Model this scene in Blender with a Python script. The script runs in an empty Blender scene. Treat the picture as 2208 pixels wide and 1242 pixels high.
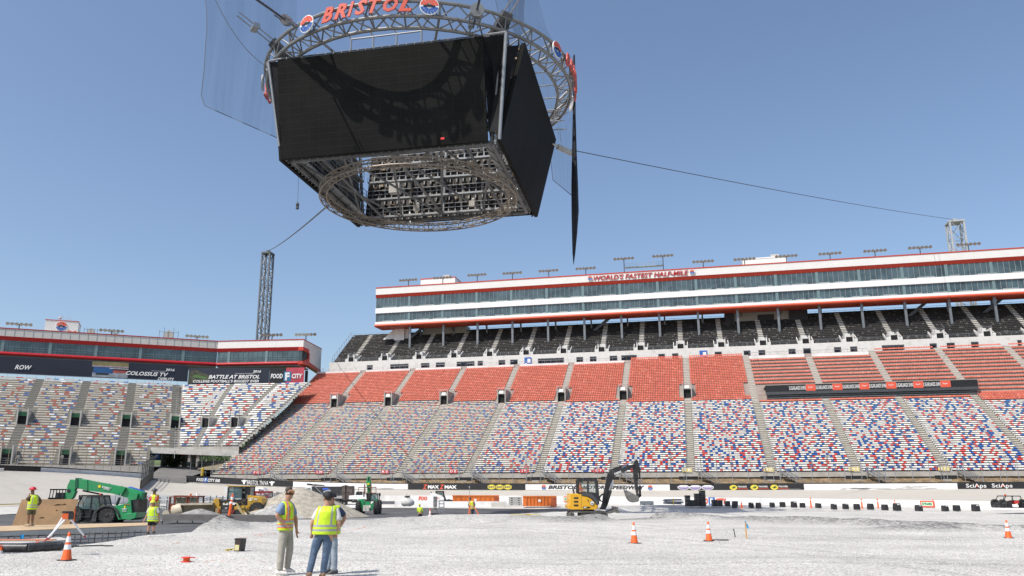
import bpy, bmesh, math, random
from mathutils import Matrix, Vector, Euler
random.seed(7)
R = math.radians
S = bpy.context.scene
COL = S.collection
# ---------------- camera
CX, CY, FPX = 1040.0, 621.0, 1780.0
PITCH = math.atan(437 / FPX)
EYE = Vector((0, 0, 1.8))
cd = bpy.data.cameras.new('camera'); cam = bpy.data.objects.new('camera', cd); COL.objects.link(cam)
cd.sensor_width = 36; cd.lens = FPX / 2208 * 36; cd.shift_x = (1104 - CX) / 2208
cd.clip_start = 0.1; cd.clip_end = 6000
cam.location = EYE; cam.rotation_euler = (R(90) + PITCH, 0, 0)
S.camera = cam
S.render.resolution_x = 1024; S.render.resolution_y = 576
# ---------------- light
SUN_EL, SUN_DIR = R(54), Vector((-0.77, -0.63, 0)).normalized()      # direction TO the sun on the ground plane
w = bpy.data.worlds.new('World'); S.world = w; w.use_nodes = True
nt = w.node_tree; bg = nt.nodes['Background']
sky = nt.nodes.new('ShaderNodeTexSky'); sky.sky_type = 'NISHITA'; sky.sun_disc = False
sky.sun_elevation = SUN_EL; sky.sun_rotation = math.atan2(SUN_DIR.x, SUN_DIR.y)
sky.altitude = 300; sky.air_density = 1.0; sky.dust_density = 2.4; sky.ozone_density = 1.8
nt.links.new(sky.outputs[0], bg.inputs[0]); bg.inputs[1].default_value = 0.15
sl = bpy.data.lights.new('sun', 'SUN'); so = bpy.data.objects.new('sun', sl); COL.objects.link(so)
sl.energy = 3.75; sl.angle = R(0.5); sl.color = (1.0, 0.955, 0.89)
sd = Vector((SUN_DIR.x * math.cos(SUN_EL), SUN_DIR.y * math.cos(SUN_EL), math.sin(SUN_EL)))
so.rotation_euler = sd.to_track_quat('Z', 'Y').to_euler(); so.location = (0, 0, 90)
S.view_settings.view_transform = 'Standard'; S.view_settings.look = 'None'
S.view_settings.exposure = 0.16; S.view_settings.gamma = 1

# ---------------- survey helpers: a measured direction turned into a place on a plane
def ray(x, y):
    dx, up = x - CX, CY - y
    return Vector((dx, FPX * math.cos(PITCH) - up * math.sin(PITCH), FPX * math.sin(PITCH) + up * math.cos(PITCH)))
def gz(x, y, z=0.0):
    r = ray(x, y); return EYE + r * ((z - 1.8) / r.z)
def gy(x, y, Y):
    r = ray(x, y); return EYE + r * (Y / r.y)
def gr(x, y, rg):
    r = ray(x, y); return EYE + r * (rg / math.hypot(r.x, r.y))
class Fr:
    """local frame of an object seen side on: pixel measures to metres at its own distance"""
    def __init__(s, px, py, z=0.0, Y=None):
        p = gz(px, py, z) if Y is None else gy(px, py, Y)
        if Y is not None: p.z = z
        s.loc = p; s.Y = p.y; s.z0 = z; s.kx = 1833 / s.Y
    def __call__(s, px, py):
        q = gy(px, py, s.Y); return (q.x - s.loc.x, q.z - s.z0)
    def pts(s, *l): return [s(*a) for a in l]

# ---------------- materials
MATS = {}
def mat(name, col, rough=0.6, metal=0.0, var=0.08, scale=3.0, bump=0.0, bscale=None, spec=0.5, attr=False, coat=0.0, dirt=None, dscale=1.5, alpha=None, emit=None):
    if name in MATS: return MATS[name]
    m = bpy.data.materials.new(name); m.use_nodes = True; t = m.node_tree; b = t.nodes['Principled BSDF']
    b.inputs['Roughness'].default_value = rough; b.inputs['Metallic'].default_value = metal
    b.inputs['Specular IOR Level'].default_value = spec
    b.inputs['Coat Weight'].default_value = coat
    tc = t.nodes.new('ShaderNodeTexCoord'); src = None
    if attr:
        a = t.nodes.new('ShaderNodeAttribute'); a.attribute_name = 'Col'; src = a.outputs['Color']
    if var > 0:
        n = t.nodes.new('ShaderNodeTexNoise'); n.inputs['Scale'].default_value = scale; n.inputs['Detail'].default_value = 6
        t.links.new(tc.outputs['Object'], n.inputs['Vector'])
        mp = t.nodes.new('ShaderNodeMapRange'); mp.inputs[1].default_value = 0.3; mp.inputs[2].default_value = 0.7
        mp.inputs[3].default_value = 1 - var; mp.inputs[4].default_value = 1 + var
        t.links.new(n.outputs['Fac'], mp.inputs[0])
        mx = t.nodes.new('ShaderNodeVectorMath'); mx.operation = 'SCALE'
        if src: t.links.new(src, mx.inputs[0])
        else: mx.inputs[0].default_value = col[:3]
        t.links.new(mp.outputs[0], mx.inputs['Scale']); src = mx.outputs[0]
    if dirt:
        n2 = t.nodes.new('ShaderNodeTexNoise'); n2.inputs['Scale'].default_value = dscale; n2.inputs['Detail'].default_value = 8; n2.inputs['Roughness'].default_value = 0.7
        t.links.new(tc.outputs['Object'], n2.inputs['Vector'])
        m2 = t.nodes.new('ShaderNodeMapRange'); m2.inputs[1].default_value = 0.48; m2.inputs[2].default_value = 0.72; m2.inputs[4].default_value = 0.75
        t.links.new(n2.outputs['Fac'], m2.inputs[0])
        mm = t.nodes.new('ShaderNodeMix'); mm.data_type = 'RGBA'
        t.links.new(m2.outputs[0], mm.inputs[0])
        if src: t.links.new(src, mm.inputs[6])
        else: mm.inputs[6].default_value = (*col[:3], 1)
        mm.inputs[7].default_value = (*dirt, 1); src = mm.outputs[2]
    if src: t.links.new(src, b.inputs['Base Color'])
    else: b.inputs['Base Color'].default_value = (*col[:3], 1)
    if bump > 0:
        n3 = t.nodes.new('ShaderNodeTexNoise'); n3.inputs['Scale'].default_value = bscale or scale * 4; n3.inputs['Detail'].default_value = 5
        t.links.new(tc.outputs['Object'], n3.inputs['Vector'])
        bp = t.nodes.new('ShaderNodeBump'); bp.inputs['Strength'].default_value = bump; bp.inputs['Distance'].default_value = 0.05
        t.links.new(n3.outputs['Fac'], bp.inputs['Height']); t.links.new(bp.outputs[0], b.inputs['Normal'])
    if alpha is not None: b.inputs['Alpha'].default_value = alpha
    if emit: b.inputs['Emission Color'].default_value = (*emit[:3], 1); b.inputs['Emission Strength'].default_value = emit[3]
    MATS[name] = m; return m

# ---------------- mesh builder
class MB:
    def __init__(s): s.v = []; s.f = []; s.c = []; s.cc = (1, 1, 1); s.M = None
    def _add(s, vs, fs):
        o = len(s.v)
        if s.M is not None: vs = [tuple(s.M @ Vector(v)) for v in vs]
        s.v += [tuple(v) for v in vs]; s.f += [tuple(i + o for i in f) for f in fs]; s.c += [s.cc] * len(fs)
        return s
    def col(s, c): s.cc = c; return s
    def box(s, x0, x1, y0, y1, z0, z1):
        return s._add([(x0, y0, z0), (x1, y0, z0), (x1, y1, z0), (x0, y1, z0), (x0, y0, z1), (x1, y0, z1), (x1, y1, z1), (x0, y1, z1)],
                      [(0, 3, 2, 1), (4, 5, 6, 7), (0, 1, 5, 4), (1, 2, 6, 5), (2, 3, 7, 6), (3, 0, 4, 7)])
    def cbox(s, c, d, bev=0.0):
        x, y, z = c; a, b, e = d[0] / 2, d[1] / 2, d[2] / 2
        if bev <= 0: return s.box(x - a, x + a, y - b, y + b, z - e, z + e)
        return s.prism([(x - a + bev, z - e), (x + a - bev, z - e), (x + a, z - e + bev), (x + a, z + e - bev), (x + a - bev, z + e), (x - a + bev, z + e), (x - a, z + e - bev), (x - a, z - e + bev)], y - b, y + b)
    def prism(s, poly, y0, y1, ch=0.0):
        """x,z outline given a thickness along y; ch chamfers the rim"""
        n = len(poly)
        ar = sum(poly[i][0] * poly[(i + 1) % n][1] - poly[(i + 1) % n][0] * poly[i][1] for i in range(n))
        if ar < 0: poly = poly[::-1]
        if ch > 0:
            cx = sum(p[0] for p in poly) / n; cz = sum(p[1] for p in poly) / n
            def sh(p):
                d = math.hypot(p[0] - cx, p[1] - cz) or 1; k = max(0, 1 - ch / d); return (cx + (p[0] - cx) * k, cz + (p[1] - cz) * k)
            ins = [sh(p) for p in poly]; rings = [(ins, y0), (poly, y0 + ch), (poly, y1 - ch), (ins, y1)]
        else: rings = [(poly, y0), (poly, y1)]
        vs = []; fs = []
        for pl, y in rings: vs += [(p[0], y, p[1]) for p in pl]
        for k in range(len(rings) - 1):
            for i in range(n):
                j = (i + 1) % n; fs.append((k * n + i, k * n + j, (k + 1) * n + j, (k + 1) * n + i))
        fs.append(tuple(range(n))[::1]); fs.append(tuple(range((len(rings) - 1) * n, len(rings) * n))[::-1])
        return s._add(vs, [f[::-1] if False else f for f in fs])
    def tube(s, p0, p1, r, n=6, r1=None, cap=True):
        p0, p1 = Vector(p0), Vector(p1); d = p1 - p0
        if d.length < 1e-6: return s
        q = d.to_track_quat('Z', 'Y'); r1 = r if r1 is None else r1; vs = []
        for p, rr in ((p0, r), (p1, r1)):
            for i in range(n):
                a = 2 * math.pi * (i + .5) / n; vs.append(tuple(p + q @ Vector((math.cos(a) * rr, math.sin(a) * rr, 0))))
        fs = [(i, (i + 1) % n, n + (i + 1) % n, n + i) for i in range(n)]
        if cap: fs += [tuple(range(n))[::-1], tuple(range(n, 2 * n))]
        return s._add(vs, fs)
    def path(s, pts, r, n=6):
        for a, b in zip(pts, pts[1:]): s.tube(a, b, r, n)
        return s
    def loft(s, rings, cap=True, close=True):
        n = len(rings[0]); vs = [p for r in rings for p in r]; fs = []
        for k in range(len(rings) - 1):
            for i in range(n if close else n - 1):
                j = (i + 1) % n; fs.append((k * n + i, k * n + j, (k + 1) * n + j, (k + 1) * n + i))
        if cap and close: fs += [tuple(range(n))[::-1], tuple(range((len(rings) - 1) * n, len(rings) * n))]
        return s._add(vs, fs)
    def lathe(s, prof, c=(0, 0, 0), axis='z', n=16, cap=True):
        rings = []
        for r, h in prof:
            ring = []
            for i in range(n):
                a = 2 * math.pi * i / n; u, v = math.cos(a) * r, math.sin(a) * r
                ring.append({'z': (c[0] + u, c[1] + v, c[2] + h), 'y': (c[0] + u, c[1] + h, c[2] + v), 'x': (c[0] + h, c[1] + u, c[2] + v)}[axis])
            rings.append(ring)
        return s.loft(rings, cap)
    def ball(s, c, r, n=10, sq=(1, 1, 1)):
        rings = []
        for k in range(1, n):
            a = math.pi * k / n - math.pi / 2
            rings.append([(c[0] + math.cos(2 * math.pi * i / (n * 2)) * math.cos(a) * r * sq[0], c[1] + math.sin(2 * math.pi * i / (n * 2)) * math.cos(a) * r * sq[1], c[2] + math.sin(a) * r * sq[2]) for i in range(n * 2)])
        return s.loft(rings)
    def quad(s, a, b, c, d): return s._add([a, b, c, d], [(0, 1, 2, 3)])
    def build(s, name, m, parent=None, smooth=False, col=False):
        me = bpy.data.meshes.new(name); me.from_pydata(s.v, [], s.f)
        bm = bmesh.new(); bm.from_mesh(me); bmesh.ops.recalc_face_normals(bm, faces=bm.faces) if len(s.f) < 60000 else None; bm.to_mesh(me); bm.free()
        if col:
            ca = me.color_attributes.new('Col', 'FLOAT_COLOR', 'CORNER'); arr = []
            for p, c in zip(me.polygons, s.c): arr += [c[0], c[1], c[2], 1.0] * p.loop_total
            ca.data.foreach_set('color', arr)
        if smooth:
            me.polygons.foreach_set('use_smooth', [True] * len(me.polygons))
            if smooth == 'auto': me.set_sharp_from_angle(angle=R(35))
        me.materials.append(m)
        o = bpy.data.objects.new(name, me); COL.objects.link(o)
        if parent: o.parent = parent
        return o
def tag(o, label=None, cat=None, group=None, kind=None):
    for k, v in (('label', label), ('category', cat), ('group', group), ('kind', kind)):
        if v: o[k] = v
    return o
def thing(name, label, cat, loc=(0, 0, 0), rz=0.0, group=None):
    o = bpy.data.objects.new(name, None); COL.objects.link(o); o.location = loc; o.rotation_euler = (0, 0, rz); o.empty_display_size = 0.3
    return tag(o, label, cat, group)
def copy_tree(o, parent=None):
    c = o.copy(); COL.objects.link(c)
    if parent: c.parent = parent
    for ch in o.children: copy_tree(ch, c)
    return c
def text(s, size, m, parent, M, name='lettering', bold=0.0, shear=0.0, ext=0.01, ax='CENTER', fit=None):
    """lettering standing in the local x-z plane, facing -y, carried by matrix M"""
    cu = bpy.data.curves.new('t', 'FONT'); cu.body = s; cu.size = size; cu.offset = bold; cu.shear = shear; cu.extrude = ext
    cu.align_x = ax; cu.align_y = 'CENTER'; cu.resolution_u = 2
    to = bpy.data.objects.new('t', cu); COL.objects.link(to)
    dg = bpy.context.evaluated_depsgraph_get(); me = bpy.data.meshes.new_from_object(to.evaluated_get(dg))
    bpy.data.objects.remove(to)
    if fit:
        xs = [v.co.x for v in me.vertices]; ys = [v.co.y for v in me.vertices]
        sx = fit[0] / (max(xs) - min(xs)); sy = fit[1] / (max(ys) - min(ys)); mx = (max(xs) + min(xs)) / 2; my = (max(ys) + min(ys)) / 2
        for v in me.vertices: v.co.x = (v.co.x - mx) * sx; v.co.y = (v.co.y - my) * sy
    me.transform(M @ Matrix.Rotation(R(90), 4, 'X')); me.materials.clear(); me.materials.append(m)
    o = bpy.data.objects.new(name, me); COL.objects.link(o)
    if parent: o.parent = parent
    return o
T3 = Matrix.Translation
def TR(x, y, z, rz=0.0, ry=0.0): return T3((x, y, z)) @ Matrix.Rotation(rz, 4, 'Z') @ Matrix.Rotation(ry, 4, 'Y')

# common materials
steel = mat('galvanised_steel', (0.34, 0.35, 0.36), 0.45, 0.6, 0.12, 2)
dsteel = mat('dark_steel', (0.09, 0.095, 0.10), 0.5, 0.5, 0.15, 2)
white = mat('white_paint', (0.80, 0.79, 0.76), 0.5, 0, 0.03, 0.6, dirt=(0.55, 0.53, 0.49), dscale=0.35)
cleanw = mat('clean_white', (0.84, 0.83, 0.80), 0.45, 0, 0.02, 1)
red = mat('red_paint', (0.52, 0.045, 0.02), 0.45, 0, 0.06, 0.8)
lred = mat('sign_red', (0.72, 0.10, 0.05), 0.5, 0, 0.05, 1)
blue = mat('sign_blue', (0.03, 0.12, 0.42), 0.5, 0, 0.05, 1)
black = mat('black_paint', (0.012, 0.012, 0.013), 0.5, 0, 0.2, 1)
rubber = mat('rubber', (0.02, 0.02, 0.02), 0.8, 0, 0.3, 6, dirt=(0.14, 0.13, 0.12), dscale=5)
conc = mat('concrete', (0.42, 0.40, 0.36), 0.85, 0, 0.15, 0.7, 0.15, 8, dirt=(0.30, 0.27, 0.22), dscale=0.6)
concl = mat('pale_concrete', (0.56, 0.54, 0.49), 0.85, 0, 0.10, 0.9, 0.1, 8, dirt=(0.40, 0.37, 0.32), dscale=0.5)
glass = mat('dark_glass', (0.025, 0.045, 0.05), 0.06, 0, 0.3, 0.4, spec=0.8)
tint = mat('cab_glass', (0.10, 0.17, 0.17), 0.05, 0, 0.2, 1, spec=0.8, alpha=0.55)

def logo(parent, M, r, name='emblem'):
    """round speedway emblem: white disc, red rays above, blue rays below, dark car between"""
    mb = MB(); mb.M = M; mb.lathe([(r, 0), (r, 0.12 * r)], axis='y', n=28); e = mb.build(name, cleanw, parent)
    for cm, s in ((lred, 1), (blue, -1)):
        m2 = MB(); m2.M = M
        for k in range(7):
            a0 = R(6 + k * 24.3); a1 = R(6 + k * 24.3 + 20.5)
            for r0, r1 in ((0.30, 0.60), (0.64, 0.93)):
                pl = [(math.cos(a) * rr * r, s * math.sin(a) * rr * r * 0.93 + s * .03 * r) for rr, aa in ((r0, (a0, a1)), (r1, (a1, a0))) for a in aa]
                m2.prism(pl, -0.03 * r - .004, 0.01 * r)
        m2.build('emblem_rays', cm, e if parent else e)
    m3 = MB(); m3.M = M
    m3.prism([(-.62 * r, -.10 * r), (.62 * r, -.10 * r), (.60 * r, .04 * r), (.30 * r, .08 * r), (.16 * r, .17 * r), (-.22 * r, .17 * r), (-.38 * r, .06 * r), (-.62 * r, .04 * r)], -0.06 * r - .006, 0.01 * r)
    m3.build('car_silhouette', black, e)
    return e
# =============================================================== THE SETTING
AZ = R(14.2)
def W(s, t, z=0.0): return Vector((s * math.cos(AZ) + t * math.sin(AZ), -s * math.sin(AZ) + t * math.cos(AZ), z))
AL = R(21.5)
def WL(s, t, z=0.0): return Vector((s * math.cos(AL) - t * math.sin(AL), s * math.sin(AL) + t * math.cos(AL), z))
def wt(px, py, t):                       # measured direction -> (s, z) on the plane t = const of the straight
    r = ray(px, py); k = t / (r.x * math.sin(AZ) + r.y * math.cos(AZ)); p = EYE + r * k
    return p.x * math.cos(AZ) - p.y * math.sin(AZ), p.z
LOW = -0.6
# ground sheet to the horizon
g = MB(); g.quad((-2500, -2500, -1.0), (2500, -2500, -1.0), (2500, 2500, -1.0), (-2500, 2500, -1.0))
tag(g.build('ground', mat('soil', (0.20, 0.18, 0.13), 0.95, 0, 0.2, 0.05)), kind='structure')
# asphalt infield
asph = mat('asphalt', (0.085, 0.085, 0.085), 0.8, 0, 0.25, 0.35, 0.2, 30, dirt=(0.17, 0.165, 0.155), dscale=0.25)
g = MB(); N = 60; gx = [-140 + i * 5 for i in range(N + 1)]; gyv = [-30 + i * 4 for i in range(46)]
g._add([(x, y, LOW + 0.05 * math.sin(x * .05) * math.sin(y * .07)) for y in gyv for x in gx], [(j * (N + 1) + i, j * (N + 1) + i + 1, (j + 1) * (N + 1) + i + 1, (j + 1) * (N + 1) + i) for j in range(45) for i in range(N)])
tag(g.build('pit_road', asph), kind='structure')
# gravel pad: crushed limestone, raised, with sloping edge
edge_px = [(-150, 1196), (0, 1192), (140, 1183), (165, 1172), (250, 1158), (340, 1150), (455, 1139), (600, 1127), (760, 1124), (870, 1117), (940, 1108), (1100, 1107), (1240, 1101), (1330, 1094), (1400, 1089.5), (1480, 1088), (1700, 1089), (1900, 1090.5), (2100, 1093), (2350, 1098), (2700, 1104)]
edge = [gz(x, y) for x, y in edge_px]
pts_az = [(math.atan2(p.x, p.y), math.hypot(p.x, p.y) * (1.015 if px_ > 1300 else 1)) for p, (px_, _) in zip(edge, edge_px)]
def edge_r(az):
    if az <= pts_az[0][0]: return pts_az[0][1]
    for (a0, r0), (a1, r1) in zip(pts_az, pts_az[1:]):
        if a0 <= az <= a1: return r0 + (r1 - r0) * (az - a0) / (a1 - a0)
    return pts_az[-1][1]
from mathutils import noise
windrow_px = [(560, 1137), (900, 1128), (1120, 1124), (1240, 1122.5), (1350, 1119), (1440, 1117), (1560, 1119.5), (1700, 1125), (1900, 1133), (2100, 1143), (2300, 1150)]
windrow = [gz(x, y) for x, y in windrow_px]
def seg_d(p, a, b):
    ab = b - a; t = max(0, min(1, (p - a).dot(ab) / ab.dot(ab))); return (p - a - ab * t).length
piles = []                                # (x, y, radius, height)
RUTS = []
for pl in (((1235, 1121), (1100, 1128), (900, 1141), (620, 1150)), ((1270, 1123), (1420, 1138), (1800, 1160), (2300, 1176)), ((2300, 1215), (1700, 1206), (1200, 1212), (760, 1200), (520, 1170)), ((900, 1128), (1250, 1150), (1700, 1185), (2200, 1240))):
    q = [gz(*p) for p in pl]; RUTS.append(q)
def rut(x, y):
    p = Vector((x, y, 0)); best = 0
    for q in RUTS:
        d = min(seg_d(p, a, b) for a, b in zip(q, q[1:])); w_ = abs(d - .85); best = max(best, 1 - w_ / .32)
    return max(0, best) * (.6 + .4 * noise.noise(Vector((x * .6, y * .6, 3))))
def lift_side(x, y):
    p = Vector((x, y, 0)); k = min(range(len(windrow) - 1), key=lambda i: seg_d(p, windrow[i], windrow[i + 1])); a, b = windrow[k], windrow[k + 1]
    d = b - a; return (d.x * (y - a.y) - d.y * (x - a.x)) / d.length
def gravel_h(x, y):
    az = math.atan2(x, y); r = math.hypot(x, y); rut_ = rut(x, y) if y > 8 and r < 70 else 0
    er = edge_r(az) + 0.8 * noise.noise(Vector((x * .35, y * .35, 3)))
    d = er - r
    if y < 0: d = 20
    k = max(0.0, min(1.0, d / 1.6)); k = k * k * (3 - 2 * k)
    h = -.045 * rut_ + 0.05 * noise.noise(Vector((x * .25, y * .25, 0))) + 0.018 * noise.noise(Vector((x * 1.4, y * 1.4, 5))) + 0.010 * noise.noise(Vector((x * 4, y * 4, 9)))
    p = Vector((x, y, 0)); wd = min(seg_d(p, a, b) for a, b in zip(windrow, windrow[1:])); wr = 1.3 + r * .012
    ed = math.hypot(x - 8.6, y - 57.5)
    if ed < 4: wr *= .0 if ed < 2.6 else (ed - 2.6) / 1.4
    if wd < wr: h += (0.30 + .2 * noise.noise(Vector((x * .35, y * .35, 7)))) * (0.5 + .5 * math.cos(math.pi * wd / max(wr, .01))) + .05 * noise.noise(Vector((x * 2.2, y * 2.2, 2)))
    if y > 20 and x > y * .03: h -= .30 * max(0, min(1, (d - 7) / 7)) * max(0, min(1, (lift_side(x, y) - .8) / 3.0)) * max(0, min(1, (x / y - .03) / .08))
    for (qx, qy, qr, qh) in piles:
        dd = math.hypot(x - qx, y - qy)
        if dd < qr * 1.15: h += 0.0 if False else qh * max(0, 1 - dd / qr) ** 1.0 + .12 * qh * noise.noise(Vector((x * 1.3, y * 1.3, 1))) * max(0, 1 - dd / (qr * 1.15)) + .04 * noise.noise(Vector((x * 5, y * 5, 1)))
    return (LOW - 0.25) + (h - (LOW - 0.25)) * k
pp = gz(420, 1143); piles.append((pp.x, pp.y + 1.0, 2.5, 1.05))
pp = gz(2010, 1146); piles.append((pp.x, pp.y + 1.0, 3.0, 0.30))
m = bpy.data.materials.new('crushed_gravel'); m.use_nodes = True; t = m.node_tree; b = t.nodes['Principled BSDF']; b.inputs['Roughness'].default_value = 0.95; b.inputs['Specular IOR Level'].default_value = 0.2
tc = t.nodes.new('ShaderNodeTexCoord')
def nz(scale, det=4, rough=.6):
    n = t.nodes.new('ShaderNodeTexNoise'); n.inputs['Scale'].default_value = scale; n.inputs['Detail'].default_value = det; n.inputs['Roughness'].default_value = rough; t.links.new(tc.outputs['Object'], n.inputs['Vector']); return n
vo = t.nodes.new('ShaderNodeTexVoronoi'); vo.inputs['Scale'].default_value = 26; vo.inputs['Randomness'].default_value = 1; t.links.new(tc.outputs['Object'], vo.inputs['Vector'])
vs = t.nodes.new('ShaderNodeSeparateColor'); t.links.new(vo.outputs['Color'], vs.inputs[0])
cr = t.nodes.new('ShaderNodeValToRGB'); cr.color_ramp.elements[0].color = (0.32, 0.306, 0.278, 1); cr.color_ramp.elements[1].color = (0.68, 0.656, 0.605, 1); cr.color_ramp.elements[0].position = 0.0; cr.color_ramp.elements[1].position = 0.7
t.links.new(vs.outputs[0], cr.inputs[0])
n1 = nz(0.22, 8, .65); r1 = t.nodes.new('ShaderNodeMapRange'); r1.inputs[1].default_value = .35; r1.inputs[2].default_value = .68; r1.inputs[3].default_value = 1.08; r1.inputs[4].default_value = .84; t.links.new(n1.outputs[0], r1.inputs[0])
n2 = nz(14, 6, .8); r2 = t.nodes.new('ShaderNodeMapRange'); r2.inputs[1].default_value = .25; r2.inputs[2].default_value = .75; r2.inputs[3].default_value = .86; r2.inputs[4].default_value = 1.13; t.links.new(n2.outputs[0], r2.inputs[0])
mu = t.nodes.new('ShaderNodeMath'); mu.operation = 'MULTIPLY'; t.links.new(r1.outputs[0], mu.inputs[0]); t.links.new(r2.outputs[0], mu.inputs[1])
sc = t.nodes.new('ShaderNodeVectorMath'); sc.operation = 'SCALE'; t.links.new(cr.outputs[0], sc.inputs[0]); t.links.new(mu.outputs[0], sc.inputs['Scale']); t.links.new(sc.outputs[0], b.inputs['Base Color'])
bp = t.nodes.new('ShaderNodeBump'); bp.inputs['Strength'].default_value = .7; bp.inputs['Distance'].default_value = 0.02; t.links.new(vo.outputs['Distance'], bp.inputs['Height'])
bp2 = t.nodes.new('ShaderNodeBump'); bp2.inputs['Strength'].default_value = .45; bp2.inputs['Distance'].default_value = 0.04; n3 = nz(9, 6, .75); t.links.new(n3.outputs[0], bp2.inputs['Height']); t.links.new(bp.outputs[0], bp2.inputs['Normal']); t.links.new(bp2.outputs[0], b.inputs['Normal'])
at = t.nodes.new('ShaderNodeAttribute'); at.attribute_name = 'Mask'; se = t.nodes.new('ShaderNodeSeparateColor'); t.links.new(at.outputs['Color'], se.inputs[0])
v2 = t.nodes.new('ShaderNodeTexVoronoi'); v2.inputs['Scale'].default_value = 7; t.links.new(tc.outputs['Object'], v2.inputs['Vector']); v3 = t.nodes.new('ShaderNodeSeparateColor'); t.links.new(v2.outputs['Color'], v3.inputs[0])
c2 = t.nodes.new('ShaderNodeValToRGB'); c2.color_ramp.elements[0].color = (.11, .107, .10, 1); c2.color_ramp.elements[1].color = (.42, .41, .385, 1); t.links.new(v3.outputs[0], c2.inputs[0])
mg = t.nodes.new('ShaderNodeMix'); mg.data_type = 'RGBA'; m5 = t.nodes.new('ShaderNodeMath'); m5.operation = 'MULTIPLY'; m5.inputs[1].default_value = .95; t.links.new(se.outputs[0], m5.inputs[0]); t.links.new(m5.outputs[0], mg.inputs[0]); t.links.new(sc.outputs[0], mg.inputs[6]); t.links.new(c2.outputs[0], mg.inputs[7])
m6 = t.nodes.new('ShaderNodeMapRange'); m6.inputs[3].default_value = .90; m6.inputs[4].default_value = 1.07; t.links.new(se.outputs[1], m6.inputs[0])
s6 = t.nodes.new('ShaderNodeVectorMath'); s6.operation = 'SCALE'; t.links.new(mg.outputs[2], s6.inputs[0]); t.links.new(m6.outputs[0], s6.inputs['Scale']); t.links.new(s6.outputs[0], b.inputs['Base Color'])
gravel_mat = m
def polar_sheet(azs, rs, hf):
    n = len(azs); g = MB(); vs = []
    for r_ in rs:
        for a in azs: x, y = math.sin(a) * r_, math.cos(a) * r_; vs.append((x, y, hf(x, y)))
    g._add(vs, [(j * n + i, j * n + i + 1, (j + 1) * n + i + 1, (j + 1) * n + i) for j in range(len(rs) - 1) for i in range(n - 1)]); return g
rs = [0.6]
while rs[-1] < 125: rs.append(rs[-1] + max(0.10, rs[-1] * 0.008))
g = polar_sheet([R(-46 + i * .25) for i in range(369)], rs, gravel_h)
cols = []
for v in g.v:
    p = Vector((v[0], v[1], 0)); wd = min(seg_d(p, a, b) for a, b in zip(windrow, windrow[1:])); wr = 1.5 + p.length * .014; x_ = v[0] / max(1, v[1])
    c = max(0, min(1, 1.35 * (1 - wd / wr) + .5 * noise.noise(Vector((v[0] * .5, v[1] * .5, 4))))) * max(.25, min(1, (x_ + .02) * 8))
    for (qx, qy, qr, qh) in piles: c = max(c, min(1, 1.8 * (1 - math.hypot(v[0] - qx, v[1] - qy) / (qr * 1.05))))
    st_ = noise.noise(Vector((v[0] * .10 + 3, v[1] * .28, 2))) + .5 * noise.noise(Vector((v[0] * .5, v[1] * .9, 8)))
    ru = rut(v[0], v[1]) if v[1] > 8 and p.length < 70 else 0
    cols.append((max(c, ru * .75), max(0, min(1, .5 + st_ * .9)), 0))
go = g.build('gravel_field', gravel_mat, smooth=True)
ca = go.data.color_attributes.new('Mask', 'FLOAT_COLOR', 'POINT'); ca.data.foreach_set('color', [q for c in cols for q in (*c, 1.0)]); tag(go, kind='structure')
g = MB(); g.quad((-120, -120, -.02), (120, -120, -.02), (120, .3, -.02), (-120, .3, -.02)); tag(g.build('gravel_field', gravel_mat), kind='structure')
# loose stones over the near gravel (cannot be counted)
g = MB(); rr = random.Random(3); ROT = [(rr.uniform(0, 6.28), rr.uniform(.7, 1.3)) for _ in range(64)]
for i in range(30000):
    a = R(rr.uniform(-33, 34)); r_ = 7.5 + 36 * rr.random() ** 1.35; x, y = math.sin(a) * r_, math.cos(a) * r_
    if edge_r(a) < r_ + .3 or any(math.hypot(x - p_[0], y - p_[1]) < p_[2] for p_ in piles): continue
    q = rr.uniform(.008, .019) * (1 + (r_ / 30) * .4); th, st = ROT[i & 63]; z = gravel_h(x, y) + q * .25 if r_ < 60 else 0
    c_, s_ = math.cos(th) * q, math.sin(th) * q; k = rr.choice((.75, .9, 1.0, 1.1, 1.2)); g.col((.46 * k, .45 * k, .42 * k))
    g._add([(x + c_ * st, y + s_, z), (x - s_, y + c_ * st, z - q * .3), (x - c_, y - s_ * st, z), (x + s_ * st, y - c_, z - q * .3), (x + s_ * .2, y, z + q * .75), ], [(0, 1, 4), (1, 2, 4), (2, 3, 4), (3, 0, 4)])
tag(g.build('loose_stones', mat('stone_chips', (.5, .5, .5), .95, 0, .1, 9, attr=True), col=True), 'loose pale grey stone chips strewn over the gravel field', 'gravel', kind='stuff')
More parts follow.
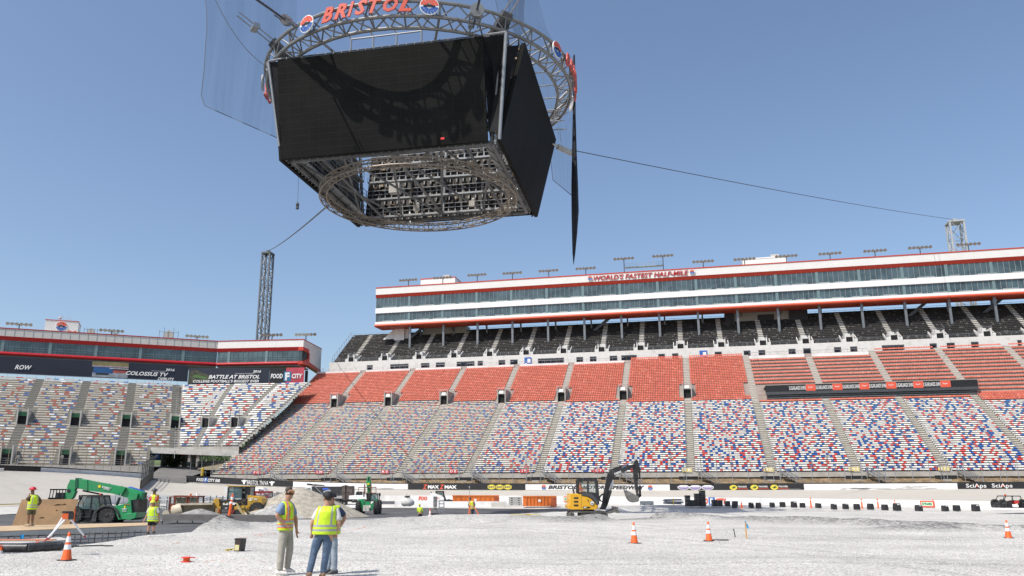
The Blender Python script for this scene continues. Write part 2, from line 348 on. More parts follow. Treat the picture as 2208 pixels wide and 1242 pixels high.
# orange survey paint dashes on the gravel
paint = mat('marking_paint', (0.75, 0.28, 0.14), 0.9, 0, 0.3, 4)
g = MB()
for x0, y0, x1, y1 in ((330, 1178, 347, 1176), (370, 1173, 388, 1170), (409, 1167, 424, 1165), (445, 1163, 460, 1161.5), (476, 1163, 493, 1162), (516, 1161, 533, 1158), (548, 1155, 566, 1152), (577, 1152, 594, 1150), (441, 1212, 463, 1209), (478, 1211, 492, 1211), (522, 1209, 534, 1208), (558, 1212, 574, 1211), (560, 1156, 575, 1154), (640, 1151, 650, 1149), (735, 1144, 750, 1142), (752, 1142, 768, 1140), (770, 1140, 790, 1136), (646, 1215, 662, 1214), (735, 1220, 752, 1221), (184, 1192, 204, 1190), (947, 1126, 960, 1125), (982, 1122, 1000, 1121)):
    a, b_ = gz(x0, y0), gz(x1, y1); dv = (b_ - a); dv.z = 0; nv = Vector((-dv.y, dv.x, 0)).normalized() * .035; NS = 5
    for i in range(NS):
        if i % 3 == 2: continue
        p, q = a + dv * (i / NS), a + dv * ((i + .8) / NS)
        h = lambda v: (v.x, v.y, gravel_h(v.x, v.y) + .012)
        g.quad(h(p - nv), h(q - nv), h(q + nv * rr.uniform(.4, 1.5)), h(p + nv))
tag(g.build('painted_survey_dashes', paint), kind='structure')

# ---------------- race track: banked concrete from inner wall to outer wall
outer = [W(s, 150) for s in (110, 80, 50, 20, -10, -40, -65, -85, -99)]
outer_z = [2.2, 2.15, 2.1, 1.95, 1.85, 1.85, 2.0, 2.45, 3.15]
# the turn beyond the gate
turn_top = [(330, 1031.5, 176), (250, 1026, 172), (160, 1020, 168), (90, 1017, 163), (0, 1014.5, 155), (-120, 1012, 143), (-260, 1008, 125)]
outer_px = [gr(x, y, rg) for x, y, rg in turn_top]
inner_m = [((2700, 1105), 90), ((2400, 1098), 97), ((2208, 1096), 102), ((1960, 1093), 109), ((1700, 1090), 116), ((1400, 1088), 124), ((1100, 1085), 133), ((830, 1085), 139), ((600, 1085.5), 141), ((450, 1085.5), 140), ((300, 1086), 137), ((200, 1084), 131), ((60, 1080), 120), ((-150, 1078), 104), ((-300, 1076), 92)]
inner = [gr(p[0], p[1], rg) for p, rg in inner_m]
def resample(pts, n):
    L = [0]
    for a, b in zip(pts, pts[1:]): L.append(L[-1] + (b - a).length)
    out = []
    for i in range(n):
        d = L[-1] * i / (n - 1); k = max(j for j in range(len(L)) if L[j] <= d + 1e-6); k = min(k, len(pts) - 2)
        out.append(pts[k].lerp(pts[k + 1], (d - L[k]) / (L[k + 1] - L[k])))
    return out
outs = [Vector((p.x, p.y, z)) for p, z in zip(outer, outer_z)] + outer_px
def smooth_line(pts, n=120):
    out = resample(pts, n)
    for _ in range(12): out = [out[0]] + [(out[i - 1] + out[i] * 2 + out[i + 1]) / 4 for i in range(1, n - 1)] + [out[-1]]
    return out
OUT = smooth_line(outs); INN = smooth_line([Vector((p.x, p.y, min(p.z, -.1))) for p in inner])
trackm = mat('track_concrete', (0.50, 0.465, 0.40), 0.8, 0, 0.07, 0.12, 0.05, 6, dirt=(0.36, 0.33, 0.29), dscale=0.12)
g = MB(); n = 120; vs = []
for k in range(13):
    f = k / 12
    for i in range(n):
        a, b = INN[i], OUT[i]; p = a.lerp(b, f); z = a.z + (b.z - a.z) * (f ** 1.25); vs.append((p.x, p.y, z))
g._add(vs, [(k * n + i, k * n + i + 1, (k + 1) * n + i + 1, (k + 1) * n + i) for k in range(12) for i in range(n - 1)])
tag(g.build('race_track', trackm, smooth=True), kind='structure')
# apron / pit lane between asphalt and inner wall
g = MB(); g._add([(p.x, p.y, p.z) for p in INN] + [(p.x * .86, p.y * .86, LOW + .06) for p in INN], [(i, i + 1, n + i + 1, n + i) for i in range(n - 1)])
tag(g.build('pit_lane', concl), kind='structure')
g = MB()
for a, b in zip(INN, INN[1:]):
    if a.x > -24: continue
    f = .012; p, q = a.lerp(OUT[INN.index(a)], .04), b.lerp(OUT[INN.index(b)], .04); p2, q2 = p + Vector((0, .9, .10)), q + Vector((0, .9, .10))
    g.quad((p.x, p.y, p.z + .06), (q.x, q.y, q.z + .06), (q2.x, q2.y, q2.z + .06), (p2.x, p2.y, p2.z + .06))
tag(g.build('yellow_track_line', mat('line_yellow', (.62, .42, .06), .7)), kind='structure')
# soil bank under the stands
g = MB(); soil = mat('rock_bank', (0.21, 0.15, 0.085), 0.95, 0, 0.45, 1.3, 0.9, 3.5, dirt=(.09, .06, .035), dscale=2.2)
bank = [(110, 3.2), (-99, 3.2)]; K = 90
vs = []
for i in range(K + 1):
    s = 110 - i * (206 / K)
    for (tt, zz) in ((150.35, 2.0), (150.9, 2.6), (156.3, 3.1 + .25 * noise.noise(Vector((s * .5, 0, 0)))), (158.3, 4.2)): vs.append(tuple(W(s, tt, zz + (0.25 * noise.noise(Vector((s, tt, 0))) if tt > 151 and tt < 158 else 0))))
g._add(vs, [(i * 4 + j, i * 4 + j + 1, i * 4 + 5 + j, i * 4 + 4 + j) for i in range(K) for j in range(3)])
tag(g.build('rock_bank', soil), kind='structure')
# =============================================================== STANDS
def lerp_tab(tab, x):
    if x <= tab[0][0]: return tab[0][1]
    for (a, u), (b, v) in zip(tab, tab[1:]):
        if x <= b: return u + (v - u) * (x - a) / (b - a)
    return tab[-1][1]
seatm = mat('seat_plastic', (1, 1, 1), 0.6, 0, 0.10, 2.5, attr=True, spec=.2)
chairm = mat('chair_plastic', (1, 1, 1), 0.55, 0, 0.10, 3, attr=True, spec=0.12)
terr = mat('terrace_concrete', (0.40, 0.365, 0.30), 0.85, 0, 0.15, 0.8, dirt=(0.26, 0.225, 0.16), dscale=0.7)
terrd = mat('terrace_dark', (0.10, 0.10, 0.10), 0.85, 0, 0.15, 0.8)
stairm = mat('stair_concrete', (0.56, 0.53, 0.47), 0.85, 0, 0.12, 0.9, dirt=(.42, .37, .28), dscale=.8)
rs_ = random.Random(11)
def xprism(mb, poly, x0, x1):
    n = len(poly); vs = [(x0, y, z) for y, z in poly] + [(x1, y, z) for y, z in poly]
    mb._add(vs, [(i, (i + 1) % n, n + (i + 1) % n, n + i) for i in range(n)] + [tuple(range(n)), tuple(range(2 * n - 1, n - 1, -1))]); return mb
def seats(mb, p0, p1, colf, w=0.5, gap=0.0, hs=0.42, hb=0.80, d0=0.22, d1=0.60, skip=None):
    """a row of seats from p0 to p1; depth goes to the left of the direction of travel"""
    p0, p1 = Vector(p0), Vector(p1); L = (p1 - p0); n = max(1, int(round(Vector((L.x, L.y, 0)).length / w)))
    dv = L / n; hd = Vector((dv.x, dv.y, 0)).normalized(); nv = Vector((-hd.y, hd.x, 0))
    for i in range(n):
        a = p0 + dv * (i + gap / 2); b = p0 + dv * (i + 1 - gap / 2)
        if skip and skip((a + b) / 2): continue
        c = colf(i)
        if c is None: continue
        mb.cc = c; zs = Vector((0, 0, hs)); zb = Vector((0, 0, hb))
        A, B = a + nv * d0 + zs, b + nv * d0 + zs; C, D = b + nv * d1 + zs, a + nv * d1 + zs
        t_ = Vector((0, 0, -.05)); k = nv * .12
        v = [A, B, C, D, A + t_, B + t_, C + t_, D + t_, a + nv * d1 + zb + k, b + nv * d1 + zb + k, a + nv * (d1 + .06) + zb + k, b + nv * (d1 + .06) + zb + k, C + nv * .05, D + nv * .05]
        mb._add(v, [(0, 1, 2, 3), (0, 4, 5, 1), (0, 3, 7, 4), (1, 5, 6, 2), (3, 2, 9, 8), (8, 9, 11, 10), (11, 12, 13, 10)])
class Sec:
    def __init__(s, parent, label=None):
        s.e = bpy.data.objects.new('seating_section', None); COL.objects.link(s.e); s.e.parent = parent
        if label: s.e['label'] = label
    def row(s, g, m_):
        if g.f: g.build('seat_row', m_, s.e, col=True)
# ---- straight stand: local frame x along, y away from the track, z up
ST = W(0, 158, 0)
stand = thing('grandstand', 'long straight grandstand with white, red and black seating below the glass suites', 'grandstand', ST, -AZ)
def sloc(s, t, z): return (s, t - 158, z)
low_rows = [(0.763 * i, 4.95 + 0.415 * i) for i in range(38)]
red_rows = [(29 + 0.78 * i, 20.72 + 0.49 * i) for i in range(27)]
blk_rows = [(54 + 0.78 * i, 36.4 + 0.575 * i) for i in range(18)]
X0, X1 = -98.5, 104
def steps(rows, tread, x0, x1, m, name, base):
    pr = []
    for y, z in rows: pr += [(y, z), (y + tread, z)]
    # risers
    out = []
    for i, (y, z) in enumerate(rows):
        if i: out.append((y, z))
        else: out += [(y, base), (y, z)]
        out.append((y + tread if i == len(rows) - 1 else rows[i + 1][0], z))
    out.append((out[-1][0], base)); g = MB(); xprism(g, out, x0, x1); return g.build(name, m, stand)
steps(low_rows, .763, X0, X1, mat('terrace_riser_shade', (.19, .17, .13), .85, 0, .2, .8, dirt=(.16, .13, .085), dscale=.5), 'terrace', 2.0)  # brown darkened so riser shadow reads between the seat rows
steps(red_rows, .78, X0, X1, mat('terrace_red_tier', (.40, .33, .29), .85, 0, .15, .8), 'terrace', 2.0)
steps(blk_rows, .78, -97, 104, mat('terrace_black_tier', (.10, .095, .09), .85, 0, .15, .8), 'terrace', 34.6)  # even dark grey of the black tier steps
ais = [-.9 + 14.05 * k for k in range(-8, 9)]; ais[1] = -98.5 - .8; ais = [a for a in ais if a > -100]
WHT, AL_ = (0.66, 0.638, 0.59), (0.52, 0.48, 0.40)
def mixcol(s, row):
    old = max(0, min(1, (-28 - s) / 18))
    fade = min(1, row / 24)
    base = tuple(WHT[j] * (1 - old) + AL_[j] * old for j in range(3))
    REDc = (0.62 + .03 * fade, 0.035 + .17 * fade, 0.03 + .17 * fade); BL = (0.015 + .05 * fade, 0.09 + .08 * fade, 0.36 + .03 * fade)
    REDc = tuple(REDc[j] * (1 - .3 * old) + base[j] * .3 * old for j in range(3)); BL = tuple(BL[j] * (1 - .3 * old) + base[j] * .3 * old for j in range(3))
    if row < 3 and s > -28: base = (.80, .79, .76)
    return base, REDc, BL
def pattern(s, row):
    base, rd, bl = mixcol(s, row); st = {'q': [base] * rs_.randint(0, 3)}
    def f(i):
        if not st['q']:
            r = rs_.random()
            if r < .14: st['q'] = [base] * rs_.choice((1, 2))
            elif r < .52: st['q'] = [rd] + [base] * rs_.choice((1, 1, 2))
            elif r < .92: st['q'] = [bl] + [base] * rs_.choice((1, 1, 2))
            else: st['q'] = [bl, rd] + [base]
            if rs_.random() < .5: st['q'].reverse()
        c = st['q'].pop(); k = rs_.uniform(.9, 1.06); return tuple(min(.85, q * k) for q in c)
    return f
def redf(i): k = rs_.uniform(.86, 1.1); j = rs_.random(); c = (0.58 * k, 0.15 * k, 0.10 * k) if j > .1 else (.64 * k, .20 * k, .14 * k); return c
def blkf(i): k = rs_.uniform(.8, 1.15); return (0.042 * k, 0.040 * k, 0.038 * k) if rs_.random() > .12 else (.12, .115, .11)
OV0, OV1 = 12.6, 55.5       # the box under the overhang
for k in range(len(ais) - 1):
    a, b = ais[k] + .75, ais[k + 1] - .75
    if a > 100: continue
    b = min(b, 103); mid = (a + b) / 2; nb = int(max(34, min(42, 38 - round(mid / 17 * 1.0))))
    # lower mixed tier
    rows = low_rows + red_rows; S1 = Sec(stand, 'block of white seats speckled with red and blue'); S2 = Sec(stand, 'block of all red seats')
    if OV0 < mid < OV1: nb = 36
    for i, (y, z) in enumerate(rows):
        if OV0 < mid < OV1 and i == 37: continue
        g = MB(); gr_ = g; SS = S1 if i < nb else S2; MM = seatm if i < nb else chairm
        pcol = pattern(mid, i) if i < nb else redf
        if i >= 38:
            j = i - 38
            top = 24 if (mid < -14 or 14 < mid < 42) else 27
            if j >= top: continue
            if OV0 < mid < OV1:
                if j < 8: continue
                if j >= 8 and (j % 2): continue
            elif mid > OV1 and j % 2: continue
        vom = lambda p, y=y: (29.8 < y < 36.0) and (p.x - ais[k] < 2.0 or ais[k + 1] - p.x < 2.0) and (mid < OV0)
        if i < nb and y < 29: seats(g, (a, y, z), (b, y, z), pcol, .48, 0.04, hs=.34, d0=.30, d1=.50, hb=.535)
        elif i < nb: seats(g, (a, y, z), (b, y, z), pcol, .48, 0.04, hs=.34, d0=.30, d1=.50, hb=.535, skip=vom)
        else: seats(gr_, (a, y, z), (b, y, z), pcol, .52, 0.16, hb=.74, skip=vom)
        SS.row(g, MM)
# dividing hand rails seen as pale lines through the lower tier
for a in ais:
    for q in (-.78, .78):
        g = MB(); n_ = [(a + q, low_rows[i][0] + .2, low_rows[i][1]) for i in range(0, 38, 3)]
        for (x_, y, z) in n_: g.tube((x_, y, z), (x_, y, z + .9), .025, 4)
        g.path([(x_, y, z + .9) for (x_, y, z) in n_], .022, 4); g.build('handrail', steel, stand)
for k in range(len(ais) - 1):
    for fr in (.25, .5, .75):
        if ais[k] > -30: g = MB(); x = ais[k] * (1 - fr) + ais[k + 1] * fr; g.tube((x, .45, 5.6), (x, 28.5, 20.9), .022, 4); g.build('row_divider', steel, stand)
# stairways
for a in ais[1:]:
    g = MB()
    for i, (y, z) in enumerate(low_rows + red_rows):
        if 29.8 < y < 36.2 and a < OV0: continue
        if i >= 38 + (24 if (a < -10 or 18 < a < 40) else 27): continue
        if OV0 + 2 < a < OV1 and 38 <= i < 46: continue
        g.box(a - .68, a + .68, y - .02, y + .39, z, z + .20); g.box(a - .68, a + .68, y + .40, y + .77, z, z + .03)
    g.build('stairway', stairm, stand)
# vomitories in the red tier
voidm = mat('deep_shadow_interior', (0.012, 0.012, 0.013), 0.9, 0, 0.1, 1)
for a in ais[1:]:
    if a > OV0: continue
    y0, z0 = 30.2, 21.2
    r_ = thing('vomitory', None, None); del_ = r_; r_.parent = stand; r_.location = (a, y0, z0)
    g = MB(); g.box(-1.0, -.8, 0, 5.4, -.4, 3.6); g.box(.8, 1.0, 0, 5.4, -.4, 3.6); g.box(-.8, .8, 4.9, 5.4, 0, 3.6); g.box(-.85, .85, .1, .5, 2.5, 3.0)
    g.box(-1.95, -1.02, .3, .6, -.3, .5); g.box(1.02, 1.95, .3, .6, -.3, .5); g.build('portal_wall', conc, r_)
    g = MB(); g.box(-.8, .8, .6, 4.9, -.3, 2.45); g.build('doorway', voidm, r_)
    g = MB()
    for sx in (-1.02, 1.02):
        for yy in (0, 1.8, 3.6, 5.3): g.tube((sx, yy, 1.5), (sx, yy, 4.6 if yy > 3 else 3.9), .035, 5)
        g.tube((sx, 0, 3.9), (sx, 5.3, 4.6), .035, 5)
    g.tube((-1.02, 0, 3.9), (1.02, 0, 3.9), .035, 5); g.build('guard_rail', steel, r_)
    g = MB(); g.box(-.5, .5, .02, .08, 2.6, 3.3); g.build('section_sign', cleanw, r_)
    g = MB()
    for sx in (-1, 1):
        for i in range(8):
            y = .2 + i * .78; z = -.1 + i * .49; g.box(*sorted((sx * 1.05, sx * 1.95)), y, y + .39, z, z + .22); g.box(*sorted((sx * 1.05, sx * 1.95)), y + .39, y + .78, z, z + .04)
    g.build('side_steps', stairm, r_)
# ---- concourse wall between red and black tiers
cw = MB(); op = []
def sx(px, py=770, t=210): return wt(px, py, t)[0]
rsx = random.Random(5)
openings = []
for a, b in ((739+53, 803), (842, 880), (908, 925), (940, 958), (985, 1022), (1030, 1040), (1075, 1088), (1100, 1115), (1160, 1215), (1243, 1256), (1272, 1285), (1315, 1330), (1340, 1372), (1420, 1433), (1450, 1462), (1542, 1556), (1605, 1618), (1637, 1650), (1702, 1716), (1734, 1749), (1801, 1815), (1836, 1850), (1905, 1952), (2009, 2023), (2046, 2062), (2099, 2114), (2200, 2208)):
    openings.append((sx(a), sx(b)))
xs = [-97] + [q for o_ in openings for q in o_] + [104]; g = MB()
zc0, zc1, zo0, zo1 = 31.6, 36.35, 33.2, 35.2
g.box(-97, 104, 52.2, 52.6, zc0, zo0); g.box(-97, 104, 52.2, 52.6, zo1, zc1)
for i in range(0, len(xs) - 1, 2):
    if xs[i + 1] > xs[i]: g.box(xs[i], xs[i + 1], 52.2, 52.6, zo0, zo1)
g.box(-97, 104, 50, 52.2, 31.2, 31.6); g.build('concourse_wall', mat('concourse_cream', (.70, .685, .645), .7, 0, .08, .5, dirt=(.42, .40, .36), dscale=.5), stand)
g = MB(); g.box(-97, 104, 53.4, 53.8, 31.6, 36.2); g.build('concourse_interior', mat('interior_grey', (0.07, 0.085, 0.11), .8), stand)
g = MB()
for a, b in openings:
    n = max(1, int((b - a) / 1.1))
    for j in range(n + 1): x = a + (b - a) * j / n; g.box(x - .05, x + .05, 52.1, 52.2, zo0, zo1)
    g.box(a, b, 52.08, 52.15, zo0 + .5, zo0 + .62)
g.build('window_frames', dsteel, stand)
# white parapet over the red rows where the tier is shorter
g = MB()
for k in range(len(ais) - 1):
    a, b = ais[k] + .8, ais[k + 1] - .8; mid = (a + b) / 2
    if mid < -14 or 14 < mid < 42: g = MB(); g.box(a, min(b, 103), 48.1, 48.35, 32.0, 33.25); g.build('parapet', white, stand)
g = MB()
for k in range(len(ais) - 1):
    a, b = ais[k] + .8, ais[k + 1] - .8; mid = (a + b) / 2
    if mid < -14 or 14 < mid < 42:
        g.tube((a, 48.2, 34.0), (b, 48.2, 34.0), .04, 5)
        x = a
        while x < b: g.tube((x, 48.2, 33.2), (x, 48.2, 34.0), .035, 4); x += 1.6
g.build('parapet_railing', steel, stand)
# red chairs on the accessible deck
g = MB()
for k in range(len(ais) - 1):
    a, b = ais[k] + 1.2, ais[k + 1] - 1.2; mid = (a + b) / 2
    if mid < -14 or 14 < mid < 42:
        x = a
        while x < b - 1.5: seats(g, (x, 50.6, 33.0), (x + 1.5, 50.6, 33.0), redf, .5, .12); x += rsx.choice((2.2, 3.0, 3.6))
g.build('deck_chairs', chairm, stand, col=True)
# blue and white section boards on the concourse wall
for px in (1138, 1517):
    x = sx(px, 770); g = MB(); g.box(x - .9, x + .9, 52.0, 52.1, 33.2, 35.6); g.build('section_board', blue, stand)
    g = MB(); g.box(x - .1, x + .7, 51.96, 52.0, 34.2, 35.2); g.box(x - .7, x - .2, 51.96, 52.0, 33.5, 34.1); g.build('section_board_mark', cleanw, stand)
# black tier seats and aisles; each aisle ends in a portal
bas = [-2 + 9.9 * k for k in range(-10, 12)]; bas = [b for b in bas if b < 108]
for k in range(len(bas) - 1):
    a, b = bas[k] + .65, min(bas[k + 1] - .65, 103.5)
    if k == 0: a = -97
    S1 = Sec(stand, 'block of black seats under the suites')
    for i, (y, z) in enumerate(blk_rows):
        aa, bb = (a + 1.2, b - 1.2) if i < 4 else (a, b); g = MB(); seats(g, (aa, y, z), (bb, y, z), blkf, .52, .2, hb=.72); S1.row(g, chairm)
for a in bas:
    if a < -96: continue
    g = MB()
    for i, (y, z) in enumerate(blk_rows):
        if i > 3: g.box(a - .6, a + .6, y - .02, y + .39, z, z + .24); g.box(a - .6, a + .6, y + .39, y + .77, z, z + .03)
    g.build('stairway', stairm, stand)
    v_ = thing('vomitory', None, None); v_.parent = stand; v_.location = (a, 53.4, 35.6)
    g = MB(); g.box(-1.0, -.75, 0, 3.2, .4, 2.9); g.box(.75, 1.0, 0, 3.2, .4, 2.9); g.box(-1.8, -1.0, .1, .4, .4, 1.7); g.box(1.0, 1.8, .1, .4, .4, 1.7); g.box(-.75, .75, 2.9, 3.2, .4, 3.4)
    xprism(g, [(.2, .5), (.2, 1.6), (3.2, 3.2), (3.2, 2.6)], -1.8, -1.65); xprism(g, [(.2, .5), (.2, 1.6), (3.2, 3.2), (3.2, 2.6)], 1.65, 1.8); g.build('portal_wall', MATS['concourse_cream'], v_)
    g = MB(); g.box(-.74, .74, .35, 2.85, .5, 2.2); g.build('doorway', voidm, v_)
    g = MB()
    for q in (-1.02, 1.02):
        for yy in (0, 1.5, 3.0): g.tube((q, yy, 2.0), (q, yy, 3.6), .035, 4)
        g.tube((q, 0, 3.3), (q, 3.0, 3.6), .035, 4)
    g.tube((-1, 0, 3.3), (1, 0, 3.3), .035, 4); g.build('guard_rail', steel, v_)
g = MB(); g.tube((-97, 53.9, 37.5), (104, 53.9, 37.5), .035, 4); g.tube((-97, 53.9, 37.1), (104, 53.9, 37.1), .025, 4)
x = -97
while x < 104: g.tube((x, 53.9, 36.3), (x, 53.9, 37.5), .03, 4); x += 2.2
yb, zb_ = blk_rows[-1]
x = -97
while x < 104: g.tube((x, yb + .9, zb_), (x, yb + .9, zb_ + 1.15), .03, 4); x += 2.4
g.tube((-97, yb + .9, zb_ + 1.1), (104, yb + .9, zb_ + 1.1), .04, 4)
for i in range(0, 18, 2): y, z = blk_rows[i]; g.tube((-97, y, z), (-97, y, z + 1.6), .05, 4)
g.tube((-97, blk_rows[0][0], blk_rows[0][1] + 1.6), (-97, yb, zb_ + 1.6), .05, 4); g.build('railings', steel, stand)
g = MB(); xprism(g, [(yb + .85, zb_ + .0), (yb + .85, zb_ + .75), (yb + 1.0, zb_ + .75), (yb + 1.0, zb_ - 2)], -96.5, 104); g.build('rear_wall', dsteel, stand)
# overhang with the black fascia
_, zf0 = wt(1870, 857, 187.6); _, zf1 = wt(1870, 846, 187.6); _, zf2 = wt(1870, 826, 187.6)
fx0, fx1 = wt(1650, 840, 187.6)[0], wt(2106, 832, 187.6)[0]
g = MB(); g.box(fx0, fx1, 28.7, 29.0, zf1 + .5, zf2); g.build('fascia_board', black, stand)
g = MB(); g.box(fx0, fx1, 28.5, 29.4, zf1 - .1, zf1 + .5); g.box(fx0, fx1, 29.0, 36.5, zf2 - .2, zf2 - .04); g.build('canopy', dsteel, stand)
g = MB(); g.box(fx0 + .3, fx1 - .3, 32.6, 33.0, zf0 - 1, zf2 - .2); g.build('box_interior', voidm, stand); g = MB(); g.box(fx0 + .2, fx1 - .2, 29.2, 29.28, zf0 - 1.2, zf1 - .12); g.build('recess_shade_panel', mat('recess_shade_dark', (.02, .022, .025), .15, 0, .6, .6), stand)  # dark panel stands in for the shade under the canopy, no real glazing
g = MB(); rsx = random.Random(9)
x = fx0
while x < fx1: g = MB(); g.box(x, x + .9, 32.2, 32.6, zf0 - 1, zf1 + .5); g.build('box_column', terr, stand); x += 7
g = MB(); g.tube((fx0, 28.9, zf0 + .25), (fx1, 28.9, zf0 + .25), .06, 6); g.tube((fx0, 28.9, zf0 + .7), (fx1, 28.9, zf0 + .7), .04, 6); g.build('box_rail', steel, stand)
for i, px in enumerate((1718, 1775.5, 1833.5, 1891, 1949.5, 2008, )):
    x = wt(px, 833, 187.6)[0]; text('SUGARLANDS SHINE', 1, cleanw, stand, TR(x, 28.67, zf1 + .5 + (zf2 - zf1 - .5) * .5), fit=(3.35, .8), bold=.005)
    x = wt(px + 28.5, 833, 187.6)[0]; g = MB(); g.box(x - .95, x + .95, 28.66, 28.7, zf1 + .55, zf2 - .04); g.build('fascia_badge', lred, stand)
    text('Sugar', 1, cleanw, stand, TR(x, 28.64, zf1 + .5 + (zf2 - zf1 - .5) * .55), fit=(1.1, .4), shear=.3)
# front edge of the stand: parapet, rail, portals with section signs, steel stairs
g = MB(); g.box(X0, X1, -.45, -.01, 4.15, 5.0); g.build('front_parapet', conc, stand)
g = MB()
for zz in (5.35, 5.75, 6.15): g.tube((X0, -.3, zz), (X1, -.3, zz), .03, 4)
x = X0
while x < X1: g.tube((x, -.3, 4.9), (x, -.3, 6.15), .035, 4); x += 2.0
g.build('front_railing', steel, stand)
gold = mat('sign_gold', (0.75, 0.62, 0.22), .5); signred = mat('sign_crimson', (0.55, 0.05, 0.06), .5)
for a in ais[1:]:
    if a > 100: continue
    q = thing('access_stair', None, None); q.parent = stand; q.location = (a, -.5, 0)
    g = MB(); g.box(-2.2, 1.1, -.12, 0, 2.7, 4.3); g.build('recess', voidm, q)
    g = MB(); g.box(-1.1, .2, -.5, -.15, 2.6, 3.7); g.build('utility_cabinet', conc, q)
    g = MB()
    for i in range(8): g.box(1.3 + i * .42, 1.75 + i * .42, -1.5, -.3, 4.6 - i * .27, 4.66 - i * .27)
    for yy in (-1.5, -.3):
        for off in (.0, .5, 1.0): g.tube((1.2, yy, 4.75 + off), (5.0, yy, 2.55 + off), .04, 5)
        for i in range(5): x = 1.3 + i * .85; g.tube((x, yy, 4.7 - (x - 1.2) * .58), (x, yy, 5.75 - (x - 1.2) * .58), .035, 4)
    g.tube((1.2, -.3, 2.6), (1.2, -.3, 6.6), .05, 5); g.tube((-1.3, -.3, 2.6), (-1.3, -.3, 6.6), .05, 5); g.build('stair_flight', steel, q)
    s0 = -2.6 if a < -9 else -.7
    g = MB(); g.box(s0 - .85, s0 + .85, -.12, -.06, 5.1, 5.75); g.build('section_sign', signred if a < -9 else gold, q)
    text({0: '◄► ', 1: 'A B'}[0] if False else chr(65 + int(abs(a)) % 20) + ' ' + chr(66 + int(abs(a)) % 20), .7, cleanw, q, TR(s0, -.13, 5.45), fit=(1.2, .42), bold=.02)

# ---------------- straight suite building
SU = W(0, 217, 0)
su = thing('suite_building', 'long two storey glass suite building with white and red bands above the black seats', 'building', SU, -AZ)
sx0, sx1 = -86.5, 105
fas = mat('white_cladding', (0.76, 0.745, 0.70), 0.45, 0, 0.03, 0.5)
g = MB(); xprism(g, [(0, 56.5), (0, 58.45), (6, 58.9), (10, 58.9), (10, 48.2), (8, 48.0), (.4, 55.6)], sx0, sx1)
g = MB(); g.box(sx0, sx1, -.25, 6, 56.55, 58.45); g.build('roof_fascia', fas, su)
g = MB(); g.box(sx0 - .05, sx1, -.35, .1, 58.45, 58.72); xprism(g, [(-.30, 56.5), (.15, 55.65), (6, 55.65), (6, 56.5)], sx0 - .05, sx1); g.build('red_band', red, su)
g = MB(); xprism(g, [(-.1, 51.1), (-.1, 52.6), (6, 52.6), (6, 51.1)], sx0 - .02, sx1); g.build('floor_band', cleanw, su); g = MB(); xprism(g, [(-.1, 47.9), (-.1, 48.6), (6, 48.6), (6, 48.05)], sx0 - .02, sx1); g.build('floor_band', cleanw, su)
g = MB(); NS = 6; pr = [(.1 - .42 * math.cos(math.pi / 2 - math.pi * i / NS), 47.55 + .38 * math.sin(math.pi / 2 - math.pi * i / NS)) for i in range(NS + 1)]
xprism(g, pr + [(6, 47.3), (6, 47.93)], sx0 - .12, sx1); g.build('red_bullnose', mat('orange_red', (.62, .09, .035), .45, 0, .05, .8), su)
g = MB(); xprism(g, [(.3, 47.15), (.3, 47.9), (8, 48.4), (8, 47.95)], sx0 + .3, sx1); g.build('soffit', mat('soffit_grey', (.32, .31, .30), .7, 0, .1, .3), su)
for z0, z1 in ((48.6, 51.1), (52.6, 55.65)):
    g = MB(); g.box(sx0 + .1, sx1, .25, .32, z0, z1); g.box(sx0 + .1, sx0 + .17, .32, 6, z0, z1); g.build('window_glass', mat('suite_glass', (0.06, 0.095, 0.105), 0.10, 0, 0.5, 0.25, spec=.7, dirt=(.10, .15, .16), dscale=.5), su)
    g = MB(); x = sx0 + .1
    while x < sx1: g.box(x - .035, x + .035, .12, .24, z0, z1); x += 1.24
    g.build('mullions', mat('mullion', (.30, .33, .33), .5), su)
    g = MB(); x = -7.1 - 9.9 * 8
    while x < sx1:
        if x > sx0 + 1: g = MB(); g.box(x - .35, x + .35, .10, .25, z0, z1); g.build('pillar_cover', mat('glass_teal', (.17, .245, .25), .25), su)
        x += 9.9
    g = MB(); rq = random.Random(int(z0)); x = sx0 + 2
    while x < sx1 - 4:
        L = rq.uniform(2, 4.5); g.box(x, x + L, .16, .24, z0 + .12, z0 + .32); x += L + rq.uniform(.5, 4)
    g.build('counter_tops', mat('counter', (.36, .40, .39), .5), su)
x = -7.1 - 9.9 * 8; colm = mat('column_steel', (.22, .23, .24), .45, .5, .1, 1)
while x < sx1:
    if x > sx0 + 1.5:
        y, z = 218.4 - 217, 41.2; g = MB(); g.box(x - .28, x + .28, y - .25, y + .25, z - 2, 47.3); g.build('support_column', colm, su)
        g = MB(); g.box(x - .2 + 1.2, x + .2 + 1.2, 7.0, 7.4, 44, 48.0); xprism(g, [(5.2, 47.8), (7.1, 46.2), (7.1, 46.7), (5.8, 47.8)], x + 1.1, x + 1.3); g.build('rear_bracket', colm, su)
    x += 9.9
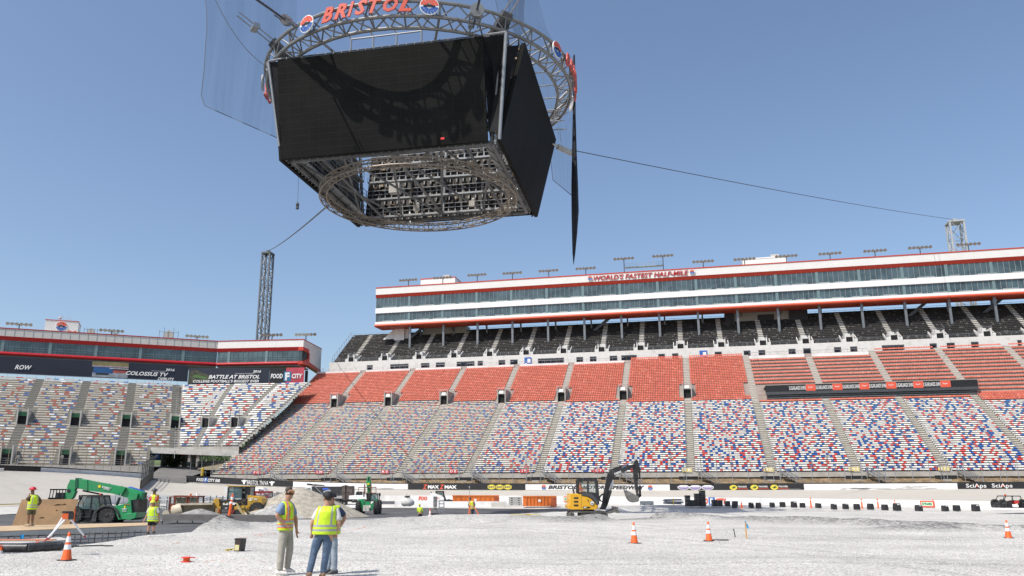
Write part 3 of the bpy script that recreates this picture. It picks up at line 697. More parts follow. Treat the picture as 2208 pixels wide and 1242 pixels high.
# stair towers and concrete blocks below and behind the suites
g = MB(); g.box(wt(905, 700, 222)[0], wt(1000, 700, 222)[0], 7.5, 12, 41, 48.0); g.build('service_core', mat('core_dark', (.33, .31, .27), .7), su); g = MB(); a, b = wt(1585, 700, 222)[0], wt(1745, 700, 222)[0]; g.box(a, b, 6.9, 12, 41, 48.0); g.build('service_core', mat('core_dark', (.33, .31, .27), .7), su)
g = MB(); g.box(wt(1565, 700, 222)[0], a - .02, 6.2, 12, 41, 48.0); g.box(wt(1705, 700, 222)[0], b + .05, 6.3, 6.85, 41, 48.0); g.box(wt(1636, 700, 222)[0], wt(1672, 700, 222)[0], 6.8, 6.88, 44.5, 46.7); g.build('core_shutters', mat('shutter_dark', (.03, .03, .035), .7), su)
g = MB(); xprism(g, [(5, 44), (5, 47.9), (9, 47.9), (9, 44)], sx0 + 4, sx0 + 7); g._add([(sx0 - 1, 6, 43.6), (sx0 + 8, 6, 43.6), (sx0 + 8, 6, 48), (sx0 + 4, 6, 48), (sx0 - 1, 7, 43.6), (sx0 + 8, 7, 43.6), (sx0 + 8, 7, 48), (sx0 + 4, 7, 48)], [(0, 1, 2, 3), (4, 7, 6, 5), (0, 3, 7, 4), (0, 4, 5, 1), (2, 6, 7, 3)]); g.build('side_stair_wall', cleanw, su)
g = MB()
for px in (900, 1300, 1985, 2150): 
    x = wt(px, 690, 222)[0]; g._add([(x - 3, 5, 44.2), (x - 1.8, 5, 44.2), (x + 3, 5, 48), (x + 1.8, 5, 48), (x - 3, 5.4, 44.2), (x - 1.8, 5.4, 44.2), (x + 3, 5.4, 48), (x + 1.8, 5.4, 48)], [(0, 1, 2, 3), (4, 7, 6, 5), (0, 3, 7, 4), (1, 5, 6, 2)])
g.build('stair_stringers', dsteel, su)
g = MB(); g.box(wt(2015, 560, 217)[0] - .04, wt(2015, 560, 217)[0] + .04, -.27, -.24, 56.55, 58.45); g.build('panel_joint', steel, su)
sA, sB = wt(1280, 600, 217), wt(1484, 588, 217); sc_ = (sA[0] + sB[0]) / 2
text("WORLD'S FASTEST HALF-MILE", 1, mat('letter_red', (.42, .01, .01), .5), su, TR(sc_, -.42, 57.5), fit=(sB[0] - sA[0], 1.3), bold=.018, shear=.22, ext=.05)
for px in (1272.5, 1492.5): logo(su, TR(wt(px, 590, 217)[0], -.6, 57.55), .68)

def floodlight(loc, h, rz=0.0, label='', group='floodlight banks along the suite roof', n=6, lean=0.0):
    t_ = thing('floodlight_bank', label, 'floodlight', loc, rz, group)
    g = MB(); g.tube((0, 0, -.3), (0, 0, h), .13, 6); g.build('pole', dsteel, t_)
    g = MB(); g.box(-2.5, 2.5, -.08, .08, h - .1, h + .1); g.build('crossbar', dsteel, t_)
    lm = mat('lamp_housing', (.33, .31, .27), .4, .4)
    for i in range(n):
        x = (i - (n - 1) / 2) * .95; g = MB(); g.M = T3((x, -.15, h + .05)) @ Matrix.Rotation(R(28), 4, 'X')
        g.lathe([(.10, .42), (.22, .30), (.40, -.18), (.42, -.26), (.36, -.25)], axis='y', n=10); g.build('lamp', lm, t_)
    return t_
# poles on the straight suite roof, measured from the photograph
FL = [(881, 604, 'leftmost on the long white roof'), (955, 599, 'in front of the white rooftop box'), (1029, 593, 'just right of the white rooftop box'), (1105, 589, 'left of the dark net point'), (1183, 584, 'below and left of the hanging net tip'), (1263, 579, 'above the left end of the red roof lettering'), (1345, 558, 'tall one at the left of the roof walkway'), (1429, 552, 'tall one at the right of the roof walkway'), (1516, 564, 'above the right end of the red roof lettering'), (1605, 559, 'at the left of the roof box with the red fan mark'), (1695, 552.5, 'at the right of the roof box with the red fan mark'), (1789, 547, 'first one right of the roof box with the red fan mark'), (1886, 541, 'second one right of the roof box with the red fan mark'), (1983, 534, 'next to the pale lattice tower on its left'), (2087, 527, 'overlapping the pale lattice tower')]
for px, py, lb in FL:
    s_, z_ = wt(px, py, 219); floodlight(W(s_, 219, 58.5), z_ - 58.5, -AZ, 'roof floodlight bank ' + lb)
# rooftop boxes
def roofbox(px0, px1, pyt, t, d, lab, mark=False, base=58.6, name='rooftop_plant_room'):
    a, z1 = wt(px0, pyt, t); b, _ = wt(px1, pyt, t)
    q = thing(name, lab, 'rooftop box', W((a + b) / 2, t, base), -AZ); hw = (b - a) / 2
    g = MB(); g.box(-hw, hw, 0, d, 0, z1 - base); g.build('walls', fas, q)
    g = MB(); g.box(-hw - .1, hw + .1, -.12, d + .1, z1 - base + .01, z1 - base + .25); g.build('parapet_cap', red if not mark else cleanw, q)
    g = MB(); g.box(hw * .3, hw * .65, .3, 1.4, z1 - base + .26, z1 - base + 1.0); g.build('vent_unit', concl, q)
    g = MB(); g.box(hw * .55, hw * .85, -.05, 0, .3, .8); g.build('louvre', dsteel, q)
    return q, hw, z1 - base
roofbox(907, 981, 603, 222, 6, 'white rooftop box with a red cap at the left of the long roof')
q, hw, hh = roofbox(1601, 1697, 560, 222, 5, 'white rooftop box showing a red fan mark', True)
g = MB()
for i in range(7):
    a0, a1 = R(8 + i * 24), R(28 + i * 24); g.prism([(math.cos(a) * r_ * 1.7 + .1, math.sin(a) * r_ * 1.3) for r_, aa in ((.35, (a0, a1)), (1, (a1, a0))) for a in aa], -.06, -.01)
g.build('fan_mark', lred, q)
a, za = wt(1348, 577, 220); b, _ = wt(1430, 573, 220)
q = thing('roof_walkway', 'railed steel walkway between two tall floodlights on the long roof', 'walkway', W(a, 220, 58.7), -AZ); L = b - a
g = MB(); g.box(0, L, 0, 1.2, za - 58.7, za - 58.5); g.build('deck', steel, q); g = MB()
for i in range(9): g.tube((L * i / 8, 0, 0), (L * i / 8, 0, za - 58.7 + 1.1), .04, 4)
g.tube((0, 0, za - 57.6), (L, 0, za - 57.6), .04, 4); g.tube((0, 0, za - 58.1), (L, 0, za - 58.1), .03, 4); g.build('railing', steel, q)

# =============================================================== TURN STAND (left)
LO = WL(0, 176, 0)
ls = thing('grandstand', 'turn grandstand at the far left with grey seats speckled red and blue', 'grandstand', LO, AL)
lrows = [(.97 * i, 6.5 + .572 * i) for i in range(35)]
lais = [4.2 - 9.65 * k for k in range(-0, 8)]
def lprof(rows, x0, x1, base, m):
    out = [(rows[0][0], base)]
    for i, (y, z) in enumerate(rows): out += [(y, z), (rows[i + 1][0] if i < len(rows) - 1 else y + .97, z)]
    out.append((out[-1][0], base)); g = MB(); xprism(g, out, x0, x1); return g.build('terrace', m, ls)
XL = -.2                                                # where the gate opening begins
greyt = mat('terrace_turn', (0.40, 0.37, 0.31), .85, 0, .12, .8)  # plain concrete colour of the turn stand steps
lprof(lrows, -75, XL, 3, greyt)
up = lrows[7:]; g = MB()
out = [(up[0][0], up[0][1] - 1.2)]
for i, (y, z) in enumerate(up): out += [(y, z), (up[i + 1][0] if i < len(up) - 1 else y + .97, z)]
out += [(out[-1][0], out[-1][1] - 1.5)]; xprism(g, out, XL, 4.25); g.build('terrace', greyt, ls)
GREYS = (0.44, 0.41, 0.355)
def lpat():
    st = {'q': []}
    st['q'] = [GREYS] * rs_.randint(0, 5)
    def f(i):
        if not st['q']:
            r = rs_.random(); c = (.42, .11, .09) if r < .5 else (.08, .15, .34)
            st['q'] = [GREYS] * rs_.choice((1, 2, 2, 3, 4)) + ([c] * rs_.choice((1, 1, 2)) if rs_.random() < .75 else [])
            if rs_.random() < .2: st['q'] += [(.7, .7, .7)] * 2
            if rs_.random() < .5: st['q'].reverse()
        c = st['q'].pop(); k = rs_.uniform(.9, 1.06); return tuple(q * k for q in c)
    return f
def portal_at(x, y):                                     # mid and low portals of the turn stand
    return any(abs(x - a) < 1.7 and (13.8 < y < 19.5 or y < 4.2) for a in lais)
for k in range(len(lais)):
    b = lais[k] - .9; a = (lais[k + 1] + .9) if k + 1 < len(lais) else -75
    S1 = Sec(ls)
    for i, (y, z) in enumerate(lrows):
        g = MB(); bb = b
        if i < 7 and bb > XL - .6: bb = XL - .6
        seats(g, (a, y, z), (bb, y, z), lpat(), .5, .02, hs=.36, d0=.35, d1=.56, hb=.60, skip=lambda p: portal_at(p.x, y)); S1.row(g, seatm)
for a in lais:
    g = MB()
    for i, (y, z) in enumerate(lrows):
        if i < 7 and a > XL - .6: continue
        if (13.8 < y < 19.5 or y < 4.2): 
            for sx_ in (-1.5, 1.5): g.box(a + sx_ - .45, a + sx_ + .45, y, y + .45, z, z + .26)
            continue
        g.box(a - .8, a + .8, y - .02, y + .47, z, z + .26)
    g.build('stairway', mat('stair_dark', (.25, .235, .20), .85, 0, .1, 1), ls)
    for (yy, zz) in ((13.8, 14.7), (0.2, 6.7)):
        if a > 0 and yy < 5: continue
        v_ = thing('vomitory', None, None); v_.parent = ls; v_.location = (a, yy, zz)
        g = MB(); g.box(-1.05, -.8, 0, 5 if yy > 5 else 3.6, -.2, 3.2); g.box(.8, 1.05, 0, 5 if yy > 5 else 3.6, -.2, 3.2); g.build('portal_wall', concl, v_)
        g = MB(); g.box(-.78, .78, .5, 3.4, -.1, 1.75); g.build('doorway', voidm, v_)
        g = MB(); g.box(-.78, .78, .2, .45, 1.75, 2.6); g.build('portal_sign', mat('sign_green', (.02, .10, .045), .5), v_)
g = MB(); g.tube((lais[0] + .2, 2 * .97, 8), (lais[0] + .2, 35, 27.2), .05, 5)
for i in range(7, 36, 3): g.tube((lais[0] + .2, lrows[i][0], lrows[i][1]), (lais[0] + .2, lrows[i][0], lrows[i][1] + 1), .03, 4)
g.build('handrail', steel, ls)
g = MB(); y, z = lrows[-1]; g.tube((-75, y + .7, z + 1.3), (4, y + .7, z + 1.3), .04, 4); g.box(-75, 4, y + .8, y + .9, z, z + .15)
x = -75
while x < 4: g.tube((x, y + .7, z), (x, y + .7, z + 1.3), .035, 4); x += 1.9
g.build('top_railing', steel, ls)
g = MB(); g.box(-75, XL, -.5, -.05, 4.2, 6.4); g.build('front_parapet', concl, ls)
g = MB()
for zz in (6.8, 7.2, 7.6): g.tube((-75, -.3, zz), (XL, -.3, zz), .035, 4)
x = -75
while x < XL: g.tube((x, -.3, 6.2), (x, -.3, 7.6), .035, 4); x += 1.8
g.build('front_railing', steel, ls)
# ---- corner fan between turn stand and straight stand (ruled rows in world space)
fan = thing('grandstand', 'sunlit corner block of pale seats bridging the dark underpass between two stands', 'grandstand', (0, 0, 0))
V3 = Vector
def fanrow(f):
    z = 10.5 + f * (27.7 * .572); a = WL(4.3, 176 + 7 * .97 + f * (36 - 7) * .97, z)
    L = 14.0 + f * 19.5; b = V3((a.x + .989 * L, a.y - .145 * L, z)); return a, b
NF = 29; g = MB()
for i in range(NF):
    a, b = fanrow(i / NF); a2, b2 = fanrow((i + 1) / NF)
    g._add([a, b, (b2.x, b2.y, b.z), (a2.x, a2.y, a.z), a2, b2, (a2.x, a2.y, a.z - 1.2), (b2.x, b2.y, b.z - 1.2)], [(0, 1, 2, 3), (3, 2, 5, 4)])
    if i == 0: g._add([(a.x, a.y, a.z), (b.x, b.y, b.z), (b.x, b.y, b.z - .9), (a.x, a.y, a.z - .9)], [(0, 1, 2, 3)])
g.build('terrace', conc, fan)
def fpat():
    st = {'q': [(.78, .77, .73)] * rs_.randint(0, 4)}
    def f(i):
        if not st['q']:
            c = (.55, .12, .10) if rs_.random() < .5 else (.06, .15, .38)
            st['q'] = [(.66, .65, .61)] * rs_.choice((2, 3, 4, 5)) + ([c] * rs_.choice((1, 2)) if rs_.random() < .8 else [])
        k = rs_.uniform(.92, 1.05); return tuple(q * k for q in st['q'].pop())
    return f
fa = [.02, .30, .64, 1.0]
def faisle(k, f): return fa[k] + (0 if k in (0, 3) else (.02 + .10 * f))
for k in range(3):
    S1 = Sec(fan)
    for i in range(NF):
        g = MB(); a, b = fanrow(i / NF); f = i / NF; wd = (b - a).length; e = .6 / wd
        p, q = a.lerp(b, faisle(k, f) + e), a.lerp(b, faisle(k + 1, f) - e)
        ff = fpat(); hole = [(faisle(1, f)), (faisle(2, f))]
        seats(g, p, q, ff, .5, .02, hs=.36, d0=.30, d1=.52, hb=.60, skip=lambda c: (7 < i < 13 and any((c - a.lerp(b, h)).length < 1.9 for h in hole))); S1.row(g, seatm)
for k in (1, 2):
    g = MB()
    for i in range(NF):
        a, b = fanrow(i / NF); hd = (b - a).normalized(); c = a.lerp(b, faisle(k, i / NF)); nv = Vector((-hd.y, hd.x, 0))
        if 7 < i < 13: continue
        for z_ in (0,): g._add([c - hd * .55, c + hd * .55, c + hd * .55 + nv * .45, c - hd * .55 + nv * .45, c - hd * .55 + Vector((0, 0, .25)), c + hd * .55 + Vector((0, 0, .25)), c + hd * .55 + nv * .45 + Vector((0, 0, .25)), c - hd * .55 + nv * .45 + Vector((0, 0, .25))], [(0, 1, 5, 4), (4, 5, 6, 7), (0, 4, 7, 3), (1, 2, 6, 5)])
    g.build('stairway', mat('stair_dark', (.25, .235, .20), .85), fan)
    a, b = fanrow(8 / NF); hd = (b - a); rz = math.atan2(hd.y, hd.x); c = a.lerp(b, faisle(k, 8 / NF)); v_ = thing('vomitory', None, None, c, rz); v_.parent = fan
    g = MB(); g.box(-1, -.8, 0, 3.6, -.2, 2.2); g.box(.8, 1, 0, 3.6, -.2, 2.2); g.build('portal_wall', concl, v_)
    g = MB(); g.box(-.78, .78, .5, 3.4, -.1, 2.0); g.build('doorway', voidm, v_)
    g = MB()
    for q in (-1, 1): g.tube((q, 0, 0), (q, 0, 3.9), .05, 5)
    g.tube((-1, 0, 3.9), (1, 0, 3.9), .05, 5); g.build('guard_rail', dsteel, v_)
g = MB(); a, b = fanrow(0)
for i in range(21): c = a.lerp(b, i / 20); g.tube(c, c + Vector((0, 0, 1.5)), .04, 4)
for h in (.8, 1.5): g.tube(a + Vector((0, 0, h)), b + Vector((0, 0, h)), .04, 4)
g.build('front_railing', steel, fan)
g = MB()
# beam across the opening and round pillars beneath
a, b = fanrow(0); lo = WL(XL, 176 + 6.8, 10.1)
hd = (b - a).normalized(); 
g._add([lo + Vector((0, 0, .2)), b + Vector((0, 0, -.9)), b + Vector((0, 0, -2.0)), lo + Vector((0, 0, -.9)), lo + Vector((0, 1.2, .2)), b + Vector((0, 1.2, -.9)), b + Vector((0, 1.2, -2.0)), lo + Vector((0, 1.2, -.9))], [(0, 1, 2, 3), (4, 7, 6, 5), (0, 4, 5, 1), (3, 2, 6, 7)]); g.build('edge_beam', concl, fan)
for px, pyb, dd in ((379, 1008, 8), (415, 1009, 3), (398, 1003, 18), (352, 1000, 20), (455, 1000, 20), (435, 1003, 14)):
    p = gr(px, pyb, 190 + dd); top = fanrow(min(.9, dd / 30))[0].z - .8; g = MB(); g.tube((p.x, p.y, p.z - 2), (p.x, p.y, top), .62, 14); g.build('pillar', mat('pillar_concrete', (.30, .28, .235), .85, 0, .1, 1), fan, smooth='auto')
g = MB(); 
for i in range(7): c = fanrow(.15 + i * .1); p = c[0].lerp(c[1], .75); g.tube((p.x - 4, p.y + 3, p.z - 1.3), (p.x + 3, p.y + 5, p.z - 6), .18, 6)
g.build('raker_braces', dsteel, fan)

# ---- turn suite building
lb = thing('suite_building', 'single storey glass suite building with red bands on the turn stand at the left', 'building', WL(0, 211.5, 0), AL)
bendx = -211.5 * math.tan(R(21.5) + math.atan2(-570, 1833) * 1.0) * -1.0
bp_ = gr(470, 742, 1); azb = math.atan2(bp_.x, bp_.y); bendx = 211.5 * math.tan(azb + AL)
grey_clad = mat('grey_cladding', (0.60, 0.585, 0.54), 0.5, 0, 0.08, 0.5, dirt=(.42, .41, .37), dscale=.5)
def suite_left(root, x0, x1, cl, gen=True):
    L = x1 - x0
    g = MB(); g.box(x0, x1, -.1, 8, 35.85, 37.6); g.build('roof_fascia', cl, root)
    g = MB(); g.box(x0, x1, -.2, .1, 37.6, 37.8); xprism(g, [(-.25, 35.85), (.1, 35.0), (6, 35.0), (6, 35.85)], x0, x1); g.build('red_band', mat('crimson', (.42, .012, .012), .45, 0, .06, .6), root)
    g = MB(); pr = [(.1 - .45 * math.cos(math.pi / 2 - math.pi * i / 6), 31.95 + .40 * math.sin(math.pi / 2 - math.pi * i / 6)) for i in range(7)]
    xprism(g, pr + [(6, 31.6), (6, 32.35)], x0, x1); g.build('red_bullnose', mat('crimson_bright', (.50, .012, .02), .4, 0, .06, .6), root)
    g = MB(); g.box(x0, x1, .2, .3, 32.35, 35.0); g.build('window_glass', MATS['suite_glass'], root)
    g = MB(); x = x0 + .4
    while x < x1: g.box(x - .03, x + .03, .1, .19, 32.35, 35); x += 1.24
    for zz in (33.0, 33.5): g.box(x0, x1, .12, .17, zz, zz + .07)
    g.build('mullions', mat('mullion_teal', (.13, .21, .22), .5), root)
    g = MB(); x = x0 + 3
    while x < x1: g.box(x - .32, x + .32, .06, .19, 32.35, 35); x += 9.65
    g.build('pillar_covers', MATS['glass_teal'], root)
    g = MB(); g.box(x0, x1, .4, 8, 31.3, 31.55); g.build('soffit', MATS['soffit_grey'], root)
suite_left(lb, -75, bendx, grey_clad)
g = MB(); x = -75
while x < bendx: g.box(x - .05, x + .05, -.14, -.1, 35.85, 37.6); x += 1.9
g.build('panel_joints', steel, lb)
pb = WL(bendx, 211.5, 0); pe = gr(655, 735, 203.6); dv = Vector((pe.x - pb.x, pe.y - pb.y, 0)); Lb = dv.length; rzb = math.atan2(dv.y, dv.x)
wing = thing('building_wing', None, None); wing.parent = lb; wing.matrix_parent_inverse = Matrix.Identity(4)
wing.location = (bendx, 0, 0); wing.rotation_euler = (0, 0, rzb - AL)
g = MB(); g.box(0, Lb, 0, .1, 35.85, 37.6)
suite_left(wing, 0, Lb - 1.2, fas)
g = MB(); g.box(Lb - 1.2, Lb, -.1, 14, 35.85, 37.6); g._add([], []); g.box(Lb - 1.25, Lb, 4, 14, 31.9, 35.85); g.build('end_wall', fas, wing)
g = MB(); g.box(Lb - .05, Lb + .05, -.2, 14.1, 37.61, 37.8); g.box(Lb - 1.2, Lb - .05, -.2, .1, 37.61, 37.8); g.box(Lb - 1.2, Lb + .06, -.2, 4.2, 34.95, 35.85); xprism(g, [(-.2, 31.6), (-.2, 32.3), (4.0, 33.6), (4.0, 34.95), (4.7, 34.95), (4.7, 32.8), (14, 32.1), (14, 31.3), (4.0, 31.9)], Lb - 1.2, Lb + .08); g.build('red_end_trim', red, wing)
g = MB(); g.box(Lb - 1.15, Lb - .2, 0, 4, 32.3, 35); g.build('end_glass', glass, wing)
g = MB(); 
for x, y in ((Lb - 2, 1), (Lb - 2, 9), (Lb - 9, 6), (Lb - 16, 6)): g = MB(); g.box(x - .3, x + .3, y - .3, y + .3, 19, 31.3); g.build('support_column', dsteel, wing)
before_ = {o.name for o in COL.objects}
# rooftop items on the turn building
for px, py, lb_ in ((42, 699, 'roof floodlight bank at the far left beside the emblem box'), (241, 713, 'roof floodlight bank on the turn building between the two antenna groups'), (425, 725.5, 'roof floodlight bank left of the dark lattice tower')):
    p = gr(px, py, 215 / math.cos(math.atan2(px - CX, 1833) + AL)); floodlight((p.x, p.y, 37.7), p.z - 37.7, AL, lb_, 'floodlight banks on the turn building roof')
for px, py, lb_ in ((587, 722.5, 'roof floodlight bank right beside the foot of the dark lattice tower'), (660, 721.5, 'roof floodlight bank at the right end of the turn building')):
    p = gr(px, py, 207); floodlight((p.x, p.y, 37.7), p.z - 37.7, rzb, lb_, 'floodlight banks on the turn building roof')
q = thing('rooftop_plant_room', 'white box with the round emblem on the turn building roof', 'rooftop box', WL(211.5 * math.tan(math.atan2(86 - CX, 1833) + AL), 214, 37.7), AL)
bw = 3.5; g = MB(); g.box(-bw, bw, 0, 7, 0, 3.0); g.build('walls', fas, q); g = MB(); g.box(-bw - .08, bw + .08, -.08, 7.1, 3.0, 3.15); g.build('parapet_cap', red, q)
logo(q, TR(0, -.12, 1.7), 1.25); text('M', 1, lred, q, TR(2.4, -.1, .45), fit=(1.7, .8))
g = MB()
for i in range(6): g.tube((-1 + i * .5, 1, 3.1), (-1 + i * .5, 1, 3.9 + (i % 3) * .35), .05, 4)
g.ball((-.6, .8, 3.8), .35, 5); g.build('antennas', concl, q)
for px, w_, h_, lab in ((155, 1.6, 1.5, 'small pale rooftop machine inside a rail right of the emblem box'), (212, .8, .9, 'tiny pale rooftop vent left of the middle floodlight bank'), (333, 2.4, 2.2, 'cluster of grey rooftop antennas on a small frame')):
    p = WL(211.5 * math.tan(math.atan2(px - CX, 1833) + AL), 214, 37.7); q = thing('rooftop_machine', lab, 'rooftop unit', p, AL)
    g = MB(); g.cbox((0, 0, h_ * .45), (w_, 1.2, h_ * .7), .1); g.cbox((0, 0, h_ * .9), (w_ * .4, .6, h_ * .3)); g.build('casing', concl, q); g = MB()
    for i in range(5): x = (i - 2) * w_ * .45; g.tube((x, -.9, 0), (x, -.9, h_ * (1 if w_ < 2 else 1 + (i % 2) * .35)), .05, 4)
    g.tube((-w_ * .9, -.9, h_ * .8), (w_ * .9, -.9, h_ * .8), .04, 4); g.build('rail', dsteel, q)
LEFT_ROOF = {o.name for o in COL.objects} - before_
# ---- banners on the turn building
def banner_root(lab, x0, x1, root_loc, rz):
    return thing('banner', lab, 'banner', root_loc, rz)
bz0, bz1 = 27.3, 31.15
def lx(px): return 210.8 * math.tan(math.atan2(px - CX, 1833) + AL)
navy = mat('banner_navy', (.012, .018, .035), .6, 0, .3, .12)
def lz(px, py): return gr(px, py, 210.8 / math.cos(math.atan2(px - CX, 1833) + AL)).z
bn = thing('banner', 'long dark blue banner reading 2016 COLOSSUS TV DEBUTS under the turn suites', 'banner', WL(0, 210.8, 0), AL)
g = MB(); g.box(-75, lx(384), 0, .06, bz0, bz1); g.build('fabric', navy, bn)
for tx, x0, x1, yc, h, sh in (('ROW', -4, 34, 790, 1.05, .3), ('2016', 333, 353, 796.5, .62, .2), ('COLOSSUS TV', 245, 340, 805, .95, .3), ('DEBUTS', 317, 353.5, 816.5, .68, .3)):
    text(tx, 1, cleanw, bn, TR((lx(x0) + lx(x1)) / 2, -.12, lz((x0 + x1) / 2, yc)), fit=(lx(x1) - lx(x0), h), bold=.03, shear=sh)
g = MB(); g.box(lx(302), lx(333), -.03, -.01, lz(320, 799.5), lz(320, 799.5) + .05); g.build('rule_line', cleanw, bn)
for (a, b, z0, z1, c) in ((168, 250, 30.2, 31.1, (.22, .19, .08)), (168, 250, 29.85, 30.2, (.35, .28, .28)), (170, 250, 27.5, 28.6, (.30, .33, .36)), (214, 250, 28.6, 29.2, (.35, .08, .06)), (172, 216, 28.4, 29.8, (.02, .10, .26)), (208, 250, 29.5, 29.7, (.5, .5, .5)), (178, 207, 28.0, 28.4, (.03, .03, .03))):
    g = MB(); g.box(lx(a), lx(b), -.02 - .004 * len(bn.children), -.01, z0, z1); g.build('printed_picture', mat('print_%02d%02d' % (int(c[0] * 99), int(c[2] * 99)), c, .6, 0, .3, .8), bn)
pl_ = WL(lx(385), 210.6, 0); pr0 = gr(656, 800, 202.4); pr_ = Vector((pr0.x, pr0.y, 0)); dvv = pr_ - pl_; rzn = math.atan2(dvv.y, dvv.x)
dv2 = Vector((math.cos(rzn), math.sin(rzn), 0)); nb2 = Vector((math.sin(rzn), -math.cos(rzn), 0))
def wx(px, py=800, z=False):
    r = ray(px, py); o = pl_; k = (o.dot(nb2)) / (Vector((r.x, r.y, 0)).dot(nb2)); p = EYE + r * k; return p.z if z else (Vector((p.x, p.y, 0)) - o).dot(dv2)
b2 = thing('banner', 'dark banner reading BATTLE AT BRISTOL COLLEGE FOOTBALL\'S BIGGEST EVER', 'banner', pl_, rzn)
bq0, bq1 = wx(540, 829, True), wx(540, 793, True)
g = MB(); g.box(0, wx(581), 0, .06, bq0, bq1); g.build('fabric', navy, b2)
for tx, x0, x1, yc, h, sh in (('2016', 546, 563, 801, .6, .2), ('BATTLE AT BRISTOL', 451, 561, 812.5, .92, .3), ("COLLEGE FOOTBALL'S BIGGEST EVER", 418, 560, 822, .66, .2)):
    text(tx, 1, cleanw, b2, TR((wx(x0) + wx(x1)) / 2, -.08, wx((x0 + x1) / 2, yc, True)), fit=(wx(x1) - wx(x0), h), bold=.03, shear=sh)
g = MB(); zz = wx(520, 805.5, True); g.box(wx(508), wx(549), -.03, -.01, zz, zz + .05); g.build('rule_line', cleanw, b2)
g = MB(); g.prism([(.1, bq0 + .1), (wx(452), bq0 + 1.0), (wx(455), bq0 + 2.1), (wx(420), bq1 - .4), (.1, bq1 - 1.2)], -.02, -.01); g.build('printed_picture', mat('print_field', (.05, .055, .03), .6, 0, .6, .8), b2)
g = MB(); g.prism([(wx(416), bq0 + 1.9), (wx(445), bq0 + 1.3), (wx(447), bq0 + 1.8), (wx(422), bq0 + 2.4)], -.03, -.021); g.build('printed_pitch', mat('print_pitch', (.07, .16, .04), .6), b2)
b3 = thing('banner', 'banner panel reading FOOD CITY, black at left and pink red at right', 'banner', pl_, rzn)
g = MB(); g.box(wx(581) + .05, wx(617), 0, .06, bq0, bq1); g.build('fabric', black, b3); g = MB(); g.box(wx(617), wx(656), 0, .06, bq0, bq1); g.build('pink_fabric', mat('banner_pink', (.50, .06, .09), .6, 0, .3, .3), b3)
text('FOOD', 1, cleanw, b3, TR(wx(597.5), -.06, bq0 + 2.0), fit=(wx(611) - wx(585), 1.15), bold=.04, shear=.15); text('CITY', 1, cleanw, b3, TR(wx(641.5), -.06, bq0 + 2.0), fit=(wx(653) - wx(630), 1.15), bold=.04, shear=.15)
g = MB(); g.box(wx(612.5), wx(628.5), -.03, -.001, bq0 + .75, bq0 + 3.1); g.build('logo_square', mat('logo_blue', (.02, .17, .33), .5), b3); text('F', 1, cleanw, b3, TR(wx(620.5), -.08, bq0 + 1.9), fit=(1.1, 1.9), bold=.05)
# =============================================================== WALLS, FENCES, GATE
zt = [(-99.3, 4.6), (-89, 4.1), (-79, 3.62), (-68, 3.3), (-58, 3.07), (-28, 2.93), (0, 2.82), (43, 3.0), (80, 3.1), (112, 3.2)]
zb = [(-99.3, 3.1), (-89, 2.7), (-79, 2.5), (-58, 1.85), (-28, 1.65), (0, 1.6), (43, 1.9), (112, 2.0)]
ow = thing('track_wall', 'long outer track wall under the straight grandstand, alternating black and white banners', 'wall', W(0, 150, 0), -AZ)
def strip(mb, xs, y0, y1, ft, fb):
    for a, b in zip(xs, xs[1:]):
        mb._add([(a, y0, fb(a)), (b, y0, fb(b)), (b, y1, fb(b)), (a, y1, fb(a)), (a, y0, ft(a)), (b, y0, ft(b)), (b, y1, ft(b)), (a, y1, ft(a))], [(0, 1, 5, 4), (4, 5, 6, 7), (3, 7, 6, 2), (0, 4, 7, 3), (1, 2, 6, 5)])
ftz = lambda s: lerp_tab(zt, s); fbz = lambda s: lerp_tab(zb, s)
def rng(a, b, st=4.0):
    n = max(1, int(abs(b - a) / st)); return [a + (b - a) * i / n for i in range(n + 1)]
g = MB(); strip(g, rng(-99.3, 110), 0, .45, lambda s: ftz(s) + .0, lambda s: fbz(s) - .8); g.build('wall', concl, ow)
g = MB(); strip(g, rng(-99.3, 110), -.04, .5, lambda s: ftz(s) + .14, lambda s: ftz(s) + .003); g.build('wall_cap', black, ow)
def s150(px): return wt(px, 1045, 150)[0]
blkban = mat('banner_black', (.016, .016, .018), .55, 0, .25, 1.5)
whtban = mat('banner_white', (.82, .81, .79), .5, 0, .03, .5, dirt=(.5, .48, .45), dscale=.25)
SC = random.Random(77)
for a, b, m_ in ((400, 632, blkban), (632, 880, whtban), (880, 1133, blkban), (1133, 1444, whtban), (1444, 1733, blkban), (1733, 2064, whtban), (2064, 2300, blkban)):
    g = MB(); strip(g, rng(s150(a) + .02, s150(b) - .02), -.06, -.001, lambda s: ftz(s) - .02, lambda s: ftz(s) - 1.02); g.build('banner', m_, ow)
g = MB()
for px, w_, h_ in ((1838, 34, .22), (1850, 18, .12), (1962, 26, .24), (1985, 50, .10), (1905, 20, .08), (1700, 12, .1), (700, 30, .1), (820, 22, .08)):
    for _ in range(9):
        s = s150(px + SC.uniform(-w_, w_)); z = ftz(s) - 1.0 + SC.random() * h_ * 2; L = SC.uniform(.3, 1.6); g._add([(s - L, -.068, z), (s + L, -.068, z + .02), (s + L * .8, -.068, z + .06), (s - L * .6, -.068, z + .05)], [(0, 1, 2, 3)])
g.build('tyre_scuffs', mat('scuff_grey', (.20, .20, .20), .8), ow)
def ztx(px): s = s150(px); return s, ftz(s) - .52
def wl(txt, x0, x1, m_, h=.62, dz=0, **k):
    a, b = s150(x0), s150(x1); s = (a + b) / 2; sl = (ftz(b) - ftz(a)) / (b - a)
    return text(txt, 1, m_, ow, T3((s, -.075, ftz(s) - .52 + dz)) @ Matrix.Rotation(-math.atan(sl), 4, 'Y'), fit=(b - a, h), **k)
wl('FOOD', 423.5, 439, cleanw, bold=.03); wl('CITY 500', 447.5, 474, cleanw, bold=.03, shear=.15)
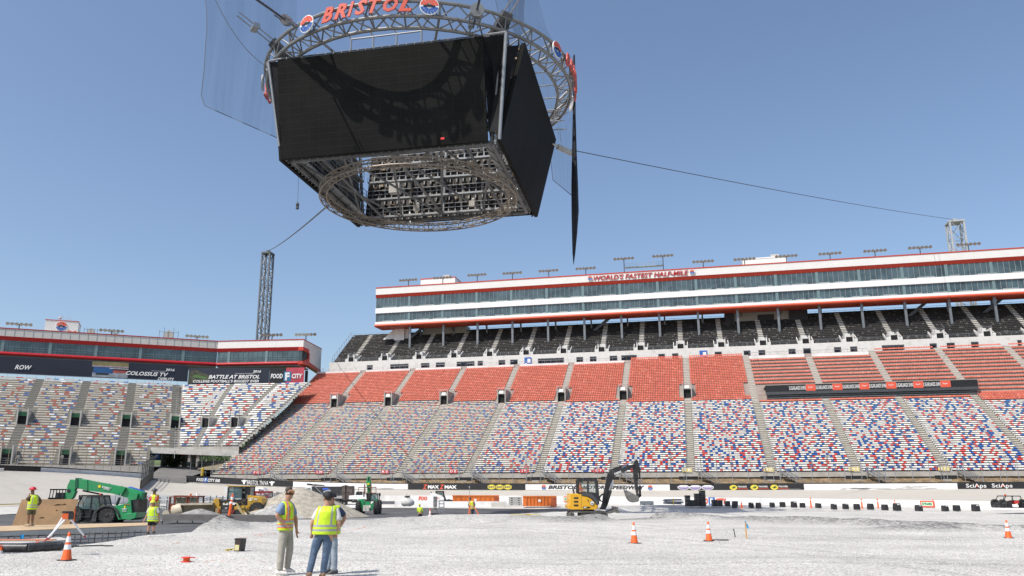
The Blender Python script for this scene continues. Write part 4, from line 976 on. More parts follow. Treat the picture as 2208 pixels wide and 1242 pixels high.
g = MB(); s_, z_ = ztx(443.3); g.box(s_ - .42, s_ + .42, -.1, -.062, z_ - .46, z_ + .46); g.build('logo_square', blue, ow); text('F', 1, cleanw, ow, TR(s_, -.11, z_), fit=(.4, .66), bold=.03)
wl('BRISTOL TN/VA', 533, 579, cleanw, .8)
for px in (526.5, 586.5):
    s_, z_ = ztx(px); g = MB(); g.M = TR(s_, 0, z_)
    g.prism([(-.62, .36), (-.3, .3), (-.2, .42), (.2, .42), (.3, .3), (.62, .36), (.5, .1), (.28, .1), (.16, -.36), (0, -.44), (-.16, -.36), (-.28, .1), (-.5, .1)], -.09, -.062); g.build('bull_head_mark', cleanw, ow)
wl('Z', 912, 922, lred, .8, shear=.3, bold=.04); wl('MAX', 923, 947, cleanw, .62, -.03, bold=.05); wl('Z', 948, 958, lred, .8, shear=.3, bold=.04); wl('MAX', 959, 985, cleanw, .62, -.03, bold=.05)
yel = mat('badge_yellow', (.72, .60, .06), .5)
for px in (1060, 1077.6, 1095):
    s_, z_ = ztx(px); g = MB(); g.M = TR(s_, 0, z_); g.prism([(-.70, -.26), (-.45, -.28), (-.3, -.42), (.3, -.42), (.45, -.28), (.70, -.26), (.70, .26), (.45, .28), (.3, .42), (-.3, .42), (-.45, .28), (-.70, .26)], -.09, -.062); g.build('badge', yel, ow)
    text("BUSH'S", 1, mat('ink_blue', (.03, .04, .2), .5), ow, TR(s_, -.1, z_), fit=(1.1, .32), bold=.02)
wl('BRISTOL', 1182, 1245, black, .66, bold=.04, shear=.25); wl('MOTOR', 1256, 1303, black, .66, bold=.04, shear=.25); wl('SPEEDWAY', 1314, 1390, black, .66, bold=.04, shear=.25)
for px in (1172.5, 1401.5): s_, z_ = ztx(px); logo(ow, TR(s_, -.12, z_), .47)
violet = mat('badge_violet', (.20, .14, .38), .5)
for px in (1473.5, 1499, 1525.5):
    s_, z_ = ztx(px); g = MB(); g.M = TR(s_, 0, z_); g.prism([(-1.0, -.05), (-.7, -.3), (0, -.42), (.7, -.3), (1.0, -.05), (.95, .2), (.5, .4), (-.5, .4), (-.95, .2)], -.085, -.062); g.build('badge', cleanw, ow)
    g = MB(); g.M = TR(s_, 0, z_); g.prism([(-.88, -.05), (-.6, -.24), (0, -.34), (.6, -.24), (.88, -.05), (.8, .15), (-.8, .15)], -.1, -.086); g.build('badge_field', violet, ow); text('SHOWDOWN', 1, cleanw, ow, TR(s_, -.11, z_ - .03), fit=(1.3, .2), bold=.02)
for px in (1581, 1626, 1669):
    s_, z_ = ztx(px); g = MB(); g.M = TR(s_, 0, z_); g.loft([[(math.cos(2 * math.pi * i / 20) * .62, y, math.sin(2 * math.pi * i / 20) * .42) for i in range(20)] for y in (-.09, -.062)]); g.build('oval_badge', yel, ow)
    g = MB(); g.M = TR(s_, 0, z_); g.prism([(-.35, -.1), (.1, -.2), (.4, .05), (.1, .22), (-.1, .05)], -.1, -.091); g.build('fish_mark', mat('ink_green', (.05, .10, .04), .5), ow)
    s2, z2 = ztx(px + 19); text('TRACKER', 1, cleanw, ow, TR(s2, -.08, z2 + .13), fit=(1.5, .26), bold=.02); text('BOATS & ATVS', 1, lred, ow, TR(s2 + .05, -.08, z2 - .2), fit=(1.6, .22), bold=.02)
for px in (2104, 2160): 
    s_, z_ = ztx(px); text('SciAps', 1, cleanw, ow, TR(s_, -.08, z_), fit=(2.9, .8), bold=.01)
    g = MB(); g.M = TR(s_, 0, z_); g.prism([(-.05, 0), (.1, .25), (.25, .05), (.1, -.1)], -.1, -.085); g.build('logo_mark', lred, ow)
# catch fence on the wall
fs = thing('catch_fence', 'tall catch fence of curved posts and cables on the straight outer wall', 'fence', W(0, 150.3, 0), -AZ)
g0 = MB()
g0.path([(0, 0, 0), (0, 0, 3.2), (0, -.25, 3.8), (0, -.7, 4.25)], .05, 5); post = g0.build('fence_post', steel, fs); post.location = (-98.6, 0, ftz(-98.6))
x = -98.6 + 2.55
while x < 100:
    c = post.copy(); COL.objects.link(c); c.location = (x, 0, ftz(x)); x += 2.55
g = MB(); cxs = rng(-98.6, 100, 8)
for h in (.9, 1.8, 2.7, 3.3): 
    for a, b in zip(cxs, cxs[1:]): g.tube((a, -.05, ftz(a) + h), (b, -.05, ftz(b) + h), .009, 3, cap=False)
g.build('cables', steel, fs)
# track lamps on the fence
for i, px in enumerate((640, 727, 845, 940, 1038, 1133, 1230, 1335, 1445, 1554, 1665, 1783, 1906, 2031, 2166)):
    s_, z_ = wt(px, 985, 150.6); q = thing('track_lamp', 'small round lamp on a thin pole standing above the outer wall', 'lamp', W(s_, 150.9, ftz(s_) - .3), -AZ, 'track lamps behind the straight catch fence')
    g = MB(); g.tube((0, 0, 0), (0, 0, z_ - ftz(s_) + .2), .04, 5); g.build('pole', steel, q); g = MB(); g.M = T3((0, -.1, z_ - ftz(s_) + .35)) @ Matrix.Rotation(R(25), 4, 'X'); g.lathe([(.08, .28), (.2, .2), (.3, -.12), (.26, -.14)], axis='y', n=10); g.build('lamp_head', mat('lamp_grey', (.45, .45, .43), .5), q)
# left wall of the turn
lw_px = [(-200, 1002, 1016, 133), (-80, 1003.5, 1016, 146), (0, 1005, 1016.5, 155), (88, 1008, 1018.5, 163), (160, 1012, 1021.5, 168), (240, 1017, 1025.5, 172), (315, 1021.5, 1029.5, 175.5)]
lw = thing('track_wall', 'outer wall of the far left turn, black then long white panel ending at the gate', 'wall', (0, 0, 0))
def lwp(i): px, yt, yb, r_ = lw_px[i]; return gr(px, yt, r_), gr(px, yb, r_)
def wallpanel(root, segs, m_, name, off=0.0, th=.4):
    g = MB()
    for (t0, b0), (t1, b1) in segs:
        d = (t1 - t0); nv = Vector((d.y, -d.x, 0)).normalized(); f = nv * off; k = -nv * th
        g._add([b0 + f, b1 + f, t1 + f, t0 + f, b0 + k, b1 + k, t1 + k, t0 + k], [(0, 1, 2, 3), (3, 2, 6, 7), (4, 7, 6, 5), (0, 3, 7, 4), (1, 5, 6, 2)])
    return g.build(name, m_, root)
P_ = [lwp(i) for i in range(7)]
P_ = [(t_, Vector((b_.x, b_.y, b_.z - .8))) for t_, b_ in P_]
wallpanel(lw, list(zip(P_[:3], P_[1:4])), blkban, 'black_panel'); wallpanel(lw, list(zip(P_[3:6], P_[4:7])), whtban, 'white_panel')
g = MB()
for (t0, b0), (t1, b1) in zip(P_, P_[1:]): g.tube(t0 + Vector((0, .2, .06)), t1 + Vector((0, .2, .06)), .12, 5)
g.build('wall_cap', black, lw)
t0 = gr(9, 1012.5, 154.5); a = math.atan2(P_[3][0].y - P_[2][0].y, P_[3][0].x - P_[2][0].x)
text('SERIES', 1, cleanw, lw, T3((t0.x, t0.y - .9, t0.z)) @ Matrix.Rotation(a, 4, 'Z'), fit=(1.4, .45), bold=.03, shear=.2)
# bank, catch fence and lamps behind the left wall
g = MB(); NB = len(P_)
rows_ = []
for (t_, b_) in P_:
    az = math.atan2(t_.x, t_.y); far = 191.8 / math.cos(az + AL) - .6; o = Vector((math.sin(az), math.cos(az), 0))
    r0 = Vector((t_.x, t_.y, 0)).length + .5
    rows_.append([o * r0 + Vector((0, 0, t_.z - .7)), o * (r0 + (far - r0) * .55) + Vector((0, 0, t_.z - .4)), o * far + Vector((0, 0, 4.6 if t_.z < 4.6 else t_.z + .2)), o * (far + .3) + Vector((0, 0, 4.6))])
g._add([p for r_ in rows_ for p in r_], [(i * 4 + j, (i + 1) * 4 + j, (i + 1) * 4 + j + 1, i * 4 + j + 1) for i in range(NB - 1) for j in range(3)])
tag(g.build('earth_bank', soil), kind='structure')
lf = thing('catch_fence', 'catch fence of curved posts above the far left turn wall', 'fence', (0, 0, 0))
lpts = resample([p[0] for p in P_], 33)
for i, p in enumerate(lpts):
    tocam = Vector((-p.x, -p.y, 0)).normalized(); g = MB(); g.path([p, p + Vector((0, 0, 3.2)), p + Vector((0, 0, 3.8)) + tocam * .25, p + Vector((0, 0, 4.2)) + tocam * .8], .05, 5); g.build('fence_post', mat('rusty_post', (.26, .21, .14), .7), lf)
g = MB()
for h in (.9, 1.8, 2.7, 3.3):
    for a_, b_ in zip(lpts, lpts[1:]): g.tube(a_ + Vector((0, 0, h)), b_ + Vector((0, 0, h)), .009, 3, cap=False)
g.build('cables', steel, lf)
for px in (40, 135, 218, 305):
    p = gr(px, 985, 171); q = thing('track_lamp', 'small round lamp on a thin pole in front of the turn grandstand', 'lamp', (p.x, p.y, p.z - 4.6), 0, 'track lamps along the turn')
    g = MB(); g.tube((0, 0, 0), (0, 0, 4.4), .04, 5); g.build('pole', steel, q); g = MB(); g.M = T3((0, -.1, 4.6)) @ Matrix.Rotation(R(25), 4, 'X'); g.lathe([(.08, .28), (.2, .2), (.3, -.12), (.26, -.14)], axis='y', n=10); g.build('lamp_head', MATS['lamp_grey'], q)
# open swing gate
ga, gb = gr(303, 1052, 158), gr(329.5, 1030, 176); d = gb - ga; rzg = math.atan2(d.y, d.x); Lg = math.hypot(d.x, d.y)
gt = thing('gate', 'open dark steel track gate standing out across the banking', 'gate', ga, rzg); slope = math.atan2(gb.z - ga.z, Lg)
M0 = Matrix.Rotation(-slope, 4, 'Y')
g = MB(); g.M = M0; g.box(0, Lg, -.12, .12, -.2, 1.2); g.build('solid_base', black, gt)
g = MB(); g.M = M0
for i in range(8): x = Lg * i / 7; g.tube((x, 0, 1.2), (x, 0, 4.1), .07, 5)
for z in (2.1, 3.1, 4.1): g.tube((0, 0, z), (Lg, 0, z), .07, 5)
g.build('frame', dsteel, gt); g = MB(); g.M = M0
for i in range(40): x = Lg * i / 39; g.tube((x, .02, 1.2), (x, .02, 4.1), .012, 3)
g.build('mesh_panel', dsteel, gt)
# entrance road through the underpass
g = MB(); pp = [gr(318, 1029.5, 176), gr(402, 1030, 180), gr(470, 1009, 205), gr(345, 1008.5, 200)]; pe_ = [gr(300, 1003, 330), gr(520, 1003, 330)]
g._add(pp + pe_ + [gr(309, 1044, 170), gr(402, 1045, 175)], [(0, 1, 2, 3), (3, 2, 5, 4), (6, 7, 1, 0)]); tag(g.build('entrance_road', mat('ramp_asphalt', (.17, .16, .145), .85, 0, .15, .4)), kind='structure')
g = MB(); q_ = [gr(402, 1043, 179.5), gr(402, 1028, 181), gr(420, 1010, 206), gr(440, 1008, 212)]
g._add([gr(425, 1012, 196), gr(470, 1014, 190), gr(492, 990, 197), gr(446, 994, 206)], [(0, 1, 2, 3)]); g.v and None
tag(g.build('grass_bank', mat('bank_dirt', (.20, .17, .11), .9, 0, .4, 2)), kind='structure')
# yellow bollard at the gate end of the wall
p = gr(435.5, 1026, 186); q = thing('bollard', 'short yellow bollard by the end of the black wall', 'bollard', (p.x, p.y, p.z)); g = MB(); g.lathe([(.3, 0), (.3, 1.5), (.22, 1.65), (0, 1.7)], n=12); g.build('post', mat('safety_yellow', (.75, .5, .02), .5), q)

# ---------------- inner wall
itop = [(2700, 1093), (2400, 1087), (2208, 1082), (1960, 1078), (1700, 1074.5), (1400, 1071.5), (1100, 1069), (830, 1068.5), (600, 1069), (450, 1068.5), (300, 1068), (200, 1068)]
iw = thing('track_wall', 'low white inner wall between the pit road and the banked track', 'wall', (0, 0, 0))
IP = []
for (px, py), (pt, rg) in zip(itop, inner_m):
    tp = gr(px, py, rg + .2); IP.append((tp, Vector((tp.x, tp.y, -.9))))
IP = IP[::-1]
wallpanel(iw, list(zip(IP, IP[1:])), whtban, 'wall', th=.35)
def on_iw(px, py):
    r = ray(px, py)
    for (t0, _), (t1, _) in zip(IP, IP[1:]):
        d = t1 - t0; nv = Vector((d.y, -d.x, 0)).normalized(); k = t0.dot(nv) / Vector((r.x, r.y, 0)).dot(nv); h = Vector((r.x, r.y, 0)) * k; f = (h - Vector((t0.x, t0.y, 0))).dot(Vector((d.x, d.y, 0))) / (d.x ** 2 + d.y ** 2)
        if -.01 <= f <= 1.01: p = EYE + r * k; return p + nv * .06, math.atan2(d.y, d.x), nv
for tx, x0, x1, yc, h, m_ in (('FOO', 902.5, 921.5, 1074.5, .62, lred), ('D', 1519, 1527, 1080.5, .75, lred), ('CITY', 1543, 1566.5, 1080.5, .75, lred), ('CITY', 300, 318.5, 1074.8, .62, lred)):
    p, rz_, nv = on_iw((x0 + x1) / 2, yc); a_, _, _ = on_iw(x0, yc); b_, _, _ = on_iw(x1, yc); text(tx, 1, m_, iw, T3(p) @ Matrix.Rotation(rz_, 4, 'Z'), fit=((b_ - a_).length, h), bold=.05, shear=.15)
p, rz_, nv = on_iw(1535, 1080.5); g = MB(); g.M = T3(p) @ Matrix.Rotation(rz_, 4, 'Z'); g.box(-.45, .45, -.02, .02, -.5, .5); g.build('logo_square', blue, iw); text('F', 1, cleanw, iw, T3(p + nv * .04) @ Matrix.Rotation(rz_, 4, 'Z'), fit=(.4, .7), bold=.04)
for i, (x0, x1, y0, y1, tx) in enumerate(((1985, 2017, 1079.5, 1094, "O'Reilly"), (1216, 1232, 1070.5, 1082, "O"))):
    p, rz_, nv = on_iw((x0 + x1) / 2, (y0 + y1) / 2); a_, _, _ = on_iw(x0, y0); b_, _, _ = on_iw(x1, y1); w_ = (Vector((b_.x - a_.x, b_.y - a_.y, 0))).length; h_ = abs(a_.z - b_.z)
    q = thing('sign_board', ('red board with green script lettering leaning on the inner wall at the right', 'small red and green board on the inner wall behind the yellow excavator')[i], 'sign', p + nv * .1 + Vector((0, 0, -h_ / 2)), rz_)
    g = MB(); g.box(-w_ / 2, w_ / 2, 0, .05, 0, h_); g.build('board', lred, q); g = MB(); g.box(-w_ * .42, w_ * .42, -.02, -.001, h_ * .2, h_ * .8); g.build('pale_field', mat('pale_green', (.55, .72, .55), .5), q)
    text(tx, 1, mat('ink_bright_green', (.03, .25, .10), .5), q, TR(0, -.04, h_ * .5), fit=(w_ * .75, h_ * .42), bold=.03)
# low pit wall in front

# =============================================================== HANGING SCREENS
CB = R(12.3); CC = Vector((-6.5, 79.9, 0)); Z0 = 30.0
cs = thing('hanging_scoreboard', 'huge square of black video screens under a round truss ring reading BRISTOL', 'scoreboard', (CC.x, CC.y, Z0), -CB)
def cl(px, py, z):
    p = gz(px, py, z) - CC; return (p.x * math.cos(CB) - p.y * math.sin(CB), p.x * math.sin(CB) + p.y * math.cos(CB), z - Z0)
scr = mat('screen_black', (.0105, .0105, .0095), .7, 0, .3, .35, spec=.12)
drape = mat('black_drape', (.014, .014, .016), .75, 0, .5, .5, .6, .8, spec=.2)
# panels: module grid relief by thin proud tiles
def screen(side, a0, a1, o0, o1, z0=1.8, z1=11.0, back=None):
    """side rotates about z; a0..a1 along, o0/o1 outward distance at bottom/top"""
    g = MB(); g.M = Matrix.Rotation(side, 4, 'Z')
    g._add([(a0, -o0, z0), (a1, -o0, z0), (a1, -o1, z1), (a0, -o1, z1), (a0, -o0 + .35, z0), (a1, -o0 + .35, z0), (a1, -o1 + .35, z1), (a0, -o1 + .35, z1)], [(0, 1, 2, 3), (4, 7, 6, 5), (0, 4, 5, 1), (3, 2, 6, 7), (0, 3, 7, 4), (1, 5, 6, 2)])
    o = g.build('video_screen', scr, cs)
    g = MB(); g.M = Matrix.Rotation(side, 4, 'Z'); n = 10; f = lambda z: -(o0 + (o1 - o0) * (z - z0) / (z1 - z0))
    for i in range(1, 20): x = a0 + (a1 - a0) * i / 20; g._add([(x - .012, f(z0) - .01, z0), (x + .012, f(z0) - .01, z0), (x + .012, f(z1) - .01, z1), (x - .012, f(z1) - .01, z1)], [(0, 1, 2, 3)])
    for i in range(1, 14): z = z0 + (z1 - z0) * i / 14; g._add([(a0, f(z) - .01, z - .01), (a1, f(z) - .01, z - .01), (a1, f(z) - .01, z + .01), (a0, f(z) - .01, z + .01)], [(0, 1, 2, 3)])
    g.build('module_seams', mat('seam_black', (.006, .006, .006), .8), o)
    g = MB(); g.M = Matrix.Rotation(side, 4, 'Z')
    k = f; g._add([(a0, k(z0) + .4, z0 + .1), (a1, k(z0) + .4, z0 + .1), (a1, k(z1) + .4, z1), (a0, k(z1) + .4, z1)], [(0, 1, 2, 3)])
    g.build('screen_back', modb, o)
    # hardware on the back: ribs and boxes
    g = MB(); g.M = Matrix.Rotation(side, 4, 'Z'); q = random.Random(int(side * 10) + 3)
    x = a0 + .3
    while x < a1:
        for _ in range(16):
            z = q.uniform(z0 + .1, z1 - .3); g.cc = q.choice(((.32, .21, .12), (.42, .32, .21), (.06, .05, .045), (.14, .10, .07), (.46, .40, .32))); w_ = q.uniform(.05, .16); g.box(x + q.uniform(-.3, .3) - w_, x + w_, k(z) + .45, k(z) + .62, z, z + q.uniform(.08, .35))
        g.cc = (.20, .205, .21); g._add([(x - .05, k(z0) + .5, z0), (x + .05, k(z0) + .5, z0), (x + .05, k(z1) + .5, z1), (x - .05, k(z1) + .5, z1), (x - .05, k(z0) + .7, z0), (x + .05, k(z0) + .7, z0), (x + .05, k(z1) + .7, z1), (x - .05, k(z1) + .7, z1)], [(0, 1, 2, 3), (4, 7, 6, 5), (0, 3, 7, 4), (1, 5, 6, 2), (0, 4, 5, 1)])
        x += .78
    g.build('cabinet_hardware', mat('hardware', (1, 1, 1), .5, .2, .1, 3, attr=True), o, col=True)
    return o
modb = mat('module_backs', (.012, .011, .010), .6, .2, .6, 6, dirt=(.13, .09, .055), dscale=9)
sf = screen(0, -10.3, 9.4, 10.5, 12.3); screen(R(90), -10.4, 11.2, 10.6, 12.9); screen(R(180), -10.2, 9.6, 10.4, 12.0); screen(R(270), -10.4, 10.2, 10.6, 11.7)
# black drapes at the corners and the corner frame posts
g = MB(); a, b, c, d = (-11.2, -12.2, 10.95), (-10.3, -12.1, 10.95), (-10.3, -10.9, 3.4), (-10.45, -10.8, 3.6)
g._add([a, b, c, d], [(0, 1, 2, 3)]); g.build('corner_drape', drape, cs); g = MB(); g._add([(9.4, -12.2, 10.95), (11.5, -12.3, 10.9), (10.6, -10.6, 2.6), (9.5, -10.5, 2.6), (10.2, -10.2, 8)], [(0, 4, 3), (0, 1, 4), (1, 2, 4), (4, 2, 3)])
g.build('corner_drape', drape, cs)
g = MB(); g._add([(9.5, -11.3, 10.9), (10.9, -10.9, 10.6), (12.3, -10.3, 10.9), (10.6, -10.2, 2.3), (10.1, -9.9, 4.4), (9.5, -10.0, 2.2)], [(0, 1, 4, 5), (1, 2, 3, 4)]); g.build('corner_drape', drape, cs)
g = MB(); g.tube((-11.25, -12.3, 11.0), (-10.4, -10.7, 3.0), .13, 6); g.tube((11.5, -12.4, 11.05), (10.5, -10.6, 1.8), .16, 6); g.tube((-11.25, -12.3, 11.0), (-9.9, -12.3, 11.1), .09, 5); g.tube((9.4, -12.3, 11.1), (11.5, -12.4, 11.1), .1, 5); g.build('corner_posts', steel, cs)
g = MB()
for i in range(26): x = -10.2 + i * .78; g.tube((x, -12.3, 11.0), (x, -12.25, 11.25), .03, 4)
g.tube((-10.3, -12.25, 11.12), (9.4, -12.25, 11.12), .07, 5); g.tube((12.2, -10.3, 11.12), (12.2, 10.2, 11.12), .07, 5); g.build('top_edge_trim', dsteel, cs)
# inner steel frame
g = MB(); H = (1.9, 4.2, 6.5, 8.8, 11.0)
for z in (1.9, 11.0):
    o = 9.6 if z < 5 else 11
    for a, b in (((-o, -o), (o, -o)), ((o, -o), (o, o)), ((o, o), (-o, o)), ((-o, o), (-o, -o))): g.tube((*a, z), (*b, z), .22, 8)
for x, y in ((-9.6, -9.6), (9.6, -9.6), (9.6, 9.6), (-9.6, 9.6), (0, -9.6), (0, 9.6), (-9.6, 0), (9.6, 0)): g.tube((x, y, 1.9), (x * 1.12, y * 1.12, 11.0), .18, 8)
for x in (-6, -2, 2, 6): g.tube((x, -9.6, 11), (x, 9.6, 11), .2, 8); g.tube((-9.6, x, 10.6), (9.6, x, 10.6), .2, 8)
g.build('inner_frame', mat('frame_steel', (.17, .175, .18), .5, .4, .15, 1.5), cs, smooth='auto')
g = MB()
for x in (-9.6, -4.8, 0, 4.8): g.tube((x, -9, 2.2), (x + 4.8, 9, 2.2), .13, 6)
for x in (-4.8, 0, 4.8, 9.6): g.tube((x, -9, 2.5), (x - 4.8, 9, 2.5), .13, 6)
for x in (-7, 0, 7): g.tube((x, -9.4, 2.3), (x, 9.4, 2.3), .15, 6)
g.build('cross_braces', mat('frame_steel', (.17, .175, .18), .5, .4, .15, 1.5), cs)
# walkways behind the screens, four levels on three sides
def walkway(side, z, o, L, m_=steel):
    g = MB(); g.M = Matrix.Rotation(side, 4, 'Z'); g.box(-L, L, -o, -o + .75, z - .06, z + .06); g.box(-L, L, -o + .72, -o + .78, z - .10, z + .10)
    return g.build('walkway', m_, cs), g
palest = mat('pale_galvanised', (.36, .37, .37), .5, .35, .12, 1.5)
for s_, L in ((R(180), 9.2), (R(90), 9.2), (R(270), 9.2)):
    for z, o in ((2.3, 9.5), (4.6, 9.9), (6.9, 10.3), (9.2, 10.8)):
        wo, _ = walkway(s_, z, o, L, palest); g = MB(); g.M = Matrix.Rotation(s_, 4, 'Z')
        for i in range(9): x = -L + 2 * L * i / 8; g.tube((x, -o + .76, z), (x, -o + .76, z + 1.05), .03, 4)
        g.tube((-L, -o + .76, z + 1.05), (L, -o + .76, z + 1.05), .035, 4); g.tube((-L, -o + .76, z + .55), (L, -o + .76, z + .55), .025, 4); g.build('guard_rail', palest, wo)
        g = MB(); g.M = Matrix.Rotation(s_, 4, 'Z')
        for i in range(8): x = -L + 2 * L * (i + .5) / 8; g.tube((x, -o + .7, z - .1), (x, -o - .1, z - .8), .05, 4)
        g.build('bracket', dsteel, wo)
for px, py in ((918, 345), (1018, 445), (898, 455)):
    x, y, z = cl(px, py, 31.4); g = MB(); g.box(x - .3, x + .3, y - .2, y + .2, z, z + .6); g.ball((x + .15, y, z + .75), .22, 6); g.build('control_box', conc, cs)
x, y, z = cl(852, 408, 34); g = MB(); g.box(x - .6, x + .6, y - .4, y + .4, z - .5, z + .6); g.build('equipment_cabinet', concl, cs)
# ring trusses
def ring(name, chords, n, rt, rb, m_, parent, cz):
    g = MB(); pts = []
    for (r_, z) in chords: pts.append([(math.cos(2 * math.pi * i / n) * r_, math.sin(2 * math.pi * i / n) * r_, z - cz) for i in range(n)])
    for ch in pts:
        for i in range(n): g.tube(ch[i], ch[(i + 1) % n], rt, 7, cap=False)
    m = len(chords)
    for i in range(n):
        for a in range(m):
            b = (a + 1) % m; p, q = pts[a], pts[b]
            if m == 2 and a == 1: continue
            if i % 2: g.tube(p[i], q[(i + 1) % n], rb, 5)
            else: g.tube(q[i], p[(i + 1) % n], rb, 5)
            if i % 2 == 0: g.tube(p[i], q[i], rb, 5)
    return g.build(name, m_, parent, smooth='auto')
ringm = mat('ring_steel', (.27, .275, .275), .45, .5, .18, 1.2, dirt=(.14, .11, .09), dscale=1.2)
ring('ring_truss', [(16.0, 43.25), (15.75, 41.95), (14.4, 41.6)], 64, .17, .075, ringm, cs, Z0)
ring('lower_ring_truss', [(10.0, 31.25), (10.0, 30.55), (9.3, 30.55), (9.3, 31.25)], 72, .075, .038, mat('aged_truss', (.30, .255, .21), .5, .5, .15, 1.5), cs, Z0)
g = MB()
for i in range(8):
    a = math.pi / 4 * i + .39; g.tube((math.cos(a) * 9.6, math.sin(a) * 9.6, 1.2), (math.cos(a) * 10.6, math.sin(a) * 10.6, 3.0), .07, 5)
    g.tube((math.cos(a) * 15.4, math.sin(a) * 15.4, 11.9), (math.cos(a) * 10, math.sin(a) * 10, 11.0), .13, 6)
g.build('ring_hangers', steel, cs)
# sign letters on the ring: four words, each letter a plate of its own
sgn = mat('ring_letter_red', (.62, .09, .05), .5, 0, .06, 2)
for w_ in range(4):
    base = -90 + 90 * w_ - (1.5 if w_ == 0 else 0)
    for i, (ch, wd) in enumerate(zip('BRISTOL', (1.25, 1.25, .62, 1.2, 1.2, 1.3, 1.15))):
        a = R(base + (-12.3, -7.6, -4.0, -.6, 4.0, 8.7, 13.2)[i]); M = T3((math.cos(a) * 16.35, math.sin(a) * 16.35, 12.72)) @ Matrix.Rotation(a + math.pi / 2, 4, 'Z')
        o = text(ch, 1, sgn, cs, M, 'sign_letter', bold=.035, shear=.35, ext=.06, fit=(wd, 1.42))
    for s_ in (-21, 20.5):
        a = R(base + s_); logo(cs, T3((math.cos(a) * 16.35, math.sin(a) * 16.35, 12.6)) @ Matrix.Rotation(a + math.pi / 2, 4, 'Z'), .85)
# hoops over the front screen
g = MB()
for px in (741, 794, 849, 907):
    x, y, z = cl(px, 100, 41.0); x = x; yy = -11.6
    g.path([(x, yy, 11.0), (x, yy, 12.75), (x - .35, yy - .2, 13.3)], .09, 6)
xa, xb = cl(741, 100, 41)[0], cl(907, 100, 41)[0]; g.tube((xa, -11.6, 12.7), (xb, -11.6, 12.7), .09, 6); g.build('top_hoops', steel, cs)
g = MB()
for y in (-4, -1.2, 1.6, 4.4, 7.2, 9.4): g.tube((11.8, y, 11.4), (14.3, y, 11.4), .07, 5); g.tube((13.6, y, 11.4), (13.6, y + .3, 9.9), .02, 4)
g.build('side_outriggers', steel, cs)
# gusset plates where the suspension cables meet the ring
for a in (R(-135), R(-45), R(45), R(135)):
    M = Matrix.Rotation(a, 4, 'Z'); g = MB(); g.M = M @ Matrix.Rotation(R(-90), 4, 'X'); g.M = M
    g._add([(14.0, -.9, 11.4), (16.4, -.5, 13.4), (16.4, .5, 13.4), (14.0, .9, 11.4), (13.6, -.9, 11.7), (16.1, -.5, 13.8), (16.1, .5, 13.8), (13.6, .9, 11.7)], [(0, 1, 2, 3), (4, 7, 6, 5), (0, 4, 5, 1), (1, 5, 6, 2), (2, 6, 7, 3), (3, 7, 4, 0)]); g.build('cable_gusset', dsteel, cs)
    g = MB(); g.M = M
    for q in (-.35, .35): g.tube((16.2, q, 13.6), (19.6, q, 15.4), .07, 6)
    g.cbox((17.9, 0, 14.5), (.6, 1.1, .5), .1); g.build('cable_clamp', steel, cs)
g = MB(); x, y, z = cl(966, 300, 33); g.box(x - .16, x + .16, -10.86, -10.80, 2.15, 2.32); g.build('red_indicator', mat('red_led', (.8, .02, .02), .5), cs)

# ---------------- masts and cables
def mast(loc, ztop, w_, m_, label, rz, head=False):
    t_ = thing('lattice_mast', label, 'mast', loc, rz); h = w_ / 2; H = ztop
    g = MB(); pts = [(-h, -h), (h, -h), (h, h), (-h, h)]
    for x, y in pts: g.box(x - .22, x + .22, y - .22, y + .22, 0, H)
    g.build('legs', m_, t_); g = MB(); z = H; k = 0
    while z > 6:
        for i in range(4):
            a, b = pts[i], pts[(i + 1) % 4]; g.tube((*a, z), (*b, z), .10, 4)
            g.tube((*a, z), (*b, z - 5), .09, 4); g.tube((*b, z), (*a, z - 5), .09, 4)
        z -= 5; k += 1
        if k % 2 == 0:
            for i in range(4): g.tube((*pts[i], z - .6), (*pts[(i + 1) % 4], z - .6), .08, 4)
    g.build('bracing', m_, t_); g = MB(); g.box(-h - .3, h + .3, -h - .3, h + .3, H - .5, H - .2); g.box(-.3, .3, -.3, .3, H - .2, H + .7); g.cbox((0, 0, H + .6), (1.2, .5, .4), .1); g.build('saddle', m_, t_); return t_
lt = gr(578, 545, 252); rt = gr(2058, 478, 248)
mast((lt.x, lt.y, 0), lt.z, 2.5, mat('mast_dark', (.15, .165, .18), .5, .4, .1, 1), 'dark lattice mast behind the turn building at the left', -CB)
mast((rt.x, rt.y, 0), rt.z, 3.4, mat('mast_pale', (.52, .53, .52), .5, .4, .1, 1), 'pale lattice mast behind the long suite building at the right', -AZ)
def cable(a, b, sag, r_, label, m_=dsteel):
    q = thing('suspension_cable', label, 'cable', a); a, b = Vector(a), Vector(b); g = MB(); n = 24
    pts = [(b - a) * (i / n) + Vector((0, 0, -sag * 4 * (i / n) * (1 - i / n))) for i in range(n + 1)]; g.path(pts, r_, 6); g.build('rope', m_, q); return q, pts
def cw(x, y, z): v = Vector((x, y, z)); return Vector((x * math.cos(CB) + y * math.sin(CB) + CC.x, -x * math.sin(CB) + y * math.cos(CB) + CC.y, z + Z0))
ra = gy(1206, 318, 88)
q, _ = cable(ra, (rt.x, rt.y, rt.z + .6), 0.6, .055, 'long cable running from the scoreboard down to the pale right mast')
g = MB(); g.M = Matrix.Rotation(math.atan2(rt.y - ra.y, rt.x - ra.x), 4, 'Z'); g.box(-.3, 2.4, -.2, .2, -.25, .25); g.tube((-2.5, 0, .1), (2.8, 0, -.1), .12, 6); g.build('turnbuckle', concl, q)
la = gy(714, 437, 84); cable(la, (lt.x, lt.y, lt.z + .6), .6, .10, 'short visible cable from the lower ring down to the dark left mast')
g1 = gz(640, 60, 42.6)
q, _ = cable(g1, gy(470, -60, 42), .0, .10, 'thick twin cable leaving the ring to the upper left')
